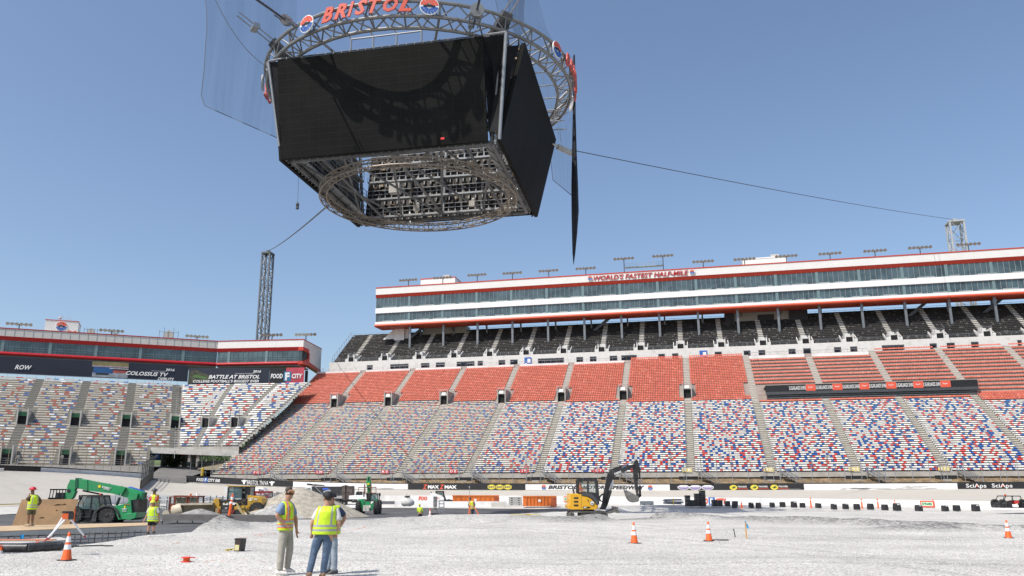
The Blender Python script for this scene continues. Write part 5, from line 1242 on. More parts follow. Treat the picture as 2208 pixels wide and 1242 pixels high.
g = MB(); e = gy(470, -60, 42) - g1; e.normalize(); s2 = Vector((e.y, -e.x, 0)).normalized() * .35
for k in (-1, 0, 1): g.tube(e * 1.5 + s2 * k, e * 9 + s2 * k, .07, 6)
g.tube(e * 4.8, e * 6.2, .45, 8); g.build('clevis', steel, q)
g2 = gz(1020, 60, 42.3); q, _ = cable(g2, gy(1052, -80, 50), 0, .10, 'twin cable rising from the ring right of the second emblem')
g = MB(); e = (gy(1052, -80, 50) - g2).normalized(); s2 = Vector((.4, 0, 0))
for k in (-1, 1): g.tube(e * .0 + s2 * k, e * 5 + s2 * k * 1.3, .09, 6)
g.tube(e * 5, e * 6, .6, 8); g.build('clevis', steel, q)
# ---------------- nets hanging from the cables
def netmat(name, c, a):
    m = bpy.data.materials.new(name); m.use_nodes = True; t = m.node_tree; b = t.nodes['Principled BSDF']; b.inputs['Base Color'].default_value = (*c, 1); b.inputs['Roughness'].default_value = .9
    tc = t.nodes.new('ShaderNodeTexCoord'); n = t.nodes.new('ShaderNodeTexNoise'); n.inputs['Scale'].default_value = 1.0; mp = t.nodes.new('ShaderNodeMapping'); mp.inputs['Scale'].default_value = (1.6, 1.6, .06)
    t.links.new(tc.outputs['Object'], mp.inputs[0]); t.links.new(mp.outputs[0], n.inputs['Vector']); r_ = t.nodes.new('ShaderNodeMapRange'); r_.inputs[1].default_value = .3; r_.inputs[2].default_value = .75; r_.inputs[3].default_value = a * .8; r_.inputs[4].default_value = a * 1.3
    t.links.new(n.outputs[0], r_.inputs[0]); t.links.new(r_.outputs[0], b.inputs['Alpha']); return m
def net(label, left, right, Yl, Yr, m_, rope=True, nx=14):
    """left and right edges as pixel polylines of equal length, hung at real depths with folds"""
    q = thing('net', label, 'net', gy(*left[-1], Yl)); o = q.location; g = MB(); n = len(left); vs = []
    for k in range(n):
        for i in range(nx + 1):
            f = i / nx; px = left[k][0] + (right[k][0] - left[k][0]) * f; py = left[k][1] + (right[k][1] - left[k][1]) * f
            p = gy(px, py, Yl + (Yr - Yl) * f + .5 * math.sin(f * 17 + k * .4)); vs.append(tuple(p - o))
    g._add(vs, [(k * (nx + 1) + i, k * (nx + 1) + i + 1, (k + 1) * (nx + 1) + i + 1, (k + 1) * (nx + 1) + i) for k in range(n - 1) for i in range(nx)]); g.build('mesh_cloth', m_, q)
    if rope: g = MB(); g.path([gy(*p, Yl) - o for p in left], .035, 4); g.path([Vector(vs[(n - 1) * (nx + 1) + i]) for i in range(nx + 1)], .035, 4); g.build('border_rope', dsteel, q)
    return q
nm1 = netmat('net_thin', (.04, .07, .13), .17); nm2 = netmat('net_dense', (.02, .03, .05), .34)
net('large thin net hanging at the upper left of the scoreboard', [(438, -40), (445, 20), (446, 60), (443, 100), (440, 150), (434, 205), (441, 228)], [(640, -40), (640, 40), (635, 100), (628, 150), (620, 200), (612, 260), (606, 301)], 73, 76, nm1)
net('thin net falling behind the right side of the ring', [(1060, -40), (1075, 30), (1090, 90), (1110, 160), (1150, 240), (1185, 320), (1192, 388)], [(1150, -40), (1178, 60), (1205, 110), (1232, 165), (1238, 220), (1237, 320), (1237, 425)], 92, 84, nm1)
net('dense gathered net curtain above the right end of the scoreboard', [(1092, -30), (1096, 20), (1100, 50), (1112, 80)], [(1135, -30), (1130, 20), (1130, 70), (1133, 120)], 72, 72, nm2, False)
q = thing('net', 'bunched black net hanging to a sharp point right of the scoreboard', 'net', gy(1237, 570, 82)); o = q.location; g = MB(); rings = []
for px, py, hw in ((1238, 120, 2.0), (1238.5, 180, 2.6), (1238.5, 250, 3.0), (1239, 330, 4.8), (1240, 400, 6.6), (1241, 455, 7.0), (1239.5, 505, 5.0), (1237.8, 545, 2.8), (1237, 570, .4)):
    c = gy(px, py, 82) - o; w_ = hw / 20.5; rings.append([(c.x + math.cos(a) * w_ * (1 + .25 * math.sin(3 * a)), c.y + math.sin(a) * w_ * 3, c.z) for a in [2 * math.pi * i / 12 for i in range(12)]])
g.loft(rings); g.build('bundled_cloth', mat('net_bundle', (.008, .012, .02), .8, 0, .4, 2), q)
a0 = gy(642, 395, 78); q = thing('hanging_tool', 'small tool hanging on a thin line below the left of the scoreboard', 'tool', gy(641, 452, 78)); o = q.location; g = MB(); g.tube(a0 - o + Vector((0, 0, 3)), (0, 0, .8), .02, 4); g.build('line', dsteel, q); g = MB(); g.lathe([(.02, 0), (.18, .1), (.12, .35), (.2, .5), (.03, .8)], n=7); g.build('hook_block', dsteel, q)
q, _ = cable(gy(455, -20, 70), gy(583, 148, 70.4), 1.2, .03, 'thin slack rope running from the upper left to the screen corner')
# =============================================================== BEYOND THE UNDERPASS
g = MB(); vs = []; nx_ = 60
for j, (rg, h) in enumerate(((232, 3.4), (260, 4.5), (330, 14), (420, 26), (520, 30))):
    for i in range(nx_): a = R(-60 + i * 1.3); vs.append((math.sin(a) * rg, math.cos(a) * rg, h + (3 * noise.noise(Vector((i * .3, j, 0))) if j > 1 else 0)))
g._add(vs, [(j * nx_ + i, j * nx_ + i + 1, (j + 1) * nx_ + i + 1, (j + 1) * nx_ + i) for j in range(4) for i in range(nx_ - 1)])
tag(g.build('hillside', mat('hill_grass', (.10, .14, .05), .9, 0, .4, .1), smooth=True), kind='structure')
leafm = mat('foliage', (1, 1, 1), .8, 0, .35, 1.2, attr=True)
def crown(g, c, r, h, n, rq, cols):
    for _ in range(n):
        u, v = rq.uniform(0, 6.283), rq.uniform(-1, 1); rr_ = r * (rq.random() ** .45) * (1 + .25 * noise.noise(Vector((math.cos(u) * 2 + c[0], math.sin(u) * 2, v * 2)))); w_ = math.sqrt(1 - v * v)
        p = Vector((c[0] + math.cos(u) * w_ * rr_, c[1] + math.sin(u) * w_ * rr_, c[2] + v * h * (rq.random() ** .4))); q = r * rq.uniform(.07, .15)
        a = Vector((rq.uniform(-1, 1), rq.uniform(-1, 1), rq.uniform(-1, 1))) * q; b = Vector((rq.uniform(-1, 1), rq.uniform(-1, 1), rq.uniform(-1, 1))) * q; g.cc = rq.choice(cols); g._add([p - a, p + b, p + a, p - b], [(0, 1, 2, 3)])
GR = [(.07, .13, .04), (.10, .17, .05), (.14, .20, .07), (.05, .10, .035)]
rq = random.Random(21)
protos = []
for k in range(2):
    t_ = thing('tree', None, 'tree'); g = MB(); g.tube((0, 0, 0), (0, 0, 6), .35, 6, .2)
    for i in range(5): a = i * 1.3; g.tube((0, 0, 3.5 + i * .5), (math.cos(a) * 2, math.sin(a) * 2, 6 + i * .5), .14, 5, .05)
    g.build('trunk', mat('bark', (.08, .06, .045), .9), t_); g = MB(); crown(g, (0, 0, 6.8), 3.2, 4.2, 900, rq, GR); g.build('crown', leafm, t_, col=True); protos.append(t_)
spots = [(i, -24.2 + i * 1.02 + rq.uniform(-.3, .3), rq.uniform(255, 300)) for i in range(0, 12, 1) if i % 2 == 0 or i > 8]
keep_ = list(protos); used_ = []
for i, a, rg in spots:
    o = protos.pop() if len(protos) and not used_.append(i) and len(used_) <= 2 else copy_tree(keep_[i % 2]); k = rq.uniform(.9, 1.5); o.location = (math.sin(R(a)) * rg, math.cos(R(a)) * rg, 4.5); o.scale = (k, k, k)
    tag(o, 'green broadleaf tree beyond the underpass of the turn stand', 'tree', 'trees seen through the underpass')
g = MB(); 
for i in range(60): a = R(-26 + i * .3); rg = rq.uniform(330, 400); crown(g, (math.sin(a) * rg, math.cos(a) * rg, 19 + rq.uniform(0, 7)), 6, 8, 90, rq, GR)
tag(g.build('distant_wood', leafm, col=True), 'dark green wooded hillside far behind the underpass pillars', 'wood', kind='stuff')
for px, py, r_, lab in ((374, 1000, 214, 'round dark green bush left of the underpass pillar'),):
    p = gr(px, 1009, r_); q = thing('bush', lab, 'bush', (p.x, p.y, p.z - .6)); g = MB(); crown(g, (0, 0, 2.4), 2.3, 2.6, 900, rq, [(.05, .09, .03), (.10, .13, .045), (.15, .16, .06)]); g.build('foliage', leafm, q, col=True); g = MB(); g.tube((0, 0, 0), (0, 0, 2.6), .15, 5); g.build('stem', MATS['bark'], q)
p = gr(461, 986, 186); q = thing('hedge', 'long trimmed green hedge above the dirt slope right of the underpass', 'hedge', (p.x, p.y, p.z - 2.5)); g = MB()
for i in range(14): crown(g, (-2.4 + i * .4, i * .1, 2.2), .8, .7, 130, rq, GR)
g.build('foliage', leafm, q, col=True); g = MB(); g.tube((-2.4, 0, 0), (-2.4, 0, 2.2), .06, 4); g.tube((2.2, .8, 0), (2.2, .8, 2.2), .06, 4); g.build('stem', MATS['bark'], q)
# FOOD CITY billboard and a red store front seen beyond
p = gr(336, 985, 245); q = thing('billboard', 'black roadside board reading FOOD CITY seen through the underpass', 'billboard', (p.x, p.y, p.z - 4), R(15)); g = MB(); g.box(-4.2, 4.2, 0, .3, 3.1, 4.9); g.build('board', black, q); g = MB(); g.tube((-3, .2, 0), (-3, .2, 3.1), .15, 6); g.tube((3, .2, 0), (3, .2, 3.1), .15, 6); g.build('post', dsteel, q)
text('FOOD', 1, cleanw, q, TR(-1.9, -.03, 4), fit=(2.4, .95), bold=.04); text('CITY', 1, cleanw, q, TR(2.4, -.03, 4), fit=(2.2, .95), bold=.04); g = MB(); g.box(-.5, 1.0, -.03, -.01, 3.25, 4.75); g.build('logo_square', blue, q); text('F', 1, cleanw, q, TR(.25, -.06, 4), fit=(.7, 1.1), bold=.04)
p = gr(460, 972, 262); q = thing('building', 'small red and white building behind the dark struts of the underpass', 'building', (p.x, p.y, 4), R(15)); g = MB(); g.box(-9, 9, 0, 8, 0, 8); g.build('wall', mat('store_wall', (.55, .5, .45), .7), q); g = MB(); g.box(-9.2, 9.2, -.3, 8.2, 8, 9.6); g.build('roof', red, q); g = MB()
for i in range(5): g.box(-7.5 + i * 3.3, -5.5 + i * 3.3, -.05, -.01, 2, 6)
g.build('window', glass, q)
# dark undercroft frame
g = MB()
for px in (437, 452, 470, 480):
    p = gr(px, 1003, 214); g.box(p.x - .4, p.x + .4, p.y - .4, p.y + .4, 2, 13)
for a_, b_ in ((430, 456), (448, 478)):
    p, q2 = gr(a_, 985, 213), gr(b_, 962, 213); g.tube(p, q2, .2, 5); p, q2 = gr(a_, 962, 213), gr(b_, 985, 213); g.tube(p, q2, .2, 5)
g.build('undercroft_frame', dsteel, fan)
g = MB(); a, b = gr(413, 1013, 189), gr(530, 950, 193)
for dz in (0, 1.0): g.tube(a + Vector((0, 0, dz)), b + Vector((0, 0, dz)), .07, 5)
for i in range(9): c = a.lerp(b, i / 8); g.tube(c, c + Vector((0, 0, 1.0)), .05, 4)
g.build('side_stair_rail', steel, fan)
# the whole turn assembly stands farther back than first surveyed, where it meets the straight stand
KS = 1.09
for o in list(COL.objects):
    if o.parent is None and (o in (ls, lb, fan, bn, b2, b3) or o.name in LEFT_ROOF): o.location = EYE + (Vector(o.location) - EYE) * KS; o.scale = (KS, KS, KS)
# =============================================================== MACHINES AND SITE GEAR
def wheel(parent, x, y, z, r, w, rimcol, lugs=0, name='wheel', hub=.5):
    q = bpy.data.objects.new(name, None); COL.objects.link(q); q.parent = parent; q.location = (x, y, z); q.empty_display_size = .2
    g = MB(); g.lathe([(r * hub, -w / 2 + .02), (r * .9, -w / 2), (r, -w / 2 + w * .15), (r, w / 2 - w * .15), (r * .9, w / 2), (r * hub, w / 2 - .02)], axis='y', n=28)
    for i in range(lugs):
        a = 2 * math.pi * i / lugs; g.M = Matrix.Rotation(a, 4, 'Y'); g.box(-.06 * r, .08 * r, -w / 2, 0, r * .97, r * 1.06); g.M = Matrix.Rotation(a + math.pi / lugs, 4, 'Y'); g.box(-.06 * r, .08 * r, 0, w / 2, r * .97, r * 1.06); g.M = None
    g.build('tyre', rubber, q, smooth='auto')
    g = MB(); g.lathe([(r * hub, -w / 2 + .06), (r * hub * .85, -w / 2 + .10), (r * hub * .5, -w / 2 + .05), (r * .18, -w / 2 - .01), (0, -w / 2 - .02)], axis='y', n=20); g.lathe([(r * hub * .98, w / 2 - .06), (r * hub * .5, w / 2 - .08), (0, w / 2 - .02)], axis='y', n=20)
    for i in range(8): a = 2 * math.pi * i / 8; g.ball((math.cos(a) * r * hub * .62, -w / 2 + .03, math.sin(a) * r * hub * .62), r * .04, 4)
    g.build('rim', rimcol, q, smooth='auto'); return q
green = mat('machine_green', (.015, .30, .10), .38, 0, .06, 1, coat=.3, dirt=(.10, .22, .12), dscale=1.2)
yellow = mat('machine_yellow', (.72, .38, .015), .38, 0, .05, 1, coat=.3)
catyel = mat('loader_yellow', (.55, .32, .03), .42, 0, .08, 1, dirt=(.30, .24, .14), dscale=1.4)
mblack = mat('machine_black', (.018, .018, .02), .45, 0, .2, 2, dirt=(.10, .095, .085), dscale=2)
orange = mat('safety_orange', (.85, .13, .02), .5, 0, .06, 3)
refl = mat('reflective_white', (.80, .80, .80), .35, 0, .03, 3)
hiviz = mat('hi_vis_yellow', (.60, .82, .03), .6, 0, .08, 4)
wood = mat('plywood', (.235, .125, .038), .65, 0, .25, 1.2, dirt=(.15, .075, .022), dscale=1.0)
woodl = mat('pale_plywood', (.55, .40, .24), .7, 0, .12, 1.4)
chrome = mat('hydraulic_chrome', (.6, .6, .62), .2, .9, .02, 1)

# ---- green telehandler seen from its side
F = Fr(200, 1129, LOW); 
def Z2(X, Y): return F(X / 5.131, 1000 + Y / 5.131)
def pz(*l): return [Z2(*a) for a in l]
th = thing('telehandler', 'large green telehandler facing left behind the plywood sheet', 'telehandler', F.loc)
g = MB(); g.prism(pz((775, 158), (905, 178), (905, 300), (770, 262)), .95, 1.55, .03); g.prism(pz((905, 180), (1330, 262), (1542, 318), (1502, 402), (1335, 375), (1180, 330), (905, 298)), 1.0, 1.5, .03)
g.prism(pz((1110, 222), (1140, 218), (1150, 238), (1112, 235)), 1.1, 1.3); g.build('boom', green, th)
g = MB(); g.prism(pz((1512, 318), (1546, 320), (1520, 410), (1496, 402)), .98, 1.52); g.prism(pz((770, 156), (800, 156), (796, 275), (766, 262)), .9, 1.6); g.build('boom_collar', mat('machine_green_dark', (.008, .10, .045), .5), th)
g = MB(); g.prism(pz((702, 170), (772, 180), (768, 262), (748, 300), (765, 300), (735, 372), (700, 405), (618, 395), (632, 360), (655, 320), (668, 240)), 1.05, 1.45, .03); h = MB(); h.lathe([(.14, -.03), (.14, .42)], (Z2(688, 298)[0], 1.05, Z2(688, 298)[1]), 'y', 14); h.build('pin_hole', mblack, th); g.build('boom_head', green, th)
g = MB()
for i in range(8): a, b = Z2(548 + i * 14, 285), Z2(528 + i * 14, 385); g.tube((a[0], .2 + i * .27, a[1]), (b[0], .2 + i * .27, b[1]), .035, 5)
a, b = Z2(548, 285), Z2(650, 285); g.tube((a[0], .1, a[1]), (b[0], 2.3, b[1]), .05, 5); a, b = Z2(528, 385), Z2(640, 390); g.tube((a[0], .1, a[1]), (b[0], 2.3, b[1]), .08, 5)
g.prism(pz((560, 320), (640, 320), (635, 390), (545, 388)), .9, 1.5); g.build('fork_carriage', mblack, th)
g = MB(); g.prism(pz((1180, 500), (1290, 460), (1390, 440), (1440, 400), (1452, 560), (1420, 612), (1300, 620), (1270, 560), (1210, 505)), .12, 2.3, .03); g.prism(pz((1380, 555), (1510, 538), (1498, 598), (1425, 628), (1365, 612)), .05, 2.35, .04); g.prism(pz((785, 520), (830, 520), (860, 600), (850, 655), (830, 640)), .2, .5); g.build('chassis', green, th)
g = MB(); g.prism(pz((1390, 300), (1480, 330), (1455, 450), (1440, 560), (1380, 500), (1370, 380)), .75, .98, .02); g.prism(pz((1390, 300), (1480, 330), (1455, 450), (1440, 560), (1380, 500), (1370, 380)), 1.52, 1.75, .02); g.prism(pz((1245, 330), (1290, 245), (1340, 262), (1300, 330)), .8, .98); g.build('boom_bracket', green, th)
g = MB(); g.prism(pz((1440, 400), (1510, 392), (1500, 540), (1450, 560)), .3, 2.2); g.prism(pz((835, 590), (940, 595), (1080, 600), (1080, 645), (850, 645)), .35, 2.1); g.build('counterweight', mblack, th)
g = MB()
cabp = pz((905, 352), (1145, 355), (1168, 470), (1160, 510), (1000, 512), (990, 595), (838, 585), (832, 520), (862, 430))
for y in (.12, 1.02): 
    for i in range(len(cabp)): a, b = cabp[i], cabp[(i + 1) % len(cabp)]; g.tube((a[0], y, a[1]), (b[0], y, b[1]), .055, 6)
for a, b in ((Z2(1010, 353), Z2(985, 592)), (Z2(1082, 354), Z2(1105, 510))):
    for y in (.1, 1.04): g.tube((a[0], y, a[1]), (b[0], y, b[1]), .05, 6)
g.prism(pz((895, 345), (1150, 350), (1152, 364), (893, 360)), .05, 1.1); g.prism(pz((838, 520), (1160, 500), (1160, 600), (838, 600)), .25, 1.0); g.build('cab_frame', mblack, th)
g = MB(); g.prism(pz((905, 362), (1005, 362), (985, 500), (850, 500), (868, 440)), .1, .12); g.prism(pz((1012, 362), (1080, 362), (1102, 505), (990, 505)), .1, .12); g.prism(pz((905, 362), (1145, 362), (1160, 500), (850, 500)), 1.02, 1.04); g.build('cab_window', tint, th)
g = MB(); a = Z2(1072, 335); g.lathe([(.07, 0), (.07, .14), (.03, .18)], (a[0], .6, a[1] - .12), n=10); g.build('beacon', orange, th)
g = MB(); a = Z2(885, 372); g.cbox((a[0], -.05, a[1]), (.12, .1, .35), .03); g.build('mirror', mblack, th)
g = MB(); c = Z2(1175, 590); 
ring_ = [(c[0] + math.cos(R(a)) * .98, c[1] + math.sin(R(a)) * .86) for a in range(-5, 186, 12)] + [(c[0] + math.cos(R(a)) * .88, c[1] + math.sin(R(a)) * .76) for a in range(185, -6, -12)]
g.prism(ring_, -.05, .5); c2 = Z2(815, 585); ring2 = [(p[0] - c[0] + c2[0], p[1]) for p in ring_]; g.prism([(c[0] - 1.1, Z2(0, 640)[1]), (c[0] - .75, Z2(0, 640)[1]), (c[0] - .72, c[1] + .35), (c[0] - .95, c[1] + .5)], -.02, .45); g.build('fender', mat('fender_grey', (.05, .05, .052), .6), th)
wheel(th, c[0], .22, .62, .62, .42, mblack, 18); wheel(th, c[0], 2.15, .62, .62, .42, mblack, 18); wheel(th, c2[0], .22, .62, .62, .42, mblack, 18); wheel(th, c2[0], 2.15, .62, .62, .42, mblack, 18)
g = MB(); a, b = Z2(1305, 285), Z2(1235, 465); m_ = ((a[0] + b[0]) / 2, (a[1] + b[1]) / 2); g.tube((a[0], .88, a[1]), (m_[0], .88, m_[1]), .05, 8); g.build('ram_rod', chrome, th); g = MB(); g.tube((m_[0], .88, m_[1]), (b[0], .88, b[1]), .10, 8); a, b = Z2(835, 290), Z2(1060, 335); g.tube((a[0], 1.2, a[1] - .05), (b[0], 1.2, b[1] - .05), .06, 6); g.build('ram_barrel', mblack, th)
g = MB(); a = Z2(1036, 251); g.lathe([(.10, -.01), (.10, .02)], (a[0], .98, a[1]), 'y', 16)
for i in range(10): t_ = i * .628; g.prism([(a[0] + math.cos(t_ - .15) * .1, a[1] + math.sin(t_ - .15) * .1), (a[0] + math.cos(t_) * .145, a[1] + math.sin(t_) * .145), (a[0] + math.cos(t_ + .15) * .1, a[1] + math.sin(t_ + .15) * .1)], .975, .99)
a = Z2(1374, 477); g.lathe([(.07, -.01), (.07, .02)], (a[0], .10, a[1]), 'y', 14); g.build('sun_emblem', mat('emblem_yellow', (.85, .72, .02), .5), th)
sl_ = -math.atan2(Z2(1165, 280)[1] - Z2(1062, 255)[1], Z2(1165, 280)[0] - Z2(1062, 255)[0])
def txt(s, X0, X1, Y, h, y, m_, par, zf=None, rot=0.0, **k):
    zf = zf or Z2; a, b = zf(X0, Y), zf(X1, Y); return text(s, 1, m_, par, T3(((a[0] + b[0]) / 2, y, a[1])) @ Matrix.Rotation(rot, 4, 'Y'), fit=(b[0] - a[0], h), **k)
txt('SUNBELT', 1062, 1168, 264, .14, .965, cleanw, th, rot=sl_, bold=.03, shear=.2); txt('RENTALS', 1080, 1150, 284, .07, .965, cleanw, th, rot=sl_, bold=.02)
txt('SUNBELT', 1342, 1400, 500, .09, .09, cleanw, th, bold=.03); txt('RENTALS', 1346, 1392, 524, .07, .09, cleanw, th, bold=.02); txt('G12-55A', 1366, 1430, 452, .06, .09, mat('decal_red', (.7, .15, .03), .5), th, bold=.02)

# ---- green telehandler seen from the front
F = Fr(788, 1110, LOW); fb = thing('telehandler', 'green telehandler facing the camera with its boom raised between dump truck and barriers', 'telehandler', F.loc)
def Zf(X, Y): return F(640 + X / 10.04, 1020 + Y / 10.04)
def pf(*l): return [Zf(*a) for a in l]
g = MB(); g.prism(pf((1478, 330), (1470, 180), (1498, 70), (1548, 65), (1570, 200), (1562, 330)), 1.2, 1.7, .04); g.prism(pf((1478, 330), (1562, 330), (1560, 480), (1478, 480)), 1.6, 2.1); g.build('boom', green, fb)
g = MB(); g.prism(pf((1506, 90), (1532, 85), (1532, 150), (1506, 160)), 1.16, 1.2); g.build('boom_slot', mblack, fb)
g = MB(); g.prism(pf((1285, 570), (1430, 560), (1425, 690), (1400, 830), (1360, 760)), .9, 1.6, .03); g.prism(pf((1730, 570), (1690, 560), (1570, 690), (1550, 825), (1600, 800)), .9, 1.6, .03); g.prism(pf((1420, 620), (1560, 610), (1560, 700), (1420, 700)), 1.0, 1.5); g.build('chassis', green, fb)
g = MB(); g.prism(pf((1418, 700), (1470, 700), (1470, 830), (1408, 830)), .7, .95); g.prism(pf((1480, 700), (1545, 700), (1540, 830), (1480, 830)), .7, .95); g.build('front_plates', concl, fb)
rb = mat('fork_rust', (.16, .06, .035), .7); g = MB()
for X in (1450, 1585): g.prism(pf((X - 12, 240), (X + 14, 240), (X + 14, 430), (X - 12, 430)), .6, .75)
for Y0, Y1 in ((300, 318), (425, 440)): g.prism(pf((1315, Y0), (1700, Y0), (1700, Y1), (1315, Y1)), .62, .72)
for X in (1318, 1697): a, b = Zf(X, 300), Zf(X, 432); g.tube((a[0], .66, a[1]), (b[0], .66, b[1]), .03, 5)
g.build('fork_carriage', rb, fb)
g = MB(); cp = pf((1580, 455), (1720, 450), (1740, 600), (1560, 610))
for i in range(4): a, b = cp[i], cp[(i + 1) % 4]; g.tube((a[0], 1.0, a[1]), (b[0], 1.0, b[1]), .05, 5); g.tube((a[0], 2.2, a[1]), (b[0], 2.2, b[1]), .05, 5); g.tube((a[0], 1.0, a[1]), (a[0], 2.2, a[1]), .05, 5)
g.build('cab_frame', mblack, fb); g = MB(); g.prism(cp, 1.01, 1.03); g.build('cab_window', mat('cab_glass_pale', (.28, .42, .40), .1, 0, .2, 1, alpha=.5), fb)
g = MB(); g.ball((*[Zf(1635, 515)[0]], 1.5, Zf(1635, 515)[1]), .14, 6, (1, 1, 1.2)); g.prism(pf((1600, 540), (1670, 540), (1680, 610), (1590, 610)), 1.4, 1.7); g.build('operator_figure', mat('driver_dark', (.03, .04, .05), .8), fb)
g = MB(); a = Zf(1768, 470); g.cbox((a[0], 1.0, a[1]), (.2, .1, .35), .04); a2 = Zf(1425, 465); g.cbox((a2[0], 1.0, a2[1]), (.12, .1, .5), .03); g.prism(pf((1455, 440), (1580, 440), (1570, 620), (1470, 620)), 1.5, 2.0); g.build('mirror', mblack, fb)
for X in (1300, 1690): a = Zf(X, 780); wq = wheel(fb, a[0], 1.0, .70, .68, .42, mblack, 16); wq.rotation_euler = (0, 0, R(90))
for X in (1310, 1680): a = Zf(X, 780); wq = wheel(fb, a[0], 4.0, .70, .68, .42, mblack, 16); wq.rotation_euler = (0, 0, R(90))
g = MB(); a = Zf(1515, 235); g.box(a[0] - .1, a[0] + .1, 1.15, 1.2, a[1] - .1, a[1] + .1); g.build('emblem', MATS['emblem_yellow'], fb)

# ---- mini excavator
F = Fr(1290, 1117.5, 0.02); ex = thing('excavator', 'yellow and black mini excavator with its arm raised on the gravel field', 'excavator', F.loc)
def Ze(X, Y): return F(1200 + X / 8.282, 980 + Y / 8.282)
def pe_(*l): return [Ze(*a) for a in l]
def stad(x0, x1, z0, z1, n=9):
    r_ = (z1 - z0) / 2; cz = (z0 + z1) / 2
    return [(x1 - r_ + math.cos(a) * r_, cz + math.sin(a) * r_) for a in [(-math.pi / 2 + math.pi * i / n) for i in range(n + 1)]] + [(x0 + r_ - math.cos(a) * r_, cz - math.sin(a) * r_) for a in [(-math.pi / 2 + math.pi * i / n) for i in range(n + 1)]]
xa, xb = Ze(232, 1100)[0], Ze(918, 1100)[0]; zt_ = Ze(500, 1015)[1]
for y0, y1 in ((0, .45), (1.6, 2.05)):
    out = stad(xa, xb, 0, zt_); inn = stad(xa + .09, xb - .09, .09, zt_ - .09); n = len(out); g = MB(); vs = []
    for y in (y0, y1): vs += [(p[0], y, p[1]) for p in out] + [(p[0], y, p[1]) for p in inn]
    fs = []
    for i in range(n): j = (i + 1) % n; fs += [(i, j, 2 * n + j, 2 * n + i), (n + i, 3 * n + i, 3 * n + j, n + j), (i, n + i, n + j, j), (2 * n + i, 2 * n + j, 3 * n + j, 3 * n + i)]
    g._add(vs, fs)
    per = resample([Vector((p[0], 0, p[1])) for p in out + [out[0]]], 46)
    for p in per: g.cbox((p.x, (y0 + y1) / 2, p.z), (.05, y1 - y0 + .01, .05))
    g.build('track', mat('track_rubber', (.10, .095, .085), .8, 0, .3, 4, dirt=(.22, .21, .19), dscale=4), ex)
    g = MB(); r_ = zt_ / 2 - .10; g.lathe([(r_, y0 + .06), (r_, y0 + .35)], (xa + zt_ / 2, 0, zt_ / 2), 'y', 16); g.lathe([(r_ * .6, y0 + .03), (r_ * .5, y0 + .06)], (xa + zt_ / 2, 0, zt_ / 2), 'y', 12); g.lathe([(r_ * .95, y0 + .06), (r_ * .95, y0 + .35)], (xb - zt_ / 2, 0, zt_ / 2), 'y', 16); g.box(xa + .75, xb - .35, y0 + .08, y0 + .36, .10, zt_ - .14)
    for i in range(4): g.lathe([(.09, y0 + .05), (.09, y0 + .3)], (xa + .95 + i * .42, 0, .14), 'y', 10)
    g.build('track_frame', mat('undercarriage', (.09, .09, .085), .7, 0, .3, 3, dirt=(.20, .19, .17), dscale=3), ex)
g = MB(); a, b = Ze(480, 990), Ze(690, 1020); g.box(a[0], b[0], .5, 1.6, b[1] - .3, a[1] + .05); g.build('turntable', mblack, ex)
body = pe_((235, 700), (440, 700), (450, 735), (540, 745), (620, 790), (680, 850), (712, 905), (742, 905), (742, 960), (700, 985), (260, 985), (205, 965), (200, 905), (232, 895))
g = MB(); g.prism(body, 0.0, 1.95, .05); g.build('body', yellow, ex)
g = MB()
for Y in (762, 828, 893): g.prism(pe_((310, Y), (388, Y), (388, Y + 28), (310, Y + 28)), -.02, 0.03)
g.prism(pe_((440, 705), (443, 705), (443, 960), (440, 960)), -.01, .03); g.prism(pe_((557, 800), (568, 800), (568, 838), (557, 838)), -.03, .03); g.build('vents', mblack, ex)
g = MB(); g.prism(pe_((442, 690), (560, 690), (640, 715), (700, 770), (735, 840), (745, 905), (715, 905), (690, 850), (640, 790), (560, 745), (450, 730)), -.03, 1.0, .02); g.build('cab_skirt', mat('skirt_grey', (.06, .065, .07), .55), ex)
cab = pe_((390, 455), (410, 445), (700, 448), (725, 470), (745, 680), (752, 890), (715, 860), (650, 740), (560, 690), (390, 690))
g = MB()
for y in (.05, 1.0):
    for i in range(len(cab)): a, b = cab[i], cab[(i + 1) % len(cab)]; g.tube((a[0], y, a[1]), (b[0], y, b[1]), .06, 6)
for a in (cab[0], cab[2], cab[4]): g.tube((a[0], .05, a[1]), (a[0], 1.0, a[1]), .06, 6)
g.prism(pe_((385, 445), (730, 450), (735, 475), (385, 475)), 0, 1.05, .03); g.prism(pe_((545, 470), (578, 470), (578, 690), (545, 690)), .0, .08); g.prism(pe_((570, 665), (745, 690), (750, 880), (720, 860), (650, 740)), .0, .09); g.prism(pe_((690, 470), (722, 470), (742, 690), (712, 690)), -.02, .08); g.build('cab_frame', mblack, ex)
g = MB(); g.prism(pe_((405, 475), (545, 475), (545, 680), (405, 680)), .05, .065); g.prism(pe_((580, 475), (690, 475), (710, 685), (580, 680)), .05, .065); g.prism(pe_((405, 475), (695, 475), (715, 685), (405, 685)), 1.0, 1.015); g.build('cab_window', mat('cab_glass_clear', (.25, .33, .31), .05, 0, .2, 1, alpha=.18), ex)
g = MB(); a = Ze(325, 660); g.tube((a[0], .3, a[1] - .25), (a[0] - .08, .3, a[1] + .2), .06, 6); g.build('exhaust', dsteel, ex)
boom = pe_((845, 900), (935, 480), (920, 420), (955, 290), (1000, 262), (1440, 115), (1500, 200), (1440, 225), (1300, 265), (1090, 350), (1030, 440), (985, 600), (930, 760), (890, 905))
boom = pe_((850, 900), (865, 760), (920, 470), (955, 320), (990, 285), (1250, 215), (1420, 165), (1445, 210), (1300, 280), (1110, 355), (1045, 420), (1005, 520), (960, 660), (915, 800), (900, 905))
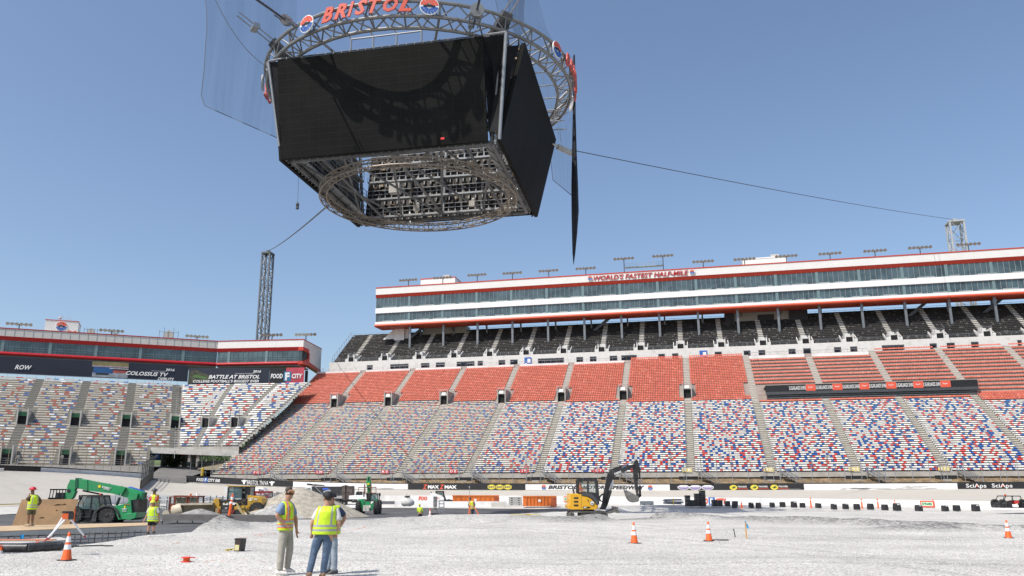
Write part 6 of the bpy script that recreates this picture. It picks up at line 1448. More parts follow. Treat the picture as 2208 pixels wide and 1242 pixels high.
g = MB(); g.prism(boom, .85, 1.15, .02); g.build('boom', mblack, ex)
g = MB(); g.prism(pe_((1440, 105), (1465, 82), (1495, 95), (1535, 220), (1545, 300), (1500, 280), (1480, 240), (1490, 480), (1510, 640), (1500, 720), (1470, 690), (1430, 470), (1405, 230)), .88, 1.12, .02); g.build('stick', mblack, ex)
bk = pe_((1262, 620), (1300, 650), (1400, 700), (1480, 742), (1500, 770), (1505, 830), (1470, 852), (1400, 862), (1350, 840), (1310, 790), (1285, 720), (1270, 665))
g = MB(); g.prism(bk, .55, .60); g.prism(bk, 1.40, 1.45)
sh = bk[4:] ; n = len(sh)
for i in range(n - 1): a, b = sh[i], sh[i + 1]; g._add([(a[0], .6, a[1]), (b[0], .6, b[1]), (b[0], 1.4, b[1]), (a[0], 1.4, a[1])], [(0, 1, 2, 3)])
a, b = Ze(1318, 720), Ze(1390, 850); g.tube((a[0], .54, a[1]), (b[0], .54, b[1]), .02, 5)
for i in range(4): a = Ze(1262, 620); g.box(a[0] - .05, a[0] + .06, .62 + i * .22, .70 + i * .22, a[1] - .02, a[1] + .12)
g.build('bucket', mat('bucket_steel', (.20, .195, .18), .55, .3, .25, 3, dirt=(.32, .30, .26), dscale=3), ex)
g = MB()
for pts in (((1475, 700), (1530, 700), (1550, 745), (1500, 800)), ((1525, 560), (1545, 570), (1555, 750), (1530, 760))): g.prism(pe_(*pts), .8, .86); g.prism(pe_(*pts), 1.14, 1.2)
g.build('bucket_link', mblack, ex)
g = MB(); g.prism(pe_((1478, 785), (1508, 780), (1508, 825), (1482, 830)), .75, 1.25); g.build('coupler', mat('coupler_yellow', (.6, .42, .02), .5), ex)
def ram(P0, P1, y, r_, par, f=.5):
    a, b = P0, P1; m_ = (a[0] + (b[0] - a[0]) * f, a[1] + (b[1] - a[1]) * f)
    g = MB(); g.tube((a[0], y, a[1]), (m_[0], y, m_[1]), r_, 8); g.build('ram_barrel', mblack, par); g = MB(); g.tube((m_[0], y, m_[1]), (b[0], y, b[1]), r_ * .5, 8); g.build('ram_rod', chrome, par)
ram(Ze(975, 285), Ze(1450, 110), 1.0, .07, ex, .55); ram(Ze(925, 890), Ze(1050, 480), .72, .085, ex, .6); ram(Ze(925, 890), Ze(1050, 480), 1.28, .085, ex, .6); ram(Ze(1530, 230), Ze(1535, 570), 1.0, .06, ex, .6)
g = MB(); g.prism(pe_((850, 880), (960, 870), (930, 935), (905, 985), (800, 985), (835, 940)), .75, 1.25, .02); g.build('swing_post', mblack, ex)
g = MB()
for off in (0, .05, .1):
    pl = [Ze(*p) for p in ((850, 700), (800, 745), (780, 790), (800, 830), (850, 850))]; g.path([(p[0] + off, .8 + off, p[1]) for p in pl], .022, 5)
    pl = [Ze(*p) for p in ((1400, 180), (1450, 190), (1480, 250), (1490, 350), (1480, 470))]; g.path([(p[0] + off * .3, .84, p[1]) for p in pl], .02, 5)
g.build('hoses', rubber, ex)
g = MB(); g.prism(pe_((905, 1030), (1075, 965), (1085, 990), (1070, 1030), (960, 1060), (910, 1050)), .3, .5); g.prism(pe_((905, 1030), (1075, 965), (1085, 990), (1070, 1030), (960, 1060), (910, 1050)), 1.5, 1.7); g.prism(pe_((1062, 930), (1095, 935), (1110, 990), (1145, 1040), (1090, 1045), (1070, 1000)), -.02, 2.05, .01); g.build('dozer_blade', mat('blade_steel', (.16, .155, .15), .5, .4, .2, 3, dirt=(.30, .27, .23), dscale=3), ex)
g = MB(); a = Ze(633, 868); g.lathe([(.14, -.02), (.14, .02)], (a[0], -.03, a[1]), 'y', 16); g.build('badge', black, ex); g = MB(); g.lathe([(.12, -.035), (.12, -.03)], (a[0], -.03, a[1]), 'y', 16); g.build('badge_ring', cleanw, ex)
g = MB(); g.M = T3((a[0], -.075, a[1])); g.prism([(-.08, -.05), (-.02, .0), (-.03, .07), (.0, .03), (.08, -.03), (.08, -.06), (0, -.03)], -.01, .005); g.build('badge_mark', black, ex)
txt('DEERE', 1065, 1195, 322, .13, .84, cleanw, ex, Ze, -math.atan2(Ze(1195, 295)[1] - Ze(1065, 345)[1], Ze(1195, 295)[0] - Ze(1065, 345)[0]), bold=.03)
g = MB(); g.prism(pe_((473, 928), (610, 935), (580, 962), (473, 962)), -.02, .0); g.build('decal', black, ex); txt('60', 483, 535, 945, .09, -.03, cleanw, ex, Ze, bold=.03)

# ---- wheel loader and compact loader (left of centre)
F = Fr(545, 1117, LOW); wlr = thing('wheel_loader', 'yellow wheel loader with a dark glazed cab behind the orange tube post', 'wheel loader', F.loc)
def Zw(X, Y): return F(440 + X / 11.04, 1030 + Y / 11.04)
def pw(*l): return [Zw(*a) for a in l]
g = MB(); g.prism(pw((1010, 420), (1100, 425), (1290, 450), (1350, 500), (1370, 560), (1370, 900), (1350, 960), (1130, 960), (1010, 700)), .3, 2.3, .06); g.prism(pw((1355, 720), (1450, 720), (1450, 880), (1370, 900)), .4, 2.2, .03); g.build('engine_body', catyel, wlr)
g = MB(); g.prism(pw((880, 660), (1010, 660), (1000, 900), (1010, 960), (880, 960)), .35, 2.2); g.prism(pw((360, 880), (900, 700), (900, 900), (700, 960)), .6, 2.0); g.build('chassis', catyel, wlr)
g = MB(); g.prism(pw((505, 182), (1085, 195), (1075, 212), (515, 208)), .3, 2.3); g.build('cab_roof', catyel, wlr)
cp = pw((555, 208), (1050, 210), (1030, 520), (880, 640), (520, 510), (545, 330)); g = MB()
for y in (.4, 2.2):
    for i in range(6): a, b = cp[i], cp[(i + 1) % 6]; g.tube((a[0], y, a[1]), (b[0], y, b[1]), .06, 6)
for X, Y, Y2 in ((880, 210, 640), (960, 210, 560)): a, b = Zw(X, Y), Zw(X, Y2); g.tube((a[0], .38, a[1]), (b[0], .38, b[1]), .07, 6)
for a in cp: g.tube((a[0], .4, a[1]), (a[0], 2.2, a[1]), .06, 6)
g.prism(pw((890, 500), (1030, 500), (1010, 660), (880, 650)), .35, 2.2); g.prism(pw((965, 215), (1060, 215), (1040, 400), (970, 400)), .36, .8); g.build('cab_frame', mblack, wlr)
g = MB(); g.prism(pw((565, 215), (870, 215), (870, 500), (535, 500), (555, 330)), .4, .415); g.prism(pw((565, 215), (1040, 215), (1020, 500), (535, 500)), 2.2, 2.215); g.build('cab_window', mat('cab_glass_blue', (.11, .20, .22), .05, 0, .25, 1.5, alpha=.6, spec=.8), wlr)
g = MB(); a = Zw(500, 300); g.cbox((a[0], .3, a[1]), (.24, .1, .55), .06); g.tube((a[0], .3, a[1] + .3), (Zw(560, 220)[0], .35, Zw(560, 220)[1]), .03, 5); g.build('mirror', cleanw, wlr)
g = MB(); a = Zw(845, 400); g.ball((a[0], 1.2, a[1] + .4), .14, 6, (1, 1, 1.2)); g.prism(pw((790, 380), (880, 370), (890, 500), (780, 500)), 1.0, 1.5, .05); g.build('operator_figure', MATS['driver_dark'], wlr)
for X, y in ((1232, .25), (1232, 2.3), (700, 2.3)): a = Zw(X, 840); wheel(wlr, a[0], y, .68, .68, .5, mat('hub_brown', (.22, .13, .05), .6), 16, hub=.42)
txt('CAT', 1040, 1140, 515, .30, .28, cleanw, wlr, Zw, bold=.05); g = MB(); g.prism(pw((1065, 560), (1090, 535), (1118, 560)), .26, .3); g.build('triangle_mark', MATS['emblem_yellow'], wlr)
txt('950', 1165, 1245, 515, .16, .28, cleanw, wlr, Zw, bold=.03); g = MB(); g.prism(pw((1180, 620), (1230, 600), (1290, 610), (1270, 630), (1190, 650)), .1, .3); g.build('hand_rail', mblack, wlr); g = MB(); a = Zw(1345, 690); g.box(a[0] - .1, a[0] + .1, .28, .3, a[1] - .14, a[1] + .14); g.build('decal_plate', cleanw, wlr)

F = Fr(490, 1119, LOW); F.__init__(490, 1120, LOW); cl_ = thing('compact_loader', 'compact yellow loader with a black slatted rear and a wide steel bucket', 'loader', F.loc)
g = MB(); g.prism(pw((400, 680), (440, 655), (660, 655), (700, 680), (690, 950), (370, 950)), 0, 1.6, .05); g.prism(pw((330, 540), (890, 510), (890, 560), (740, 600), (560, 560), (400, 600)), .1, 1.4); g.build('engine_cover', mblack, cl_)
g = MB()
for Y in (765, 805, 845, 885, 925): g.prism(pw((425, Y), (570, Y), (570, Y + 14), (425, Y + 14)), -.05, .0)
g.build('grille_slats', mat('slat_grey', (.25, .25, .25), .5), cl_)
g = MB(); g.prism(pw((350, 685), (400, 685), (375, 960), (328, 960)), -.03, 1.5, .02); g.prism(pw((680, 700), (810, 670), (815, 940), (670, 950)), .1, 1.6, .02); g.prism(pw((182, 700), (205, 530), (240, 495), (330, 505), (352, 600), (330, 735)), .2, 1.0, .02); g.prism(pw((890, 660), (960, 665), (950, 725), (890, 720)), .0, .3); g.prism(pw((470, 610), (500, 570), (590, 500), (600, 520), (520, 600), (480, 630)), .2, .4); g.build('side_panel', catyel, cl_)
g = MB(); g.prism(pw((765, 590), (800, 620), (975, 880), (970, 930), (930, 910), (790, 720)), -.05, .12, .01); g.prism(pw((765, 590), (800, 620), (975, 880), (970, 930), (930, 910), (790, 720)), 1.5, 1.65); g.build('lift_arm', mat('dusty_yellow', (.50, .38, .17), .6, 0, .15, 2), cl_)
for a in ((365, 790), (700, 800)): g = MB(); p = Zw(*a); g.box(p[0] - .05, p[0] + .05, -.06, -.02, p[1] - .16, p[1] + .16); g.build('tail_light', mat('lamp_red', (.35, .02, .02), .4), cl_)
txt('CAT', 500, 560, 725, .12, -.03, cleanw, cl_, Zw, bold=.03)
g = MB()
for X in (420, 600, 760): a = Zw(X, 900); g.lathe([(.42, 0), (.42, .35)], (a[0], 0.05, .42), 'y', 16)
g.build('track', rubber, cl_)
def Z3(X, Y): return F(300 + X / 5.131, 1000 + Y / 5.131)
prof = [Z3(*p) for p in ((520, 562), (535, 520), (560, 490), (600, 478), (860, 488), (872, 505), (850, 560), (822, 600), (525, 600))]
g = MB(); n = 10; rings = []
for k in range(n + 1):
    a = math.pi * .9 * k / n - .5; rings.append([(Z3(520, 0)[0] + 0 * k, .1 + .55 * math.cos(a) - .3, .75 + .6 * math.sin(a)), (Z3(866, 0)[0], .1 + .55 * math.cos(a) - .3, .80 + .6 * math.sin(a))])
for a, b in zip(rings, rings[1:]):
    o = Vector((0, .05, 0)); g._add([a[0], a[1], b[1], b[0], tuple(Vector(a[0]) + o), tuple(Vector(a[1]) + o), tuple(Vector(b[1]) + o), tuple(Vector(b[0]) + o)], [(0, 1, 2, 3), (4, 7, 6, 5)])
for s_ in (0, 1): g._add([r_[s_] for r_ in rings], [tuple(range(n + 1))])
g.build('bucket', mat('bucket_tan', (.27, .23, .165), .6, .1, .2, 2, dirt=(.40, .36, .29), dscale=2), cl_)

# ---- rust coloured cab with a cream drum
F = Fr(385, 1119, LOW); ru = thing('road_roller', 'old machine with a rust red cab and cream drum beside the gravel pile', 'roller', F.loc); rust = mat('rust_red_paint', (.22, .06, .03), .65, 0, .2, 2, dirt=(.14, .05, .03), dscale=3)
g = MB(); 
for X0, Y0, X1, Y1 in ((340, 365, 322, 515), (392, 352, 388, 515), (528, 355, 525, 520), (652, 360, 645, 480)):
    a, b = Z3(X0, Y0), Z3(X1, Y1); 
    for y in (0, 1.5): g.tube((a[0], y, a[1]), (b[0], y, b[1]), .08, 6)
g.prism([Z3(*p) for p in ((385, 350), (655, 356), (655, 372), (385, 370))], -.1, 1.6); g.prism([Z3(*p) for p in ((325, 500), (530, 500), (645, 465), (645, 490), (530, 520), (325, 515))], 0, 1.5); g.prism([Z3(*p) for p in ((525, 355), (560, 355), (560, 500), (525, 510))], 0, .1); g.prism([Z3(*p) for p in ((338, 362), (395, 362), (395, 372), (338, 372))], -.05, .05); g.prism([Z3(*p) for p in ((565, 440), (650, 440), (645, 480), (565, 490))], 0, .1); g.prism([Z3(*p) for p in ((330, 440), (385, 440), (385, 500), (325, 500))], 0, .1); g.build('cab_frame', rust, ru)
g = MB(); g.prism([Z3(*p) for p in ((395, 375), (522, 375), (520, 500), (392, 500))], .3, .32); g.prism([Z3(*p) for p in ((562, 375), (645, 375), (640, 440), (562, 440))], .1, .12); g.build('cab_window', mat('dirty_glass', (.30, .31, .22), .2, 0, .3, 1, alpha=.8), ru)
g = MB(); a, b = Z3(345, 545), Z3(500, 545); g.lathe([(0, a[0]), (.5, a[0] + .05), (.62, a[0] + .25), (.62, b[0] - .2), (.5, b[0])], (0, .4, .75), 'x', 20); g.lathe([(.3, 0), (.3, .6)], (Z3(300, 570)[0], -.2, .45), 'y', 14); g.build('drum', mat('cream_paint', (.62, .54, .40), .5, 0, .1, 1, dirt=(.45, .38, .28)), ru, smooth='auto')
g = MB(); g.prism([Z3(*p) for p in ((480, 515), (870, 495), (860, 600), (480, 600))], 1.2, 2.4); g.build('engine_box', mat('tan_paint', (.42, .30, .14), .6), ru)
g = MB(); a = Z3(545, 343); g.lathe([(.08, 0), (.08, .2)], (a[0], .6, a[1] - .1), n=10); g.build('beacon', orange, ru)

# ---- dump truck
F = Fr(700, 1093, LOW); dt = thing('dump_truck', 'white dump truck with a black tipper body behind the tallest gravel pile', 'dump truck', F.loc)
g = MB(); g.prism(pf((70, 560), (60, 470), (120, 430), (170, 420), (185, 320), (210, 290), (325, 285), (330, 560)), .1, 2.4, .06); g.prism(pf((20, 440), (120, 430), (140, 560), (100, 580), (10, 560), (0, 500)), .2, 2.3, .08); g.build('cab', cleanw, dt)
g = MB(); g.prism(pf((200, 335), (290, 325), (290, 425), (190, 420)), .06, .1); g.build('window', mat('cab_glass_green', (.12, .20, .17), .1), dt)
g = MB(); g.prism(pf((205, 225), (330, 240), (530, 255), (550, 280), (340, 275), (220, 262)), .2, 2.3); g.build('cab_shield', mblack, dt)
g = MB(); g.prism(pf((335, 295), (985, 290), (985, 490), (340, 485)), 0, 2.5, .05); g.build('tipper_body', mat('tipper_black', (.03, .03, .032), .5, 0, .2, .8, dirt=(.10, .10, .10)), dt)
g = MB(); g.prism(pf((330, 480), (985, 495), (985, 545), (330, 535)), -.02, 2.5); g.build('body_sill', mat('sill_grey', (.40, .39, .38), .5, 0, .15, 2), dt)
g = MB(); g.prism(pf((975, 280), (1045, 262), (1045, 590), (985, 570)), -.1, 2.6); g.prism(pf((1045, 275), (1200, 280), (1195, 560), (1045, 590)), .1, 2.4); g.build('tailgate', mat('tailgate_brown', (.075, .058, .05), .7, 0, .3, 1.5, dirt=(.2, .17, .15)), dt)
g = MB(); g.prism(pf((330, 535), (1190, 560), (1180, 620), (330, 640)), .4, 2.1); g.build('frame', mblack, dt)
g = MB(); a, b = Zf(345, 245), Zf(600, 500); g.tube((a[0], -.08, a[1]), (b[0], -.08, b[1]), .06, 5); g.build('tarp_arm', palest, dt)
for X, dy in ((495, 0), (640, 0), (875, 0), (1020, .25)): 
    a = Zf(X, 640); wheel(dt, a[0], .2 + dy, a[1] + .02 if X < 1000 else a[1] - .1, .50, .4, palest, 0, hub=.62); 
wheel(dt, Zf(150, 650)[0], .25, .5, .5, .35, palest, 0, hub=.62)
g = MB(); g.prism(pf((560, 322), (690, 322), (695, 365), (560, 365)), -.02, .0); g.build('logo_block', mat('logo_royal', (.06, .13, .55), .5), dt); g = MB(); g.prism(pf((570, 395), (640, 375), (700, 340), (720, 375), (750, 380), (700, 405), (620, 440), (580, 420)), -.02, .0); g.build('swoosh_mark', mat('swoosh_grey', (.40, .42, .45), .5), dt); g = MB(); g.prism(pf((205, 460), (240, 440), (255, 500), (220, 505)), .07, .1); g.build('door_mark', MATS['logo_royal'], dt)

# ---- skid steer parked behind the pit wall, an upright lift frame
F = Fr(945, 1082, -.15, Y=124); sk = thing('skid_steer', 'white tracked skid steer with black cab behind the low pit wall', 'skid steer', F.loc)
def Zs(X, Y): return F(840 + X / 5.52, 1030 + Y / 5.52)
def ps(*l): return [Zs(*a) for a in l]
g = MB(); g.prism(ps((482, 180), (540, 185), (620, 215), (650, 240), (650, 265), (560, 275), (500, 240)), 0, 1.7, .05); g.build('body', cleanw, sk); g = MB(); cp = ps((548, 165), (640, 162), (640, 220), (600, 225), (555, 190))
for y in (.2, 1.5):
    for i in range(5): a, b = cp[i], cp[(i + 1) % 5]; g.tube((a[0], y, a[1]), (b[0], y, b[1]), .07, 5)
g.prism(ps((545, 160), (642, 158), (642, 166), (545, 168)), .1, 1.6); g.prism(ps((635, 170), (670, 260), (665, 280), (640, 275)), .1, 1.6); g.prism(ps((484, 172), (497, 168), (500, 185), (487, 190)), .3, 1.2); g.build('cab_frame', mblack, sk)
g = MB(); g.prism(cp, .3, .33); g.build('cab_window', tint, sk); g = MB(); g.prism([(a[0], a[1]) for a in stad(Zs(490, 0)[0], Zs(660, 0)[0], .0, .45)], -.05, .3); g.prism(stad(Zs(490, 0)[0], Zs(660, 0)[0], .0, .45), 1.4, 1.75); g.build('track', rubber, sk)
g = MB(); g.prism(ps((545, 230), (590, 240), (590, 248), (550, 245)), -.02, 0); g.build('stripe', orange, sk); g = MB(); g.prism(ps((665, 265), (700, 255), (750, 268), (745, 285), (660, 285)), .1, 1.6); g.build('attachment', mblack, sk)
F = Fr(953.5, 1110, -.25); lf_ = thing('compactor_frame', 'upright narrow grey machine frame standing at the gravel edge', 'machine', F.loc); g = MB()
for X in (590, 648): a, b = F(840 + X / 5.52, 1030 + 275 / 5.52), F(840 + X / 5.52, 1109); g.box(a[0] - .04, a[0] + .04, 0, .08, 0, a[1])
for Y in (275, 310, 350, 395): a, b = F(840 + 590 / 5.52, 1030 + Y / 5.52), F(840 + 648 / 5.52, 1030 + Y / 5.52); g.box(a[0], b[0], 0, .08, a[1] - .05, a[1] + .03)
g.build('frame', steel, lf_); g = MB(); a, b = F(948, 0)[0], F(957, 0)[0]; g.cbox(((a + b) / 2, .2, 1.1), (b - a - .1, .3, .9), .04); g.cbox(((a + b) / 2, .2, .45), (b - a - .15, .3, .35), .04); g.build('engine', mat('grey_engine', (.25, .24, .23), .6, .3, .4, 4, dirt=(.05, .05, .05), dscale=6), lf_); g = MB(); g.box(F(943, 0)[0], F(960, 0)[0], -.1, .5, -.02, .12); g.build('base_plate', mblack, lf_)

# ---- orange roll-off containers
def dumpster(x0, x1, yt, yb, z, Y, lab):
    F = Fr((x0 + x1) / 2, yb, z, Y=Y); q = thing('skip_container', lab, 'container', F.loc, 0, 'orange roll off containers'); a, b = F(x0, yt), F(x1, yb); H = a[1]; L0, L1 = a[0], b[0]
    om = mat('container_orange', (.72, .19, .03), .5, 0, .12, 1.5, dirt=(.35, .10, .03), dscale=1.5)
    g = MB()
    g.box(L0, L1, 0, .06, .15, H); g.box(L0, L1, 2.3, 2.36, .15, H); g.box(L0, L0 + .06, .06, 2.3, .15, H); g.box(L0, L1, .06, 2.3, .15, .25); g.build('walls', om, q)
    g = MB(); g.box(L0 - .05, L1 + .05, -.08, .08, H + .002, H + .14); g.box(L0 - .05, L1 + .05, 2.25, 2.42, H + .002, H + .14); g.build('top_rail', om, q)
    g = MB(); x = L0 + .3
    while x < L1 - .8: g.box(x, x + .12, -.12, -.002, .15, H); x += (L1 - L0) / 9.5
    g.build('ribs', om, q)
    g = MB(); g.box(L1 - .75, L1 + .02, -.14, 2.4, .1, H - .02)
    for i in range(3): g.box(L1 - .6, L1 + .07, -.18, -.15, .35 + i * (H - .6) / 2.2, .45 + i * (H - .6) / 2.2)
    g.build('door', mat('container_rust', (.42, .10, .035), .6, 0, .2, 2, dirt=(.2, .06, .03)), q)
    g = MB(); g.box((L0 + L1) / 2 - .25, (L0 + L1) / 2 + .1, -.14, -.125, H * .55, H * .75); g.build('label_plate', cleanw, q)
dumpster(976, 1076, 1070, 1089, -.5, 127, 'longer orange container behind the surveyor, left of the other')
dumpster(1129, 1200, 1071.5, 1090.5, -.4, 116, 'shorter orange container right of the stacked concrete blocks')
def block(x0, x1, y0, y1, lab, Y=None, th=.9, m_=None, name='concrete_block', grp='concrete blocks along the pit road'):
    F = Fr((x0 + x1) / 2, y1, LOW if Y is None else 0, Y=Y); 
    if Y: F.z0 = gy((x0 + x1) / 2, y1, Y).z; F.loc.z = F.z0
    q = thing(name, lab, 'barrier', F.loc, 0, grp); a, b = F(x0, y0), F(x1, y1); g = MB(); g.prism([(a[0], 0), (b[0], 0), (b[0], a[1]), (a[0], a[1])], 0, th, .03); g.build('block', m_ or concl, q)
    g = MB(); g.box(a[0] + .3, a[0] + .5, -.01, th + .01, .0, .1); g.box(b[0] - .5, b[0] - .3, -.01, th + .01, .0, .1); g.build('lifting_slots', mblack, q); return q
block(975, 998, 1085, 1095, 'first concrete block right of the white pit wall'); block(999, 1007, 1085, 1095.5, 'narrow concrete block hidden partly by the surveyor'); block(1029, 1056.5, 1084.5, 1095.5, 'concrete block just right of the surveyor'); block(1059, 1088, 1084, 1096, 'concrete block left of the tall stack')
for i in range(4): block(1097 - .0, 1125 + i * .3, 1071 + i * 4.6, 1071 + 4.5 + i * 4.6, ['topmost', 'second', 'third', 'fourth'][i] + ' slab from the top in the concrete stack', Y=111.5)
block(1094, 1123, 1090, 1095.8, 'pale bottom slab under the concrete stack'); block(1128.5, 1170, 1082, 1092.5, 'short white barrier in front of the right orange container', m_=whtban, th=.4); block(1382, 1410, 1080.5, 1089, 'single concrete block behind the excavator bucket', Y=108)
g0_ = thing('pit_wall', 'low white pit wall in front of the left orange container', 'wall', gy(990, 1093, 121)); o = g0_.location
g = MB(); a, b = gy(852, 1081, 121), gy(1093, 1081, 121); g.box(a.x - o.x, b.x - o.x, 0, .3, 0, a.z - o.z); g.build('wall', whtban, g0_)
g1_ = thing('pit_wall', 'white pit wall with a gap behind the front facing green telehandler', 'wall', gy(790, 1094, 122)); o = g1_.location; g = MB(); a, b = gy(690, 1090, 122), gy(850, 1090, 122); g.box(a.x - o.x, b.x - o.x, 0, .3, 0, a.z - o.z + .03); a2 = gy(770, 1081, 122); g.build('wall', whtban, g1_)
# bulk bag with hose
F = Fr(878, 1091, LOW, Y=113); F.loc.z = gy(878, 1091, 113).z; F.z0 = F.loc.z; q = thing('bulk_bag', 'large white bulk bag with a black hose coiled on top', 'bag', F.loc); g = MB(); rr = random.Random(2); rings = []
for k, (r_, z) in enumerate(((.55, 0), (.82, .15), (.88, .45), (.78, .78), (.45, 1.0), (.2, 1.1))): rings.append([(math.cos(a) * r_ * (1 + .12 * math.sin(3 * a + k)), math.sin(a) * r_ * .8, z + .05 * math.sin(2 * a)) for a in [2 * math.pi * i / 14 for i in range(14)]])
g.loft(rings); g.build('bag', mat('bag_fabric', (.62, .60, .56), .8, 0, .15, 2, .4, 4), q, smooth=True); g = MB(); g.path([(math.cos(i * .5) * .35, math.sin(i * .5) * .3, 1.0 + i * .012) for i in range(26)], .05, 5); g.tube((-.3, 0, 1.1), (0, 0, 1.55), .03, 4); g.build('hose', rubber, q)
block(818, 851, 1080.5, 1087, 'dark grey steel plate leaning in the pit wall gap', Y=120, m_=mat('plate_grey', (.14, .14, .15), .6), th=.1, name='steel_plate')
# timber plank and level staff lying
p = gz(1134, 1111.5); q = thing('timber_plank', 'long yellowish timber lying on the gravel left of the excavator', 'plank', (p.x, p.y, .02)); g = MB(); g.box(-1.15, 1.15, 0, .15, 0, .09); g.build('plank', mat('timber_yellow', (.55, .50, .28), .7), q); g = MB(); g.box(0, .35, -.01, .16, 0, .095); g.build('yellow_mark', mat('safety_yellow', (.75, .5, .02), .5), q)
# ---- utility vehicle at the right edge
F = Fr(2185, 1095, 0, Y=80); F.z0 = gy(2185, 1095, 80).z; F.loc.z = F.z0; uv = thing('utility_vehicle', 'black and red utility buggy with roll cage at the right edge', 'utility vehicle', F.loc)
def Zu(X, Y): return F(1580 + X / 3.516, 960 + Y / 3.516)
def pu(*l): return [Zu(*a) for a in l]
g = MB(); g.prism(pu((2022, 465), (2025, 435), (2070, 425), (2110, 430), (2120, 470), (2240, 475), (2245, 440), (2330, 430), (2330, 470), (2290, 478), (2030, 475)), 0, 1.4, .04); g.build('body', mblack, uv); g = MB(); g.prism(pu((2138, 425), (2172, 418), (2175, 440), (2145, 448)), .1, 1.3); g.build('seat', mat('seat_red', (.55, .04, .03), .6), uv)
g = MB()
for y in (.05, 1.35): g.path([(p[0], y, p[1]) for p in pu((2050, 430), (2075, 385), (2180, 386), (2200, 430))], .04, 6); g.path([(p[0], y, p[1]) for p in pu((2115, 430), (2125, 386))], .035, 6); g.path([(p[0], y, p[1]) for p in pu((2200, 430), (2290, 440))], .03, 6)
g.prism(pu((2070, 383), (2184, 383), (2184, 389), (2070, 389)), 0, 1.4); g.build('roll_cage', mblack, uv)
for X in (2055, 2265): a = Zu(X, 465); wheel(uv, a[0], .1, .38, .38, .28, dsteel, 12); wheel(uv, a[0], 1.3, .38, .38, .28, dsteel, 12)
g = MB(); a = Zu(2100, 382); g.box(a[0] - .06, a[0] + .06, .6, .75, a[1], a[1] + .12); g.build('beacon', orange, uv)
# ---- black crates with a white mark along the inner wall
crate = None; CR = [(20, 436, 30, 28, 0), (147, 438, 30, 26, 1), (203, 439, 32, 26, 0), (307, 436, 28, 16, 1), (386, 433, 32, 20, 0), (473, 430, 36, 32, 1), (538, 439, 30, 14, 0), (658, 441, 32, 16, 1), (777, 447, 32, 24, 1), (866, 446, 32, 22, 1), (952, 448, 34, 26, 0), (1056, 446, 34, 28, 0), (1165, 452, 34, 24, 0), (1258, 446, 44, 42, 1), (1424, 457, 40, 30, 1), (1624, 460, 34, 26, 1), (1712, 457, 34, 22, 0), (1858, 453, 42, 38, 1)]
names = ['first', 'second', 'third', 'fourth', 'fifth', 'sixth, tall,', 'seventh, low,', 'eighth, low,', 'ninth', 'tenth', 'eleventh', 'twelfth', 'thirteenth', 'fourteenth, tallest,', 'fifteenth, beside the green lettered board,', 'sixteenth', 'seventeenth', 'last, large,']
blkp = mat('crate_black', (.025, .025, .027), .5, 0, .2, 3)
for i, (X, Y, w_, h_, mk) in enumerate(CR):
    px, py = 1580 + X / 3.516, 960 + (Y + h_ / 2) / 3.516; F = Fr(px, py, 0, Y=100 - i * .8); z = gy(px, py, F.Y).z; W_ = .9 * w_ / 3.516 / F.kx; H_ = .62 * h_ / 3.516 / (1887 / F.Y)
    q = thing('ballast_crate', names[i] + ' black crate from the left along the white inner wall', 'crate', (F.loc.x, F.Y, z - .5), 0, 'black crates along the inner wall'); g = MB(); g.prism([(-W_ / 2, .1), (W_ / 2, .1), (W_ / 2, .5), (W_ * .36, .5 + H_), (-W_ * .42, .5 + H_), (-W_ / 2, .5)], 0, .8, .03); g.build('shell', blkp, q)
    if mk: g = MB(); g.box(-W_ * .25, W_ * .2, -.02, -.001, .5 + H_ * .55, .5 + H_ * .78); g.build('white_mark', cleanw, q)
for i, (X, yt, w_, n) in enumerate(((1473, 558, 50, 3), (1520, 610, 50, 1), (1580, 538, 52, 5), (1641, 505, 58, 8), (1770, 608, 46, 1), (1832, 612, 50, 1), (1918, 622, 46, 1), (2003, 622, 48, 1))):
    px = 1200 + X / 5.176; Y_ = 103; F = Fr(px, 960 + 655 / 5.176, 0, Y=Y_); z0 = gy(px, 960 + 655 / 5.176, Y_).z; zt2 = gy(px, 960 + yt / 5.176, Y_).z; W_ = w_ / 5.176 / F.kx; q0 = z0 - .3; hh = (zt2 - q0) / n
    for k in range(n):
        q = thing('ballast_crate', ('%s tub counting up from the ground in the %s black stack from the left' % (['lowest', 'second', 'third', 'fourth', 'fifth', 'sixth', 'seventh', 'eighth'][k], ['three tub', '', 'five tub', '', '', '', '', ''][i] or 'tallest')) if n > 1 else 'single black tub %s' % {1: 'between the short and the tall black stacks', 4: 'in front of the blue logo square', 5: 'in front of the red wall lettering', 6: 'first right of the red wall lettering', 7: 'second right of the red wall lettering'}[i], 'crate', (F.loc.x, Y_, q0 + k * hh), 0, 'black tubs stacked by the inner wall')
        g = MB(); g.prism([(-W_ / 2 * .92, 0), (W_ / 2 * .92, 0), (W_ / 2, hh * .8), (W_ / 2, hh * .97), (-W_ / 2, hh * .97), (-W_ / 2, hh * .8)], 0, .8, .02); g.build('shell', blkp, q)
# heap of folded steel frames left of the tubs
F = Fr(1455, 1087, 0, Y=101); z0 = gy(1455, 1087, 101).z; q = thing('scaffold_bundle', 'bundle of grey steel frames strapped in yellow beside the black tubs', 'scaffold', (F.loc.x, 101, z0 - .3)); g = MB(); rr = random.Random(4)
for i in range(26): z = .3 + rr.random() * .55; y = rr.random() * 1.2; g.tube((-1.1 + rr.uniform(-.2, .2), y, z), (.95 + rr.uniform(-.2, .2), y + rr.uniform(-.1, .1), z + rr.uniform(-.05, .05)), .03, 5)
g.build('tubes', steel, q); g = MB(); g.box(-.2, -.1, -.03, .0, .2, .95); g.build('strap', MATS['safety_yellow'], q)
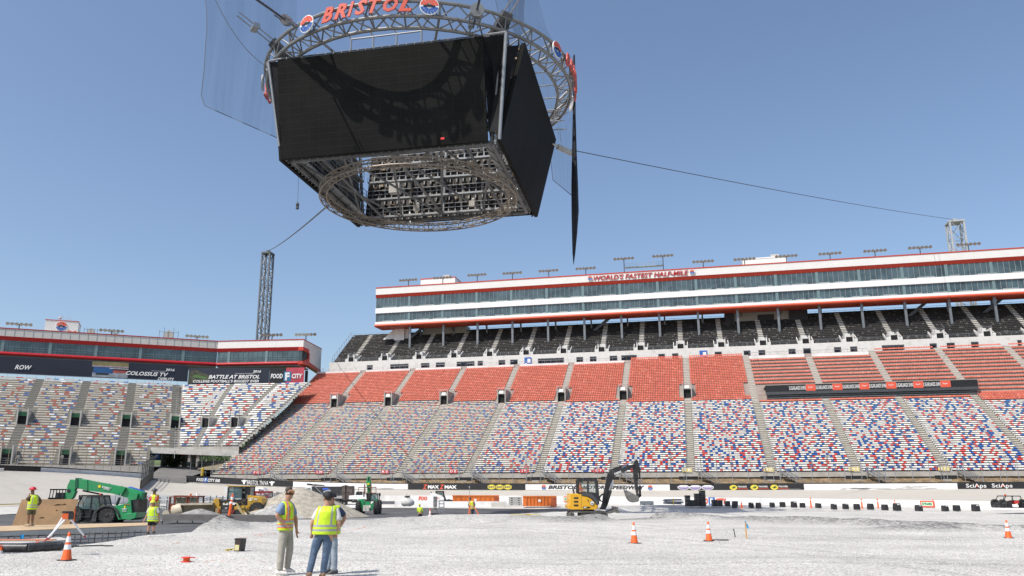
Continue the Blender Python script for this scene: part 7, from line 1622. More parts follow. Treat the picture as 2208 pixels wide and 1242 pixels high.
# orange marker posts by the inner wall
for i, (X, y0, y1) in enumerate(((66, 428, 450), (592, 396, 446), (980, 405, 462), (1102, 404, 462), (1231, 415, 462), (1522, 408, 460))):
    px = 1580 + X / 3.516; F = Fr(px, 960 + y1 / 3.516, 0, Y=97); z0 = gy(px, 960 + y1 / 3.516, 97).z; z1 = gy(px, 960 + y0 / 3.516, 97).z; q = thing('marker_post', ['tiny', 'first tall', 'second tall', 'third tall', 'fourth', 'fifth'][i] + ' orange marker post from the left by the white inner wall', 'marker post', (F.loc.x, 97, z0 - .4), 0, 'orange marker posts by the inner wall'); g = MB(); g.lathe([(.22, 0), (.22, .06), (.09, .1), (.08, z1 - z0 + .35), (.04, z1 - z0 + .4)], n=10); g.build('tube', orange, q)
    g = MB(); g.lathe([(.085, (z1 - z0) * .6 + .4), (.085, (z1 - z0) * .75 + .4)], n=10); g.build('band', refl, q)
# =============================================================== PEOPLE
def skin(name, nodes, edges, root, m_, parent, sub=2):
    ks = list(nodes); me = bpy.data.meshes.new(name); me.from_pydata([nodes[k][0] for k in ks], [(ks.index(a), ks.index(b)) for a, b in edges], [])
    o = bpy.data.objects.new(name + '_tmp', me); COL.objects.link(o); mo = o.modifiers.new('s', 'SKIN'); mo.use_smooth_shade = True; mo.branch_smoothing = .4
    if not me.skin_vertices: return None
    for i, k in enumerate(ks):
        r_ = nodes[k][1]; sv = me.skin_vertices[0].data[i]; sv.radius = (r_, r_) if not isinstance(r_, tuple) else r_; sv.use_root = (k == root)
    sb = o.modifiers.new('u', 'SUBSURF'); sb.levels = sub; sb.render_levels = sub
    dg = bpy.context.evaluated_depsgraph_get(); dg.update(); me2 = bpy.data.meshes.new_from_object(o.evaluated_get(dg)); bpy.data.objects.remove(o)
    me2.materials.clear(); me2.materials.append(m_); me2.polygons.foreach_set('use_smooth', [True] * len(me2.polygons))
    q = bpy.data.objects.new(name, me2); COL.objects.link(q); q.parent = parent; return q
def V(*a): return Vector(a)
def person(label, loc, J, skinm, top=None, sleeve=.5, trousers=None, leg_to=1.0, shoes=None, vest=None, hat=None, hair=None, H=1.8, girth=1.0, face=V(1, 0, 0), vestcols=None, glasses=False, collar=None, group=None):
    """J: joints in local metres: head neck chest pelvis, sl/sr shoulders, el/er, wl/wr wrists, hl/hr hips, kl/kr knees, al/ar ankles"""
    k = H / 1.8; p = thing('person', label, 'person', loc, 0, group); J = {a: Vector(b) for a, b in J.items()}; f = face.normalized(); side = V(-f.y, f.x, 0)
    N = {'pelvis': (J['pelvis'], .135 * k * girth), 'waist': (J['pelvis'].lerp(J['chest'], .45), .125 * k * girth), 'chest': (J['chest'], .145 * k * girth), 'neck': (J['neck'], .058 * k), 'jaw': (J['neck'].lerp(J['head'], .55) + f * .02, .072 * k), 'head': (J['head'], .095 * k), 'crown': (J['head'] + V(0, 0, .075 * k) - f * .01, .078 * k)}
    E = [('pelvis', 'waist'), ('waist', 'chest'), ('chest', 'neck'), ('neck', 'jaw'), ('jaw', 'head'), ('head', 'crown')]
    N['nose'] = (J['head'] + f * .105 * k + V(0, 0, -.015), .016 * k); E.append(('head', 'nose')); N['chin'] = (J['head'] + f * .07 * k + V(0, 0, -.095 * k), .035 * k); E.append(('jaw', 'chin'))
    for s_ in 'lr':
        S, E_, W_, Hh, K, A = (J[x + s_] for x in 'sewhka'); hd = (W_ - E_).normalized()
        N['s' + s_] = (S, .072 * k); N['m' + s_] = (S.lerp(E_, .5), .055 * k); N['e' + s_] = (E_, .045 * k); N['f' + s_] = (E_.lerp(W_, .4), .043 * k); N['w' + s_] = (W_, .028 * k); pm = W_ + hd * .06 * k; N['p' + s_] = (pm, .034 * k)
        E += [('chest', 's' + s_), ('s' + s_, 'm' + s_), ('m' + s_, 'e' + s_), ('e' + s_, 'f' + s_), ('f' + s_, 'w' + s_), ('w' + s_, 'p' + s_)]
        sd = hd.cross(V(0, 0, 1)); sd = sd.normalized() if sd.length > .3 else side.copy(); cv = f * .35
        for i, (off, ln) in enumerate(((-.030, .070), (-.010, .082), (.010, .080), (.030, .064))):
            a = pm + sd * off * k * .9 + hd * .035 * k; b = a + (hd + cv * .5).normalized() * ln * .5 * k; c = b + (hd + cv * 1.6).normalized() * ln * .5 * k; n_ = 'q%d%s' % (i, s_)
            N[n_ + 'a'] = (a, .0105 * k); N[n_ + 'b'] = (b, .0095 * k); N[n_ + 'c'] = (c, .0078 * k); E += [('p' + s_, n_ + 'a'), (n_ + 'a', n_ + 'b'), (n_ + 'b', n_ + 'c')]
        a = W_ + hd * .03 * k + f * .03 * k; b = a + (hd + f).normalized() * .045 * k; N['t' + s_] = (a, .012 * k); N['u' + s_] = (b, .009 * k); E += [('w' + s_, 't' + s_), ('t' + s_, 'u' + s_)]
        N['h' + s_] = (Hh, .105 * k * girth); N['th' + s_] = (Hh.lerp(K, .45), .088 * k * girth); N['k' + s_] = (K, .058 * k); N['c' + s_] = (K.lerp(A, .35), .058 * k); N['a' + s_] = (A, .038 * k); N['o' + s_] = (A + f * .14 * k + V(0, 0, -.05 * k), .036 * k)
        E += [('pelvis', 'h' + s_), ('h' + s_, 'th' + s_), ('th' + s_, 'k' + s_), ('k' + s_, 'c' + s_), ('c' + s_, 'a' + s_), ('a' + s_, 'o' + s_)]
    skin('body', N, E, 'pelvis', skinm, p)
    if trousers:
        T = {'b': (J['pelvis'] + V(0, 0, .10 * k), .14 * k * girth), 'pelvis': (J['pelvis'], .15 * k * girth)}; TE = [('b', 'pelvis')]
        for s_ in 'lr':
            Hh, K, A = (J[x + s_] for x in 'hka'); T['h' + s_] = (Hh, .120 * k * girth); T['t' + s_] = (Hh.lerp(K, .5), .104 * k * girth); TE += [('pelvis', 'h' + s_), ('h' + s_, 't' + s_)]
            if leg_to >= 1: T['k' + s_] = (K, .082 * k); T['c' + s_] = (K.lerp(A, .5), .080 * k); T['z' + s_] = (A.lerp(K, .1) + f * .01, .072 * k); T['y' + s_] = (A.lerp(K, -.04), .070 * k); TE += [('t' + s_, 'k' + s_), ('k' + s_, 'c' + s_), ('c' + s_, 'z' + s_), ('z' + s_, 'y' + s_)]
            else: T['k' + s_] = (Hh.lerp(K, leg_to / .5 * .9), .098 * k); TE += [('t' + s_, 'k' + s_)]
        skin('trousers', T, TE, 'pelvis', trousers, p)
    if top:
        T = {'b': (J['pelvis'] + V(0, 0, .04), .150 * k * girth), 'w': (J['pelvis'].lerp(J['chest'], .45), .150 * k * girth), 'chest': (J['chest'], .165 * k * girth), 'n': (J['neck'] - V(0, 0, .02), .075 * k)}; TE = [('b', 'w'), ('w', 'chest'), ('chest', 'n')]
        for s_ in 'lr':
            S, E_, W_ = J['s' + s_], J['e' + s_], J['w' + s_]; T['s' + s_] = (S, .088 * k); TE.append(('chest', 's' + s_)); T['m' + s_] = (S.lerp(E_, .5), .078 * k); TE.append(('s' + s_, 'm' + s_))
            if sleeve > .55: T['e' + s_] = (E_, .062 * k); T['v' + s_] = (E_.lerp(W_, .9), .046 * k); TE += [('m' + s_, 'e' + s_), ('e' + s_, 'v' + s_)]
            else: T['e' + s_] = (S.lerp(E_, .85), .074 * k); TE += [('m' + s_, 'e' + s_)]
        skin('shirt', T, TE, 'chest', top, p)
    sa = (J['sr'] - J['sl']); sw = max(.30 * k, Vector((sa.x, sa.y, 0)).length); ax = Vector((sa.x, sa.y, 0)).normalized() if Vector((sa.x, sa.y, 0)).length > .05 else side; ay = V(-ax.y, ax.x, 0)
    if vest:
        g = MB(); n = 36; rows = []; zs = 26; b0 = J['pelvis'] + V(0, 0, -.04 * k); t0 = (J['sl'] + J['sr']) / 2 + V(0, 0, .075 * k)
        for r_ in range(zs + 1):
            fz = r_ / zs; c = b0.lerp(t0, fz); hw = (.208 - .018 * fz) * k * girth; hd_ = (.160 + .015 * math.sin(fz * 3)) * k * girth
            if fz > .80: q_ = (fz - .80) / .2; hw *= 1 - .18 * q_; hd_ *= 1 - .52 * q_ ** 1.5
            rows.append([c + ax * math.cos(2 * math.pi * i / n) * hw * 1.03 + ay * math.sin(2 * math.pi * i / n) * hd_ * (1 + .03 * math.sin(i * 2.1 + r_ * .7)) for i in range(n)])
        base, stripe, trim = vestcols; vs = [tuple(q) for r_ in rows for q in r_]; off = len(g.v); g.v += vs
        for r_ in range(zs):
            fz = (r_ + .5) / zs
            for i in range(n):
                a = math.degrees(2 * math.pi * (i + .5) / n); cx_ = abs(math.cos(math.radians(a)))
                if fz > .52 and cx_ > .90 and fz < .90: continue                       # arm holes
                col = base
                if .12 < fz < .20 or .28 < fz < .36: col = stripe
                elif trim and (.09 < fz < .12 or .20 < fz < .24 or .36 < fz < .40): col = trim
                elif fz > .36 and .50 < cx_ < .70: col = stripe
                elif trim and fz > .36 and (.42 < cx_ <= .50 or .70 <= cx_ < .80): col = trim
                g.f.append((off + r_ * n + i, off + r_ * n + (i + 1) % n, off + (r_ + 1) * n + (i + 1) % n, off + (r_ + 1) * n + i)); g.c.append(col)
        o = g.build('vest', mat('vest_fabric', (1, 1, 1), .55, 0, .10, 5, .3, 9, attr=True), p, smooth=True, col=True)
        so_ = o.modifiers.new('t', 'SOLIDIFY'); so_.thickness = .012
    if shoes:
        for s_ in 'lr':
            A = J['a' + s_]; g = MB(); rings = []
            for t_, w_, h_ in ((-.09, .030, .05), (-.07, .042, .10), (0, .046, .12), (.08, .048, .085), (.15, .048, .06), (.19, .03, .045)):
                c = V(A.x, A.y, 0) + f * t_ * k; base_z = max(0, A.z - .085 * k); rings.append([c + side * math.cos(b) * w_ * k + V(0, 0, base_z + h_ * k * .5 + math.sin(b) * h_ * k * .5) for b in [2 * math.pi * i / 10 for i in range(10)]])
            g.loft(rings); g.build('shoe', shoes, p, smooth=True)
    hc = J['head'] + V(0, 0, .03 * k)
    if hair:
        g = MB(); g.ball(tuple(J['head'] - f * .030 * k + V(0, 0, .048 * k)), .086 * k, 8, (.93, .93, .98)); g.build('hair', hair, p, smooth=True)
    if hat:
        m_, brim, kind = hat; g = MB(); rings = []
        for i in range(7):
            a = math.pi / 2 * i / 6; rr_ = (.122 if kind == 'cap' else .138) * k * math.cos(a) ** .8 + .001; rings.append([hc + side * math.cos(b) * rr_ * .92 + f * math.sin(b) * rr_ * 1.06 + V(0, 0, .02 + (.11 if kind == 'cap' else .125) * k * math.sin(a)) for b in [2 * math.pi * j / 16 for j in range(16)]])
        g.loft(rings)
        if kind == 'cap': c = hc + V(0, 0, .03); g.loft([[c + f * t_ * k + side * s2 * w_ * k + V(0, 0, dz) for s2, dz in ((-1, 0), (1, 0), (1, .012), (-1, .012))] for t_, w_ in ((.06, .085), (.15, .08), (.205, .05))])
        else: g.loft([[hc + side * math.cos(b) * r2 * k + f * math.sin(b) * (r2 * 1.06) * k + V(0, 0, z2) for b in [2 * math.pi * j / 16 for j in range(16)]] for r2, z2 in ((.13, .02), (.165 if brim else .14, .01), (.165 if brim else .14, .025), (.125, .035))])
        g.build('hat', m_, p, smooth='auto')
    if glasses:
        g = MB(); c = J['head'] + V(0, 0, -.006); g.loft([[c + side * s2 * .06 * k + f * (.088 - abs(s2) * .02) * k + V(0, 0, z2) for z2 in (-.016, .012)] for s2 in (-1, -.5, 0, .5, 1)], close=False, cap=False); g.build('sunglasses', glasses, p)
        g = MB()
        for s2 in (-1, 1): g.tube(c + side * s2 * .078 * k + f * .075 * k, c + side * s2 * .088 * k - f * .02 * k, .006, 4)
        g.build('sunglass_arm', mblack, p)
    g = MB()
    for s2 in (-1, 1): g.ball(tuple(J['head'] + side * s2 * .088 * k - f * .005 * k), .026 * k, 5, (.7, .7, 1.2))
    g.build('ear', skinm, p, smooth=True)
    return p
def pose(F, ox, oy, sc, pts, dep):
    out = {}
    for k_, (X, Y) in pts.items(): a = F(ox + X / sc, oy + Y / sc); out[k_] = (a[0], dep.get(k_, 0), a[1])
    return out
def mid(*a): return a
sk1 = mat('skin_tan', (.42, .22, .14), .55, 0, .08, 6); sk2 = mat('skin_light', (.50, .28, .19), .55, 0, .08, 6); sk3 = mat('skin_brown', (.25, .13, .08), .55, 0, .08, 6)
HV, SIL, ORG = (.56, .78, .02), (.36, .36, .37), (.80, .20, .04)
khaki = mat('khaki_cloth', (.36, .335, .28), .8, 0, .14, 6, .6, 7); denim = mat('denim', (.075, .12, .19), .8, 0, .25, 5, .8, 8, dirt=(.15, .20, .27), dscale=4); denl = mat('denim_pale', (.34, .40, .46), .8, 0, .2, 5, .6, 8); bshirt = mat('blue_shirt', (.20, .28, .42), .75, 0, .1, 5, .4, 7); wshirt = mat('grey_shirt', (.62, .60, .57), .8, 0, .08, 5, .4, 7); nshirt = mat('navy_shirt', (.02, .035, .085), .8, 0, .15, 5); blk = mat('black_cloth', (.015, .015, .017), .8, 0, .2, 5, .3, 6)
brown = mat('brown_leather', (.20, .12, .07), .7); wshoe = mat('white_shoe', (.72, .70, .67), .6)
# man at left, profile facing right, hand on his hip
F = Fr(612, 1239, .0)
P = pose(F, 560, 1030, 5.86, dict(head=(384, 182), neck=(352, 282), chest=(335, 400), pelvis=(325, 640), sl=(300, 350), sr=(372, 340), el=(252, 480), er=(425, 520), wl=(352, 592), wr=(440, 672), hl=(315, 680), hr=(352, 680), kl=(288, 910), kr=(368, 915), al=(262, 1165), ar=(322, 1150)), dict(sl=-.17, sr=.17, el=-.26, er=.24, wl=-.19, wr=.20, hl=-.09, hr=.09, kl=-.10, kr=.10, al=-.10, ar=.12))
person('bareheaded man in profile in a blue shirt, khaki trousers and vest, hand on hip', F.loc, P, sk1, bshirt, .5, khaki, 1, wshoe, True, hair=mat('hair_grey_brown', (.075, .055, .042), .8, 0, .3, 20), H=1.86, vestcols=(HV, SIL, ORG), face=V(1, -.12, 0), glasses=mat('amber_lens', (.75, .30, .02), .15), girth=.93)
# middle man seen from behind
F = Fr(694, 1245, .0)
P = pose(F, 560, 1030, 5.86, dict(head=(862, 268), neck=(858, 352), chest=(855, 440), pelvis=(815, 690), sl=(745, 408), sr=(975, 405), el=(668, 570), er=(1005, 580), wl=(650, 690), wr=(965, 690), hl=(755, 720), hr=(880, 720), kl=(685, 940), kr=(838, 950), al=(632, 1195), ar=(798, 1205)), dict(el=-.04, er=-.05, wl=.08, wr=.10, kl=.02, kr=0, al=-.03, ar=.02))
person('heavier man seen from behind in a black cap, blue jeans, pale shirt and yellow vest', F.loc, P, sk2, wshirt, .5, denim, 1, brown, True, hat=(mat('black_cap', (.012, .012, .013), .7), True, 'cap'), hair=mat('hair_dark', (.04, .03, .025), .8), H=1.84, vestcols=(HV, SIL, None), face=V(-.45, 1, 0), girth=1.22)
# third man mostly hidden behind him
F = Fr(722, 1237, .0)
P = pose(F, 560, 1030, 5.86, dict(head=(905, 278), neck=(915, 350), chest=(925, 430), pelvis=(905, 690), sl=(850, 390), sr=(1010, 395), el=(850, 560), er=(1078, 505), wl=(880, 660), wr=(985, 672), hl=(872, 715), hr=(935, 715), kl=(872, 930), kr=(940, 935), al=(860, 1165), ar=(945, 1170)), dict(er=.03, wr=-.05, sl=.05, sr=-.05))
person('man in a navy shirt and faded jeans standing just behind the heavier man, elbow out', F.loc, P, sk1, nshirt, .5, denl, 1, mat('grey_shoe', (.10, .10, .10), .7), True, hat=(blk, True, 'cap'), H=1.82, vestcols=(HV, SIL, None), face=V(-.5, -.8, 0))
# worker standing on the deck by the plywood sheet
DZ = .32
F = Fr(66, 1132, DZ, Y=gr(66, 1132, 41).y)
P = pose(F, 0, 1000, 5.131, dict(head=(362, 300), neck=(365, 340), chest=(372, 400), pelvis=(355, 495), sl=(352, 362), sr=(398, 365), el=(318, 400), er=(430, 420), wl=(325, 362), wr=(400, 470), hl=(338, 505), hr=(368, 505), kl=(328, 580), kr=(352, 585), al=(320, 668), ar=(345, 668)), dict(sl=-.14, sr=.14, el=-.18, er=.18, wl=-.08, wr=.1, hl=-.08, hr=.08, kl=-.08, kr=.08, al=-.08, ar=.08))
person('worker in a red hard hat and cargo shorts on the timber deck', F.loc, P, sk3, mat('olive_shirt', (.10, .075, .045), .8), .9, mat('cargo_olive', (.10, .10, .06), .8, 0, .2, 5), .45, mat('tan_boot', (.42, .34, .24), .8), True, hat=(mat('helmet_red', (.50, .02, .03), .3), True, 'helmet'), H=1.8, vestcols=(HV, SIL, None), face=V(-1, .2, 0))
# two workers left of the gravel pile
F = Fr(325, 1149, LOW + .32, Y=gr(325, 1150, 37).y)
P = pose(F, 300, 1000, 5.131, dict(head=(152, 445), neck=(152, 478), chest=(155, 530), pelvis=(150, 625), sl=(112, 498), sr=(196, 498), el=(92, 560), er=(215, 560), wl=(72, 605), wr=(212, 615), hl=(128, 640), hr=(172, 640), kl=(110, 700), kr=(160, 700), al=(98, 756), ar=(162, 750)), dict(wl=-.05, wr=.05))
F0 = F.loc.copy()
person('worker seen from behind in yellow cap, yellow vest and black shorts by the gravel pile', F0, P, sk1, wshirt, .4, blk, .42, mat('dark_shoe', (.05, .045, .04), .8), True, hat=(mat('cap_yellow', (.60, .62, .05), .7), True, 'cap'), H=1.75, vestcols=(HV, SIL, None), face=V(-.15, 1, 0), girth=1.05)
F = Fr(332, 1140, LOW, Y=gr(332, 1140, 45).y)
P = pose(F, 300, 1000, 5.131, dict(head=(170, 312), neck=(172, 342), chest=(172, 385), pelvis=(172, 470), sl=(142, 358), sr=(202, 356), el=(128, 400), er=(210, 405), wl=(148, 408), wr=(160, 415), hl=(155, 480), hr=(190, 480), kl=(155, 560), kr=(188, 560), al=(155, 650), ar=(188, 650)), dict(wl=-.28, wr=-.28, el=-.1, er=-.1))
person('worker in red sleeves and dark hard hat behind the yellow capped worker', F.loc, P, sk3, mat('red_shirt', (.45, .02, .02), .8), .9, blk, 1, blk, True, hat=(mat('helmet_dark', (.06, .06, .07), .35), True, 'helmet'), H=1.8, vestcols=(HV, SIL, ORG), face=V(-.3, -1, 0))
# crouching worker in the yellow hooded jacket
F = Fr(905, 1113, LOW + .1, Y=78)
P = pose(F, 820, 960, 5.176, dict(head=(438, 672), neck=(440, 690), chest=(440, 715), pelvis=(445, 762), sl=(420, 698), sr=(462, 700), el=(415, 735), er=(472, 735), wl=(425, 760), wr=(468, 760), hl=(435, 770), hr=(458, 770), kl=(432, 800), kr=(460, 800), al=(432, 830), ar=(462, 830)), dict(wl=.15, wr=.15))
person('worker in a bright yellow hooded jacket at the far gravel edge', F.loc, P, sk2, mat('jacket_yellow', (.60, .78, .05), .7, 0, .1, 4), .9, blk, 1, blk, False, hat=(mat('jacket_yellow', (.60, .78, .05), .7), False, 'cap'), H=1.75, face=V(.2, 1, 0), girth=1.15)
# surveyor
F = Fr(1018, 1107, .02, Y=gz(1018, 1107).y)
P = pose(F, 820, 960, 5.176, dict(head=(1002, 604), neck=(1008, 622), chest=(1020, 650), pelvis=(1028, 705), sl=(1000, 632), sr=(1042, 632), el=(985, 665), er=(1055, 665), wl=(990, 690), wr=(1050, 695), hl=(1018, 712), hr=(1038, 712), kl=(1022, 740), kr=(1038, 740), al=(1022, 770), ar=(1040, 768)), dict(wl=.12, wr=.12))
person('surveyor in a dark cap and yellow vest bending over an orange legged instrument', F.loc, P, sk3, mat('slate_shirt', (.09, .10, .12), .8), .9, mat('dark_denim', (.05, .06, .09), .8), 1, blk, True, hat=(blk, True, 'cap'), H=1.75, vestcols=(HV, SIL, ORG), face=V(-.2, 1, 0))
def driver(root, x, y, z, m_, sk, k=1.0, name='driver'):
    q = tag(bpy.data.objects.new(name, None)); COL.objects.link(q); q.parent = root; q.location = (x, y, z)
    N = {'p': ((0, 0, 0), .15), 'c': ((0, 0, .38), .16), 'n': ((.02, 0, .56), .06), 'h': ((.04, 0, .70), .10), 's': ((0, -.2, .45), .07), 'e': ((.15, -.26, .22), .05), 'w': ((.38, -.2, .28), .035), 's2': ((0, .2, .45), .07), 'e2': ((.15, .26, .22), .05), 'w2': ((.38, .2, .28), .035), 'k': ((.42, -.1, 0), .08), 'k2': ((.42, .1, 0), .08)}
    skin('body', {a: (Vector(b), r_) for a, (b, r_) in N.items()}, [('p', 'c'), ('c', 'n'), ('n', 'h'), ('c', 's'), ('s', 'e'), ('e', 'w'), ('c', 's2'), ('s2', 'e2'), ('e2', 'w2'), ('p', 'k'), ('p', 'k2')], 'p', m_, q, 1)
    g = MB(); g.ball((.04, 0, .74), .125, 6); g.build('cap', sk, q, smooth=True)
F = Fr(1290, 1117.5, 0.02); a = Ze(470, 640); driver(ex, a[0] - .1, .5, a[1] - .15, mat('driver_orange', (.75, .16, .02), .7), mat('driver_cap', (.20, .12, .08), .7))
F = Fr(200, 1129, LOW); a = Z2(1035, 480); driver(th, a[0], .5, a[1] - .1, mat('driver_vest', (.50, .70, .05), .7), mat('driver_cap2', (.10, .09, .08), .7))
# surveyor's tripod, pole
F = Fr(1018, 1109, .02, Y=gz(1018, 1109).y - .6); q = thing('survey_tripod', 'orange legged survey tripod with a tall thin antenna pole in front of the surveyor', 'tripod', F.loc)
def Zq(X, Y): return F(820 + X / 5.176, 960 + Y / 5.176)
g = MB()
for (A, B, y) in (((1000, 665), (985, 778), -.2), ((1000, 665), (1002, 780), .3), ((1050, 690), (1105, 785), -.2)): a, b = Zq(*A), Zq(*B); g.tube((a[0], 0, a[1]), (b[0], y, b[1]), .03, 5)
g.build('leg', orange, q); g = MB(); a, b = Zq(995, 480), Zq(995, 640); g.tube((a[0], 0, a[1]), (b[0], 0, b[1]), .018, 5); g.lathe([(.05, 0), (.06, .1), (.02, .15)], (a[0], 0, a[1]), n=8); g.build('pole', steel, q); g = MB(); a = Zq(1000, 655); g.cbox((a[0], 0, a[1]), (.18, .18, .2), .03); g.build('instrument', mat('survey_yellow', (.6, .45, .05), .5), q)

# =============================================================== FOREGROUND GEAR
def hgt(p): return gravel_h(p.x, p.y)
proto = None
def cone(px, py, h, lab, dx=0):
    global proto
    p = gz(px, py); z = hgt(p); 
    if proto is None:
        q = thing('traffic_cone', lab, 'cone', (0, 0, 0)); g = MB(); g.prism([(-.18, 0), (.18, 0), (.18, .03), (-.18, .03)], -.18, .18, .01); g.build('base', rubber, q)
        g = MB(); g.lathe([(.135, .03), (.128, .06), (.115, .10), (.030, .70), (.022, .71), (.0, .712)], n=22); g.build('cone_body', orange, q, smooth='auto')
        rz = lambda z: .115 - (z - .10) * (.085 / .60) + .003
        for a, b in ((.28, .40), (.46, .60)): g = MB(); g.lathe([(rz(a), a), (rz(b), b)], n=22, cap=False); g.build('reflective_band', refl, q, smooth=True)
        proto = q
    else: q = copy_tree(proto)
    q.location = (p.x, p.y, z - .01); q.rotation_euler = (0, 0, rr.uniform(-.6, .6)); k = h / .71; q.scale = (k, k, k); q['label'] = lab; q['group'] = 'orange cones on the gravel'
rr = random.Random(8)
cone(143, 1207, .74, 'largest orange cone, in front of the black pipe at the left'); cone(1368, 1173, .72, 'orange cone on open gravel below the excavator bucket'); cone(1529, 1166, .70, 'orange cone with a dark flat strip beside its base'); cone(927, 1122.5, .70, 'orange cone behind the men, near the yellow jacketed worker'); cone(2175, 1159.5, .70, 'orange cone at the far right of the gravel')
p = gz(1548, 1165.5); q = thing('cone_shadow_strip', 'flat dark strip lying beside the base of a cone', 'strip', (p.x, p.y, hgt(p) + .012)); g = MB(); g.box(-.35, .38, -.12, .1, 0, .02); g.build('strip', rubber, q)  # dark slab laid where the cone's shadow falls
def delin(px, py, h, lab, tilt=0, wrap=False, z=0, Y=None, base=True):
    p = gz(px, py, z); q = thing('delineator_post', lab, 'traffic post', (p.x, p.y, (hgt(p) if z == 0 else z)), 0, 'orange traffic posts'); q.rotation_euler = (0, tilt, 0)
    g = MB()
    if base: g.lathe([(.25, 0), (.25, .04), (.16, .07), (.1, .08)], n=8); g.build('base', rubber, q)
    g = MB(); g.lathe([(.075, .06), (.062, h * .7), (.055, h * .9), (.045, h * .92), (.045, h * .93)], n=14)
    g.path([(math.cos(a) * .04, 0, h * .965 + math.sin(a) * .045) for a in [i * math.pi / 5 for i in range(11)]], .012, 5); g.build('tube', orange, q, smooth='auto')
    for a, b in ((h * .58, h * .66), (h * .74, h * .86)): g = MB(); g.lathe([(.071, a), (.067, b)], n=14, cap=False); g.build('reflective_band', refl, q)
    if wrap:
        g = MB()
        for k in range(5): g.path([(math.cos(i * .7 + k) * (.085 + .01 * (i % 2)), math.sin(i * .7 + k) * .085, h * .45 + i * .018 + k * .03) for i in range(14)], .012, 4)
        g.tube((.1, 0, h * .5), (.14, -.03, .05), .015, 4); g.build('barrier_tape', mat('tape_magenta', (.50, .04, .12), .5), q)
delin(1, 1189, 1.02, 'orange post with white bands cut by the left photo edge'); delin(76, 1175, 1.00, 'orange post wrapped in magenta tape by the black pipe', .06, True); delin(492, 1140, 1.12, 'leaning orange post on a grey base in front of the wheel loader', .10)
# stakes
p = gz(1610, 1163); q = thing('survey_stake', 'thin wooden stake with a blue ribbon at the right of the gravel', 'stake', (p.x, p.y, hgt(p))); g = MB(); g.box(-.02, .02, -.02, .02, -.05, .62); g.build('stake', mat('stake_wood', (.60, .33, .10), .7), q); g = MB(); g.prism([(.02, .58), (.09, .50), (.12, .38), (.06, .36), (.02, .48)], -.01, .01); g.box(-.025, .025, -.025, .025, .60, .64); g.build('ribbon', mat('ribbon_blue', (.02, .32, .65), .6), q)
p = gz(1586, 1161); q = thing('survey_stake', 'short dark rod beside the wooden stake', 'stake', (p.x, p.y, hgt(p))); g = MB(); g.tube((0, 0, -.05), (-.05, 0, .33), .018, 6); g.build('rod', black, q)
# tool box, level, reel
p = gz(513, 1190); q = thing('tool_case', 'small dark brown case with a yellow label standing on the gravel', 'case', (p.x, p.y, hgt(p)), R(-8)); g = MB(); g.prism([(-.13, 0), (.10, 0), (.13, .34), (-.12, .34)], 0, .20, .01); g.build('case', mat('case_brown', (.05, .03, .025), .5), q); g = MB(); g.box(-.11, .03, -.012, -.001, .03, .19); g.build('label_plate', mat('label_cream', (.70, .62, .33), .6), q); g = MB(); g.prism([(.05, .0), (.12, .0), (.155, .37), (.08, .37)], -.03, .22); g.cbox((-.02, .1, .355), (.25, .2, .04), .01); g.tube((-.03, .1, .37), (.05, .1, .37), .012, 5); g.build('strap', black, q)
p = gz(494, 1191); q = thing('spirit_level', 'small yellow spirit level lying left of the dark case', 'level', (p.x, p.y, hgt(p) + .01), R(10)); g = MB(); g.prism([(-.12, 0), (.12, .03), (.12, .08), (-.12, .05)], 0, .03); g.build('body', MATS['survey_yellow'], q); g = MB(); g.box(-.06, -.02, -.004, 0, .02, .045); g.box(.03, .07, -.004, 0, .03, .06); g.build('vial', black, q)
p = gz(402, 1211); q = thing('line_reel', 'bright red line reel lying on the gravel in front', 'reel', (p.x, p.y, hgt(p)), R(20)); rm = mat('reel_red', (.75, .05, .025), .45); g = MB()
for z in (.0, .105): g.lathe([(.0, z), (.13, z), (.145, z + .012), (.13, z + .024), (0, z + .024)], n=18)
g.build('flange', rm, q, smooth='auto'); g = MB(); g.lathe([(.07, .02), (.085, .03), (.085, .10), (.07, .11)], n=16); g.build('line', mat('line_orange', (.65, .14, .03), .7), q); g = MB(); g.tube((.1, 0, .12), (.22, .0, .10), .012, 5); g.build('crank', rm, q)
# survey tripod at the left
F = Fr(142, 1163, -.25, Y=gr(142, 1163, 27.5).y); q = thing('survey_tripod', 'white legged laser level tripod in front of the timber deck', 'tripod', F.loc)
leg_cols = []; 
for (A, B, y) in (((722, 555), (555, 838), -.1), ((735, 600), (630, 845), -.7), ((770, 600), (862, 832), .5)):
    a, b = F(A[0] / 5.131, 1000 + A[1] / 5.131), F(B[0] / 5.131, 1000 + B[1] / 5.131); g = MB(); g.tube((a[0], 0, a[1]), (b[0] * .86 + a[0] * .14, y * .86, b[1] * .86 + a[1] * .14), .028, 7); g.build('leg', refl, q); g = MB(); g.tube((b[0] * .86 + a[0] * .14, y * .86, b[1] * .86 + a[1] * .14), (b[0], y, b[1]), .034, 6, .012); g.build('leg_foot', mat('foot_crimson', (.35, .03, .04), .5), q)
g = MB(); a = F(742 / 5.131, 1000 + 578 / 5.131); g.cbox((a[0], 0, a[1]), (.20, .18, .16), .03); g.build('laser_level', mat('laser_orange', (.60, .10, .02), .5), q); g = MB(); g.cbox((a[0], 0, a[1] + .11), (.24, .2, .05), .02); g.cbox((a[0] + .12, 0, a[1]), (.07, .2, .2), .02); g.build('mount_plate', black, q)
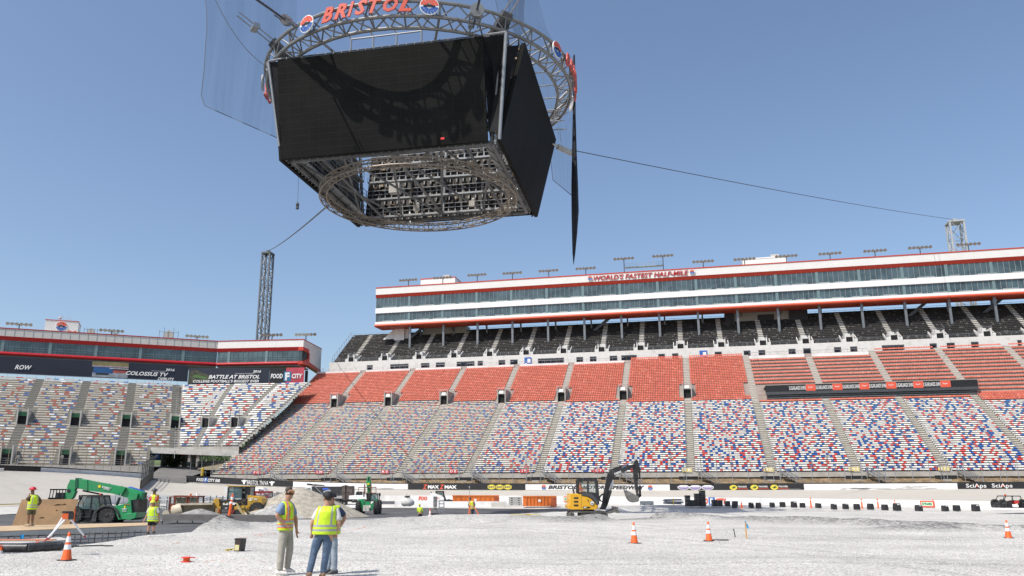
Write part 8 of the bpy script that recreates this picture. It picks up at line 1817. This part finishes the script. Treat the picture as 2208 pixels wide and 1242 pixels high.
# black pipe
a, b, c = gz(-60, 1188), gz(60, 1188.5), gz(132, 1184); q = thing('drain_pipe', 'long black corrugated pipe lying at the left edge of the gravel', 'pipe', (b.x, b.y, .0)); g = MB(); o = q.location
pts = [Vector((v.x, v.y, .10)) - o for v in (a, b, c)]; g.tube(pts[0], pts[1], .13, 16); g.tube(pts[1], pts[2], .125, 16)
d = pts[2] - pts[0]
for i in range(40): p0 = pts[0].lerp(pts[1], i / 20) if i < 20 else pts[1].lerp(pts[2], (i - 20) / 20); g.tube(p0, p0 + d.normalized() * .05, .137, 16)
g.build('pipe', mat('pipe_black', (.03, .03, .033), .4, 0, .2, 4, dirt=(.12, .12, .12), dscale=4), q, smooth='auto')
a, b = gz(120, 1183), gz(247, 1178); o2 = thing('cable', 'thin dark cable trailing right from the black pipe', 'cable', (a.x, a.y, 0)); g = MB(); n = 14; g.path([Vector(((b.x - a.x) * i / n, (b.y - a.y) * i / n + .12 * math.sin(i * .8), hgt(a.lerp(b, i / n)) + .03)) for i in range(n + 1)], .02, 5); g.build('cable', rubber, o2)
# timber deck on a steel frame
q = thing('stage_deck', 'long low plywood deck on a steel frame at the left', 'deck', (0, 0, 0)); fl, fr_ = gz(-120, 1150, DZ), gz(330, 1132, DZ - .02); bl, br = gz(-120, 1137, DZ), gz(318, 1126.5, DZ); g = MB()
def slab(g, A, B, C, D, th_): g._add([A, B, C, D, A - V(0, 0, th_), B - V(0, 0, th_), C - V(0, 0, th_), D - V(0, 0, th_)], [(0, 1, 2, 3), (4, 7, 6, 5), (0, 4, 5, 1), (1, 5, 6, 2), (2, 6, 7, 3), (3, 7, 4, 0)])
for i in range(9):
    t0, t1 = i / 9, (i + .985) / 9; g = MB(); slab(g, fl.lerp(fr_, t0), fl.lerp(fr_, t1), bl.lerp(br, t1), bl.lerp(br, t0), .03); o = g.build('plywood_board', woodl, q)
g = MB(); 
for A, B in ((fl, fr_), (bl, br)): slab(g, A - V(0, 0, .035), B - V(0, 0, .035), B + V(0, .08, -.035), A + V(0, .08, -.035), .16)
g.build('edge_beam', concl, q); g = MB()
for A, B in ((fl, fr_), (bl, br)):
    for i in range(15):
        c = A.lerp(B, i / 14) + V(0, .1, -.1); g.tube(c, V(c.x, c.y, LOW), .03, 5)
    g.tube(A + V(0, .1, -.45), B + V(0, .1, -.45), .025, 5)
g.build('support_frame', steel, q)
for (x0, x1, y, lab, m_) in ((45, 52, 1150, 'blue strap hanging from the front of the deck', MATS['ribbon_blue']),):
    a = gz(x0, y, .2); t_ = thing('strap', lab, 'strap', (a.x, a.y - .02, a.z - .55)); g = MB(); g.box(0, .14, 0, .02, 0, .5); g.build('webbing', m_, t_)
# plywood sheet leaning upright behind the worker
F = Fr(92, 1131, DZ - .12, Y=gr(92, 1131, 45).y); q = thing('plywood_sheet', 'large brown plywood sheet standing upright on the deck behind the worker', 'plywood', F.loc); pl = [F(0 + X / 5.131, 1000 + Y / 5.131) for X, Y in ((132, 685), (172, 396), (803, 392), (768, 672))]
g = MB(); n = 8
g._add([(pl[0][0], 0, pl[0][1]), (pl[3][0], 0, pl[3][1]), (pl[2][0], .55, pl[2][1]), (pl[1][0], .55, pl[1][1]), (pl[0][0], .05, pl[0][1]), (pl[3][0], .05, pl[3][1]), (pl[2][0], .6, pl[2][1]), (pl[1][0], .6, pl[1][1])], [(0, 1, 2, 3), (4, 7, 6, 5), (0, 4, 5, 1), (1, 5, 6, 2), (2, 6, 7, 3), (3, 7, 4, 0)]); g.build('sheet', wood, q)
g = MB(); 
for X, Y, w_ in ((590, 455, 80), (660, 452, 40), (590, 518, 18), (445, 598, 50)): a = F(X / 5.131, 1000 + Y / 5.131); yy = .55 * (a[1] - pl[0][1]) / (pl[1][1] - pl[0][1]) - .012; g.prism([(a[0] - w_ / 5.131 / F.kx / 1.6, a[1] - .02), (a[0], a[1] - .05), (a[0] + w_ / 5.131 / F.kx / 1.6, a[1] + .01), (a[0], a[1] + .04)], yy - .012, yy + .0)
g.build('knot_hole', mat('knot_dark', (.07, .035, .012), .8), q)
# flat white strip and board on the ground in front of the deck
g = MB(); A, B, C, D = gz(5, 1176, .0), gz(150, 1165, .0), gz(130, 1160, .0), gz(-10, 1168, .0); slab(g, A + V(0, 0, .03), B + V(0, 0, .03), C + V(0, 0, .03), D + V(0, 0, .03), .5); tag(g.build('concrete_curb', concl), kind='structure')
a = gz(52, 1166, .05); q = thing('timber_board', 'thin orange edged board lying flat between the deck and the pipe', 'board', (a.x - 1.0, a.y, .06)); g = MB(); g.box(-.2, 2.0, 0, .35, 0, .03); g.build('board', mat('board_orange', (.55, .20, .09), .6), q)
# rack of dark blue seats at the left edge
F = Fr(15, 1104, LOW, Y=66); q = thing('seat_rack', 'steel rack stacked with dark blue padded seats at the left edge', 'rack', F.loc); navyseat = mat('seat_navy', (.02, .03, .07), .6, 0, .2, 3)
g = MB(); x0, x1 = F(-60, 0)[0], F(33, 0)[0]; ztop = F(0, 1052)[1]
xs_ = [x0 + (x1 - x0) * i / 7 for i in range(8)]
for x in xs_: 
    for y in (0, 1.6): g.tube((x, y, 0), (x, y, ztop), .035, 5)
for z in (.1, ztop * .36, ztop * .68, ztop): g.tube((x0, 0, z), (x1, 0, z), .035, 5); g.tube((x0, 1.6, z), (x1, 1.6, z), .03, 5)
g.build('frame', steel, q)
for r_ in range(3):
    for i in range(7):
        x = (xs_[i] + xs_[i + 1]) / 2; z = .15 + r_ * ztop * .33; w_ = (xs_[1] - xs_[0]) * .42; g = MB(); g.cbox((x - w_ * .5, .3, z + .33), (w_ * .95, .5, .62), .12); g.cbox((x + w_ * .5, .35, z + .31), (w_ * .95, .5, .58), .12); g.build('padded_seat', navyseat, q, smooth=False)
# gravel piles beyond the pad
def pile(label, px, py, z, rx, h, m_, seed, name='gravel_pile', ry=None, Y=None):
    p = gz(px, py, z) if Y is None else gy(px, py, Y); q = thing(name, label, 'pile', (p.x, p.y, LOW)); n = 48; g = MB(); rings = []
    for k in range(15):
        f = k / 14; rings.append([(math.cos(2 * math.pi * i / n) * rx * (1 - f) * (1 + .10 * noise.noise(Vector((math.cos(i * .131) * 2, math.sin(i * .131) * 2, seed)))), math.sin(2 * math.pi * i / n) * (ry or rx) * (1 - f), h * (f - .12 * max(0, f - .85) * 4) + .05 * noise.noise(Vector((i * .5, k * .8, seed)))) for i in range(n)])
    g.loft(rings, cap=False); g.build('heap', m_, q, smooth=True)
    return q
gdark = mat('aggregate_grey', (.30, .29, .27), .95, 0, .4, 2.2, 1.0, 22, dirt=(.42, .41, .38), dscale=9); gtan = mat('aggregate_tan', (.38, .34, .27), .95, 0, .35, 1.8, 1.0, 18, dirt=(.50, .46, .39), dscale=7)
pile('small dark grey heap just behind the near gravel pile at the left', 428, 1122, LOW, 3.2, 1.0, gdark, 3)
pile('tall tan grey gravel pile behind the men in vests', 645, 1114, LOW, 6.6, 2.9, gtan, 5); pile('lower grey gravel heap at the left foot of the tallest pile', 600, 1117, LOW, 3.6, 1.35, mat('aggregate_pale', (.42, .41, .385), .95, 0, .35, 2.2, 1.0, 22), 9)
# concrete barriers lying along the gravel edge, left of the men
F = Fr(520, 1127, LOW + .15); q = thing('stage_deck', 'long weathered grey deck section behind the leaning orange post', 'deck', F.loc); a, b = F(350, 1112), F(610, 1117); g = MB(); g.prism([(a[0], .12), (b[0], .12), (b[0], .50), (a[0], .58)], 0, 1.6, .02); g.build('edge_panel', mat('deck_grey', (.15, .14, .13), .8, 0, .2, 1.5, dirt=(.14, .13, .12)), q); g = MB()
for i in range(9): x = a[0] + (b[0] - a[0]) * i / 8; g.tube((x, .1, -.1), (x, .1, .3), .05, 5); 
g.tube((a[0], .05, .18), (b[0], .05, .18), .04, 5); g.build('support_frame', dsteel, q)
A, B = gz(610, 1122, -.2), gz(860, 1117, -.2); g = MB(); slab(g, A, B, B + V(0, .6, 0), A + V(0, .6, 0), .5); tag(g.build('concrete_kerb', concl), kind='structure')
# stacked steel frames and site clutter between the machines
def bundle(px, py, w_, h_, Y, lab, n, cols, seed, name='site_materials'):
    F = Fr(px, py, LOW, Y=Y); q = thing(name, lab, 'materials', (F.loc.x, Y, LOW)); r_ = random.Random(seed)
    for c_ in cols:
        g = MB()
        for i in range(n): z = .15 + r_.random() * h_; x = r_.uniform(-w_, w_); L = r_.uniform(.6, w_ * .9); y = r_.random() * 2; k = r_.uniform(.02, .06); g.box(max(-w_, x - L), min(w_, x + L), y, y + k * 2, z, z + k) if r_.random() < .6 else g.tube((x, y, z), (x + r_.uniform(-.8, .8), y + .3, z + r_.uniform(-.4, .5)), k * .8, 5)
        g.build('steel_parts', c_, q)
    g = MB()
    for x in (-w_, -w_ * .33, w_ * .33, w_): g.tube((x, 0, 0), (x, 0, h_ + .3), .05, 5); g.tube((x, 2, 0), (x, 2, h_ + .3), .05, 5)
    g.build('rack_posts', dsteel, q)
bundle(437, 1112, 1.9, 1.6, 86, 'stacked silver steel frames between the rust cab and the loader', 34, (palest, steel, cleanw), 1)
bundle(598, 1106, 2.0, 2.0, 96, 'heap of pale and dark machine parts right of the wheel loader', 30, (palest, mblack, steel), 2)
bundle(330, 1112, 1.6, 1.5, 84, 'grey rack of steel behind the red sleeved worker', 30, (steel, palest), 3)
bundle(590, 1114, 1.5, 1.0, 88, 'dark machine frame low behind the tallest gravel pile', 26, (mblack, dsteel), 5)
# vehicles far behind the pile
F = Fr(565, 1083, LOW, Y=121); q = thing('cargo_trailer', 'white camper trailer with grey window behind the red trailer', 'trailer', F.loc); a, b = F(538, 1055), F(572, 1075); g = MB(); g.prism([(a[0], .5), (b[0], .5), (b[0], a[1] - .3), (b[0] - .4, a[1] + .2), (a[0], a[1] + .2)], 0, 2.2, .08); g.build('body', cleanw, q); g = MB(); g.prism([(b[0] - 1.1, 1.2), (b[0] - .15, 1.2), (b[0] - .25, a[1] - .1), (b[0] - 1.0, a[1] + .05)], -.05, .0); g.build('window', mat('window_mauve', (.22, .18, .20), .3), q); wheel(q, 0, .1, .35, .35, .25, steel)
F = Fr(570, 1082, LOW, Y=116); q = thing('utility_trailer', 'dark red box trailer with pale lettering right of the loader cab', 'trailer', F.loc); a, b = F(549, 1059), F(580.5, 1073); g = MB(); g.prism([(a[0], b[1]), (b[0], b[1]), (b[0], a[1]), (a[0], a[1])], 0, 1.8, .03); g.build('box', mat('trailer_maroon', (.30, .015, .02), .5, 0, .1, 1), q); text('TRAILER CO', 1, cleanw, q, TR((a[0] + b[0]) / 2, -.02, (a[1] + b[1]) / 2), fit=((b[0] - a[0]) * .8, .28), bold=.03); wheel(q, (a[0] + b[0]) / 2, .1, .35, .35, .25, steel)
def pickup(x0, x1, yt, yb, Y, lab, m_, flip=False):
    F = Fr((x0 + x1) / 2, yb, LOW, Y=Y); F.z0 = gy(x0, yb, Y).z; F.loc.z = F.z0; q = thing('pickup_truck', lab, 'pickup truck', F.loc); s_ = -1 if flip else 1; L = (x1 - x0) / F.kx / 2; H = F(x0, yt)[1]
    P2 = lambda l: [(x * L * s_, z * H) for x, z in l]
    g = MB(); g.prism(P2([(-1, .28), (1, .28), (1, .55), (.96, .60), (.25, .62), (-1, .60)]), 0, 1.9, .06); g.prism(P2([(-.28, .6), (.52, .6), (.38, .98), (.30, 1.0), (-.20, 1.0), (-.26, .95)]), .08, 1.82, .06); g.build('body', m_, q); g = MB(); g.prism(P2([(-.20, .64), (.44, .64), (.34, .93), (-.18, .93)]), .055, .075); g.build('window', glass, q)
    for x in (-.62, .62): wheel(q, x * L * s_, .15, H * .2, H * .2, .25, steel); wheel(q, x * L * s_, 1.75, H * .2, H * .2, .25, steel)
pickup(598, 648, 1062, 1086, 118, 'white and blue glazed pickup truck between the heap and the dump truck', cleanw); pickup(752, 800, 1058, 1084, 124, 'white pickup truck behind the front facing green telehandler', cleanw, True); pickup(628, 668, 1062, 1083, 127, 'dark blue pickup truck behind the white dump truck hood', mat('truck_navy', (.02, .04, .08), .3))
q = thing('pop_up_tent', 'small blue canopy tent beyond the green telehandler', 'tent', gy(279, 1075, 104)); k = 104 / 1833; q.location.z = LOW + .4; zt3 = gy(280, 1049, 104).z - q.location.z; ze = gy(280, 1058, 104).z - q.location.z; g = MB(); g._add([(-1.3, -1.3, ze), (1.3, -1.3, ze), (1.3, 1.3, ze), (-1.3, 1.3, ze), (0, 0, zt3), (-1.3, -1.3, ze - .25), (1.3, -1.3, ze - .25), (1.3, 1.3, ze - .25), (-1.3, 1.3, ze - .25)], [(0, 1, 4), (1, 2, 4), (2, 3, 4), (3, 0, 4), (0, 5, 6, 1), (1, 6, 7, 2), (2, 7, 8, 3), (3, 8, 5, 0)]); g.build('canopy', mat('tent_blue', (.03, .10, .42), .6), q); g = MB()
for x in (-1.2, 1.2):
    for y in (-1.2, 1.2): g.tube((x, y, 0), (x, y, ze), .04, 5)
g.build('legs', steel, q)
for i, (px, py, lab) in enumerate(((162, 1090, 'thin orange post behind the top right of the plywood sheet'),)):
    p = gy(px, 1100, 62); q = thing('marker_post', lab, 'marker post', (p.x, p.y, LOW)); g = MB(); g.lathe([(.1, 0), (.06, .05), (.05, 1.3)], n=8); g.build('tube', orange, q)
# roller barrier carts behind the workers
F = Fr(345, 1105, LOW, Y=70); q = thing('crowd_barrier', 'row of silver crowd barrier frames behind the two workers', 'barrier', F.loc); g = MB()
for x0_, x1_ in ((300, 318), (320, 338), (340, 362)):
    a, b = F(x0_, 1077), F(x1_, 1103); g.path([(a[0], 0, b[1]), (a[0], 0, a[1]), (b[0], 0, a[1]), (b[0], 0, b[1])], .03, 5); g.tube((a[0], 0, a[1] * .5), (b[0], 0, a[1] * .5), .02, 4)
    for i in range(6): x = a[0] + (b[0] - a[0]) * i / 5; g.tube((x, 0, a[1]), (x, 0, a[1] * .1), .012, 4)
g.build('frame', palest, q)
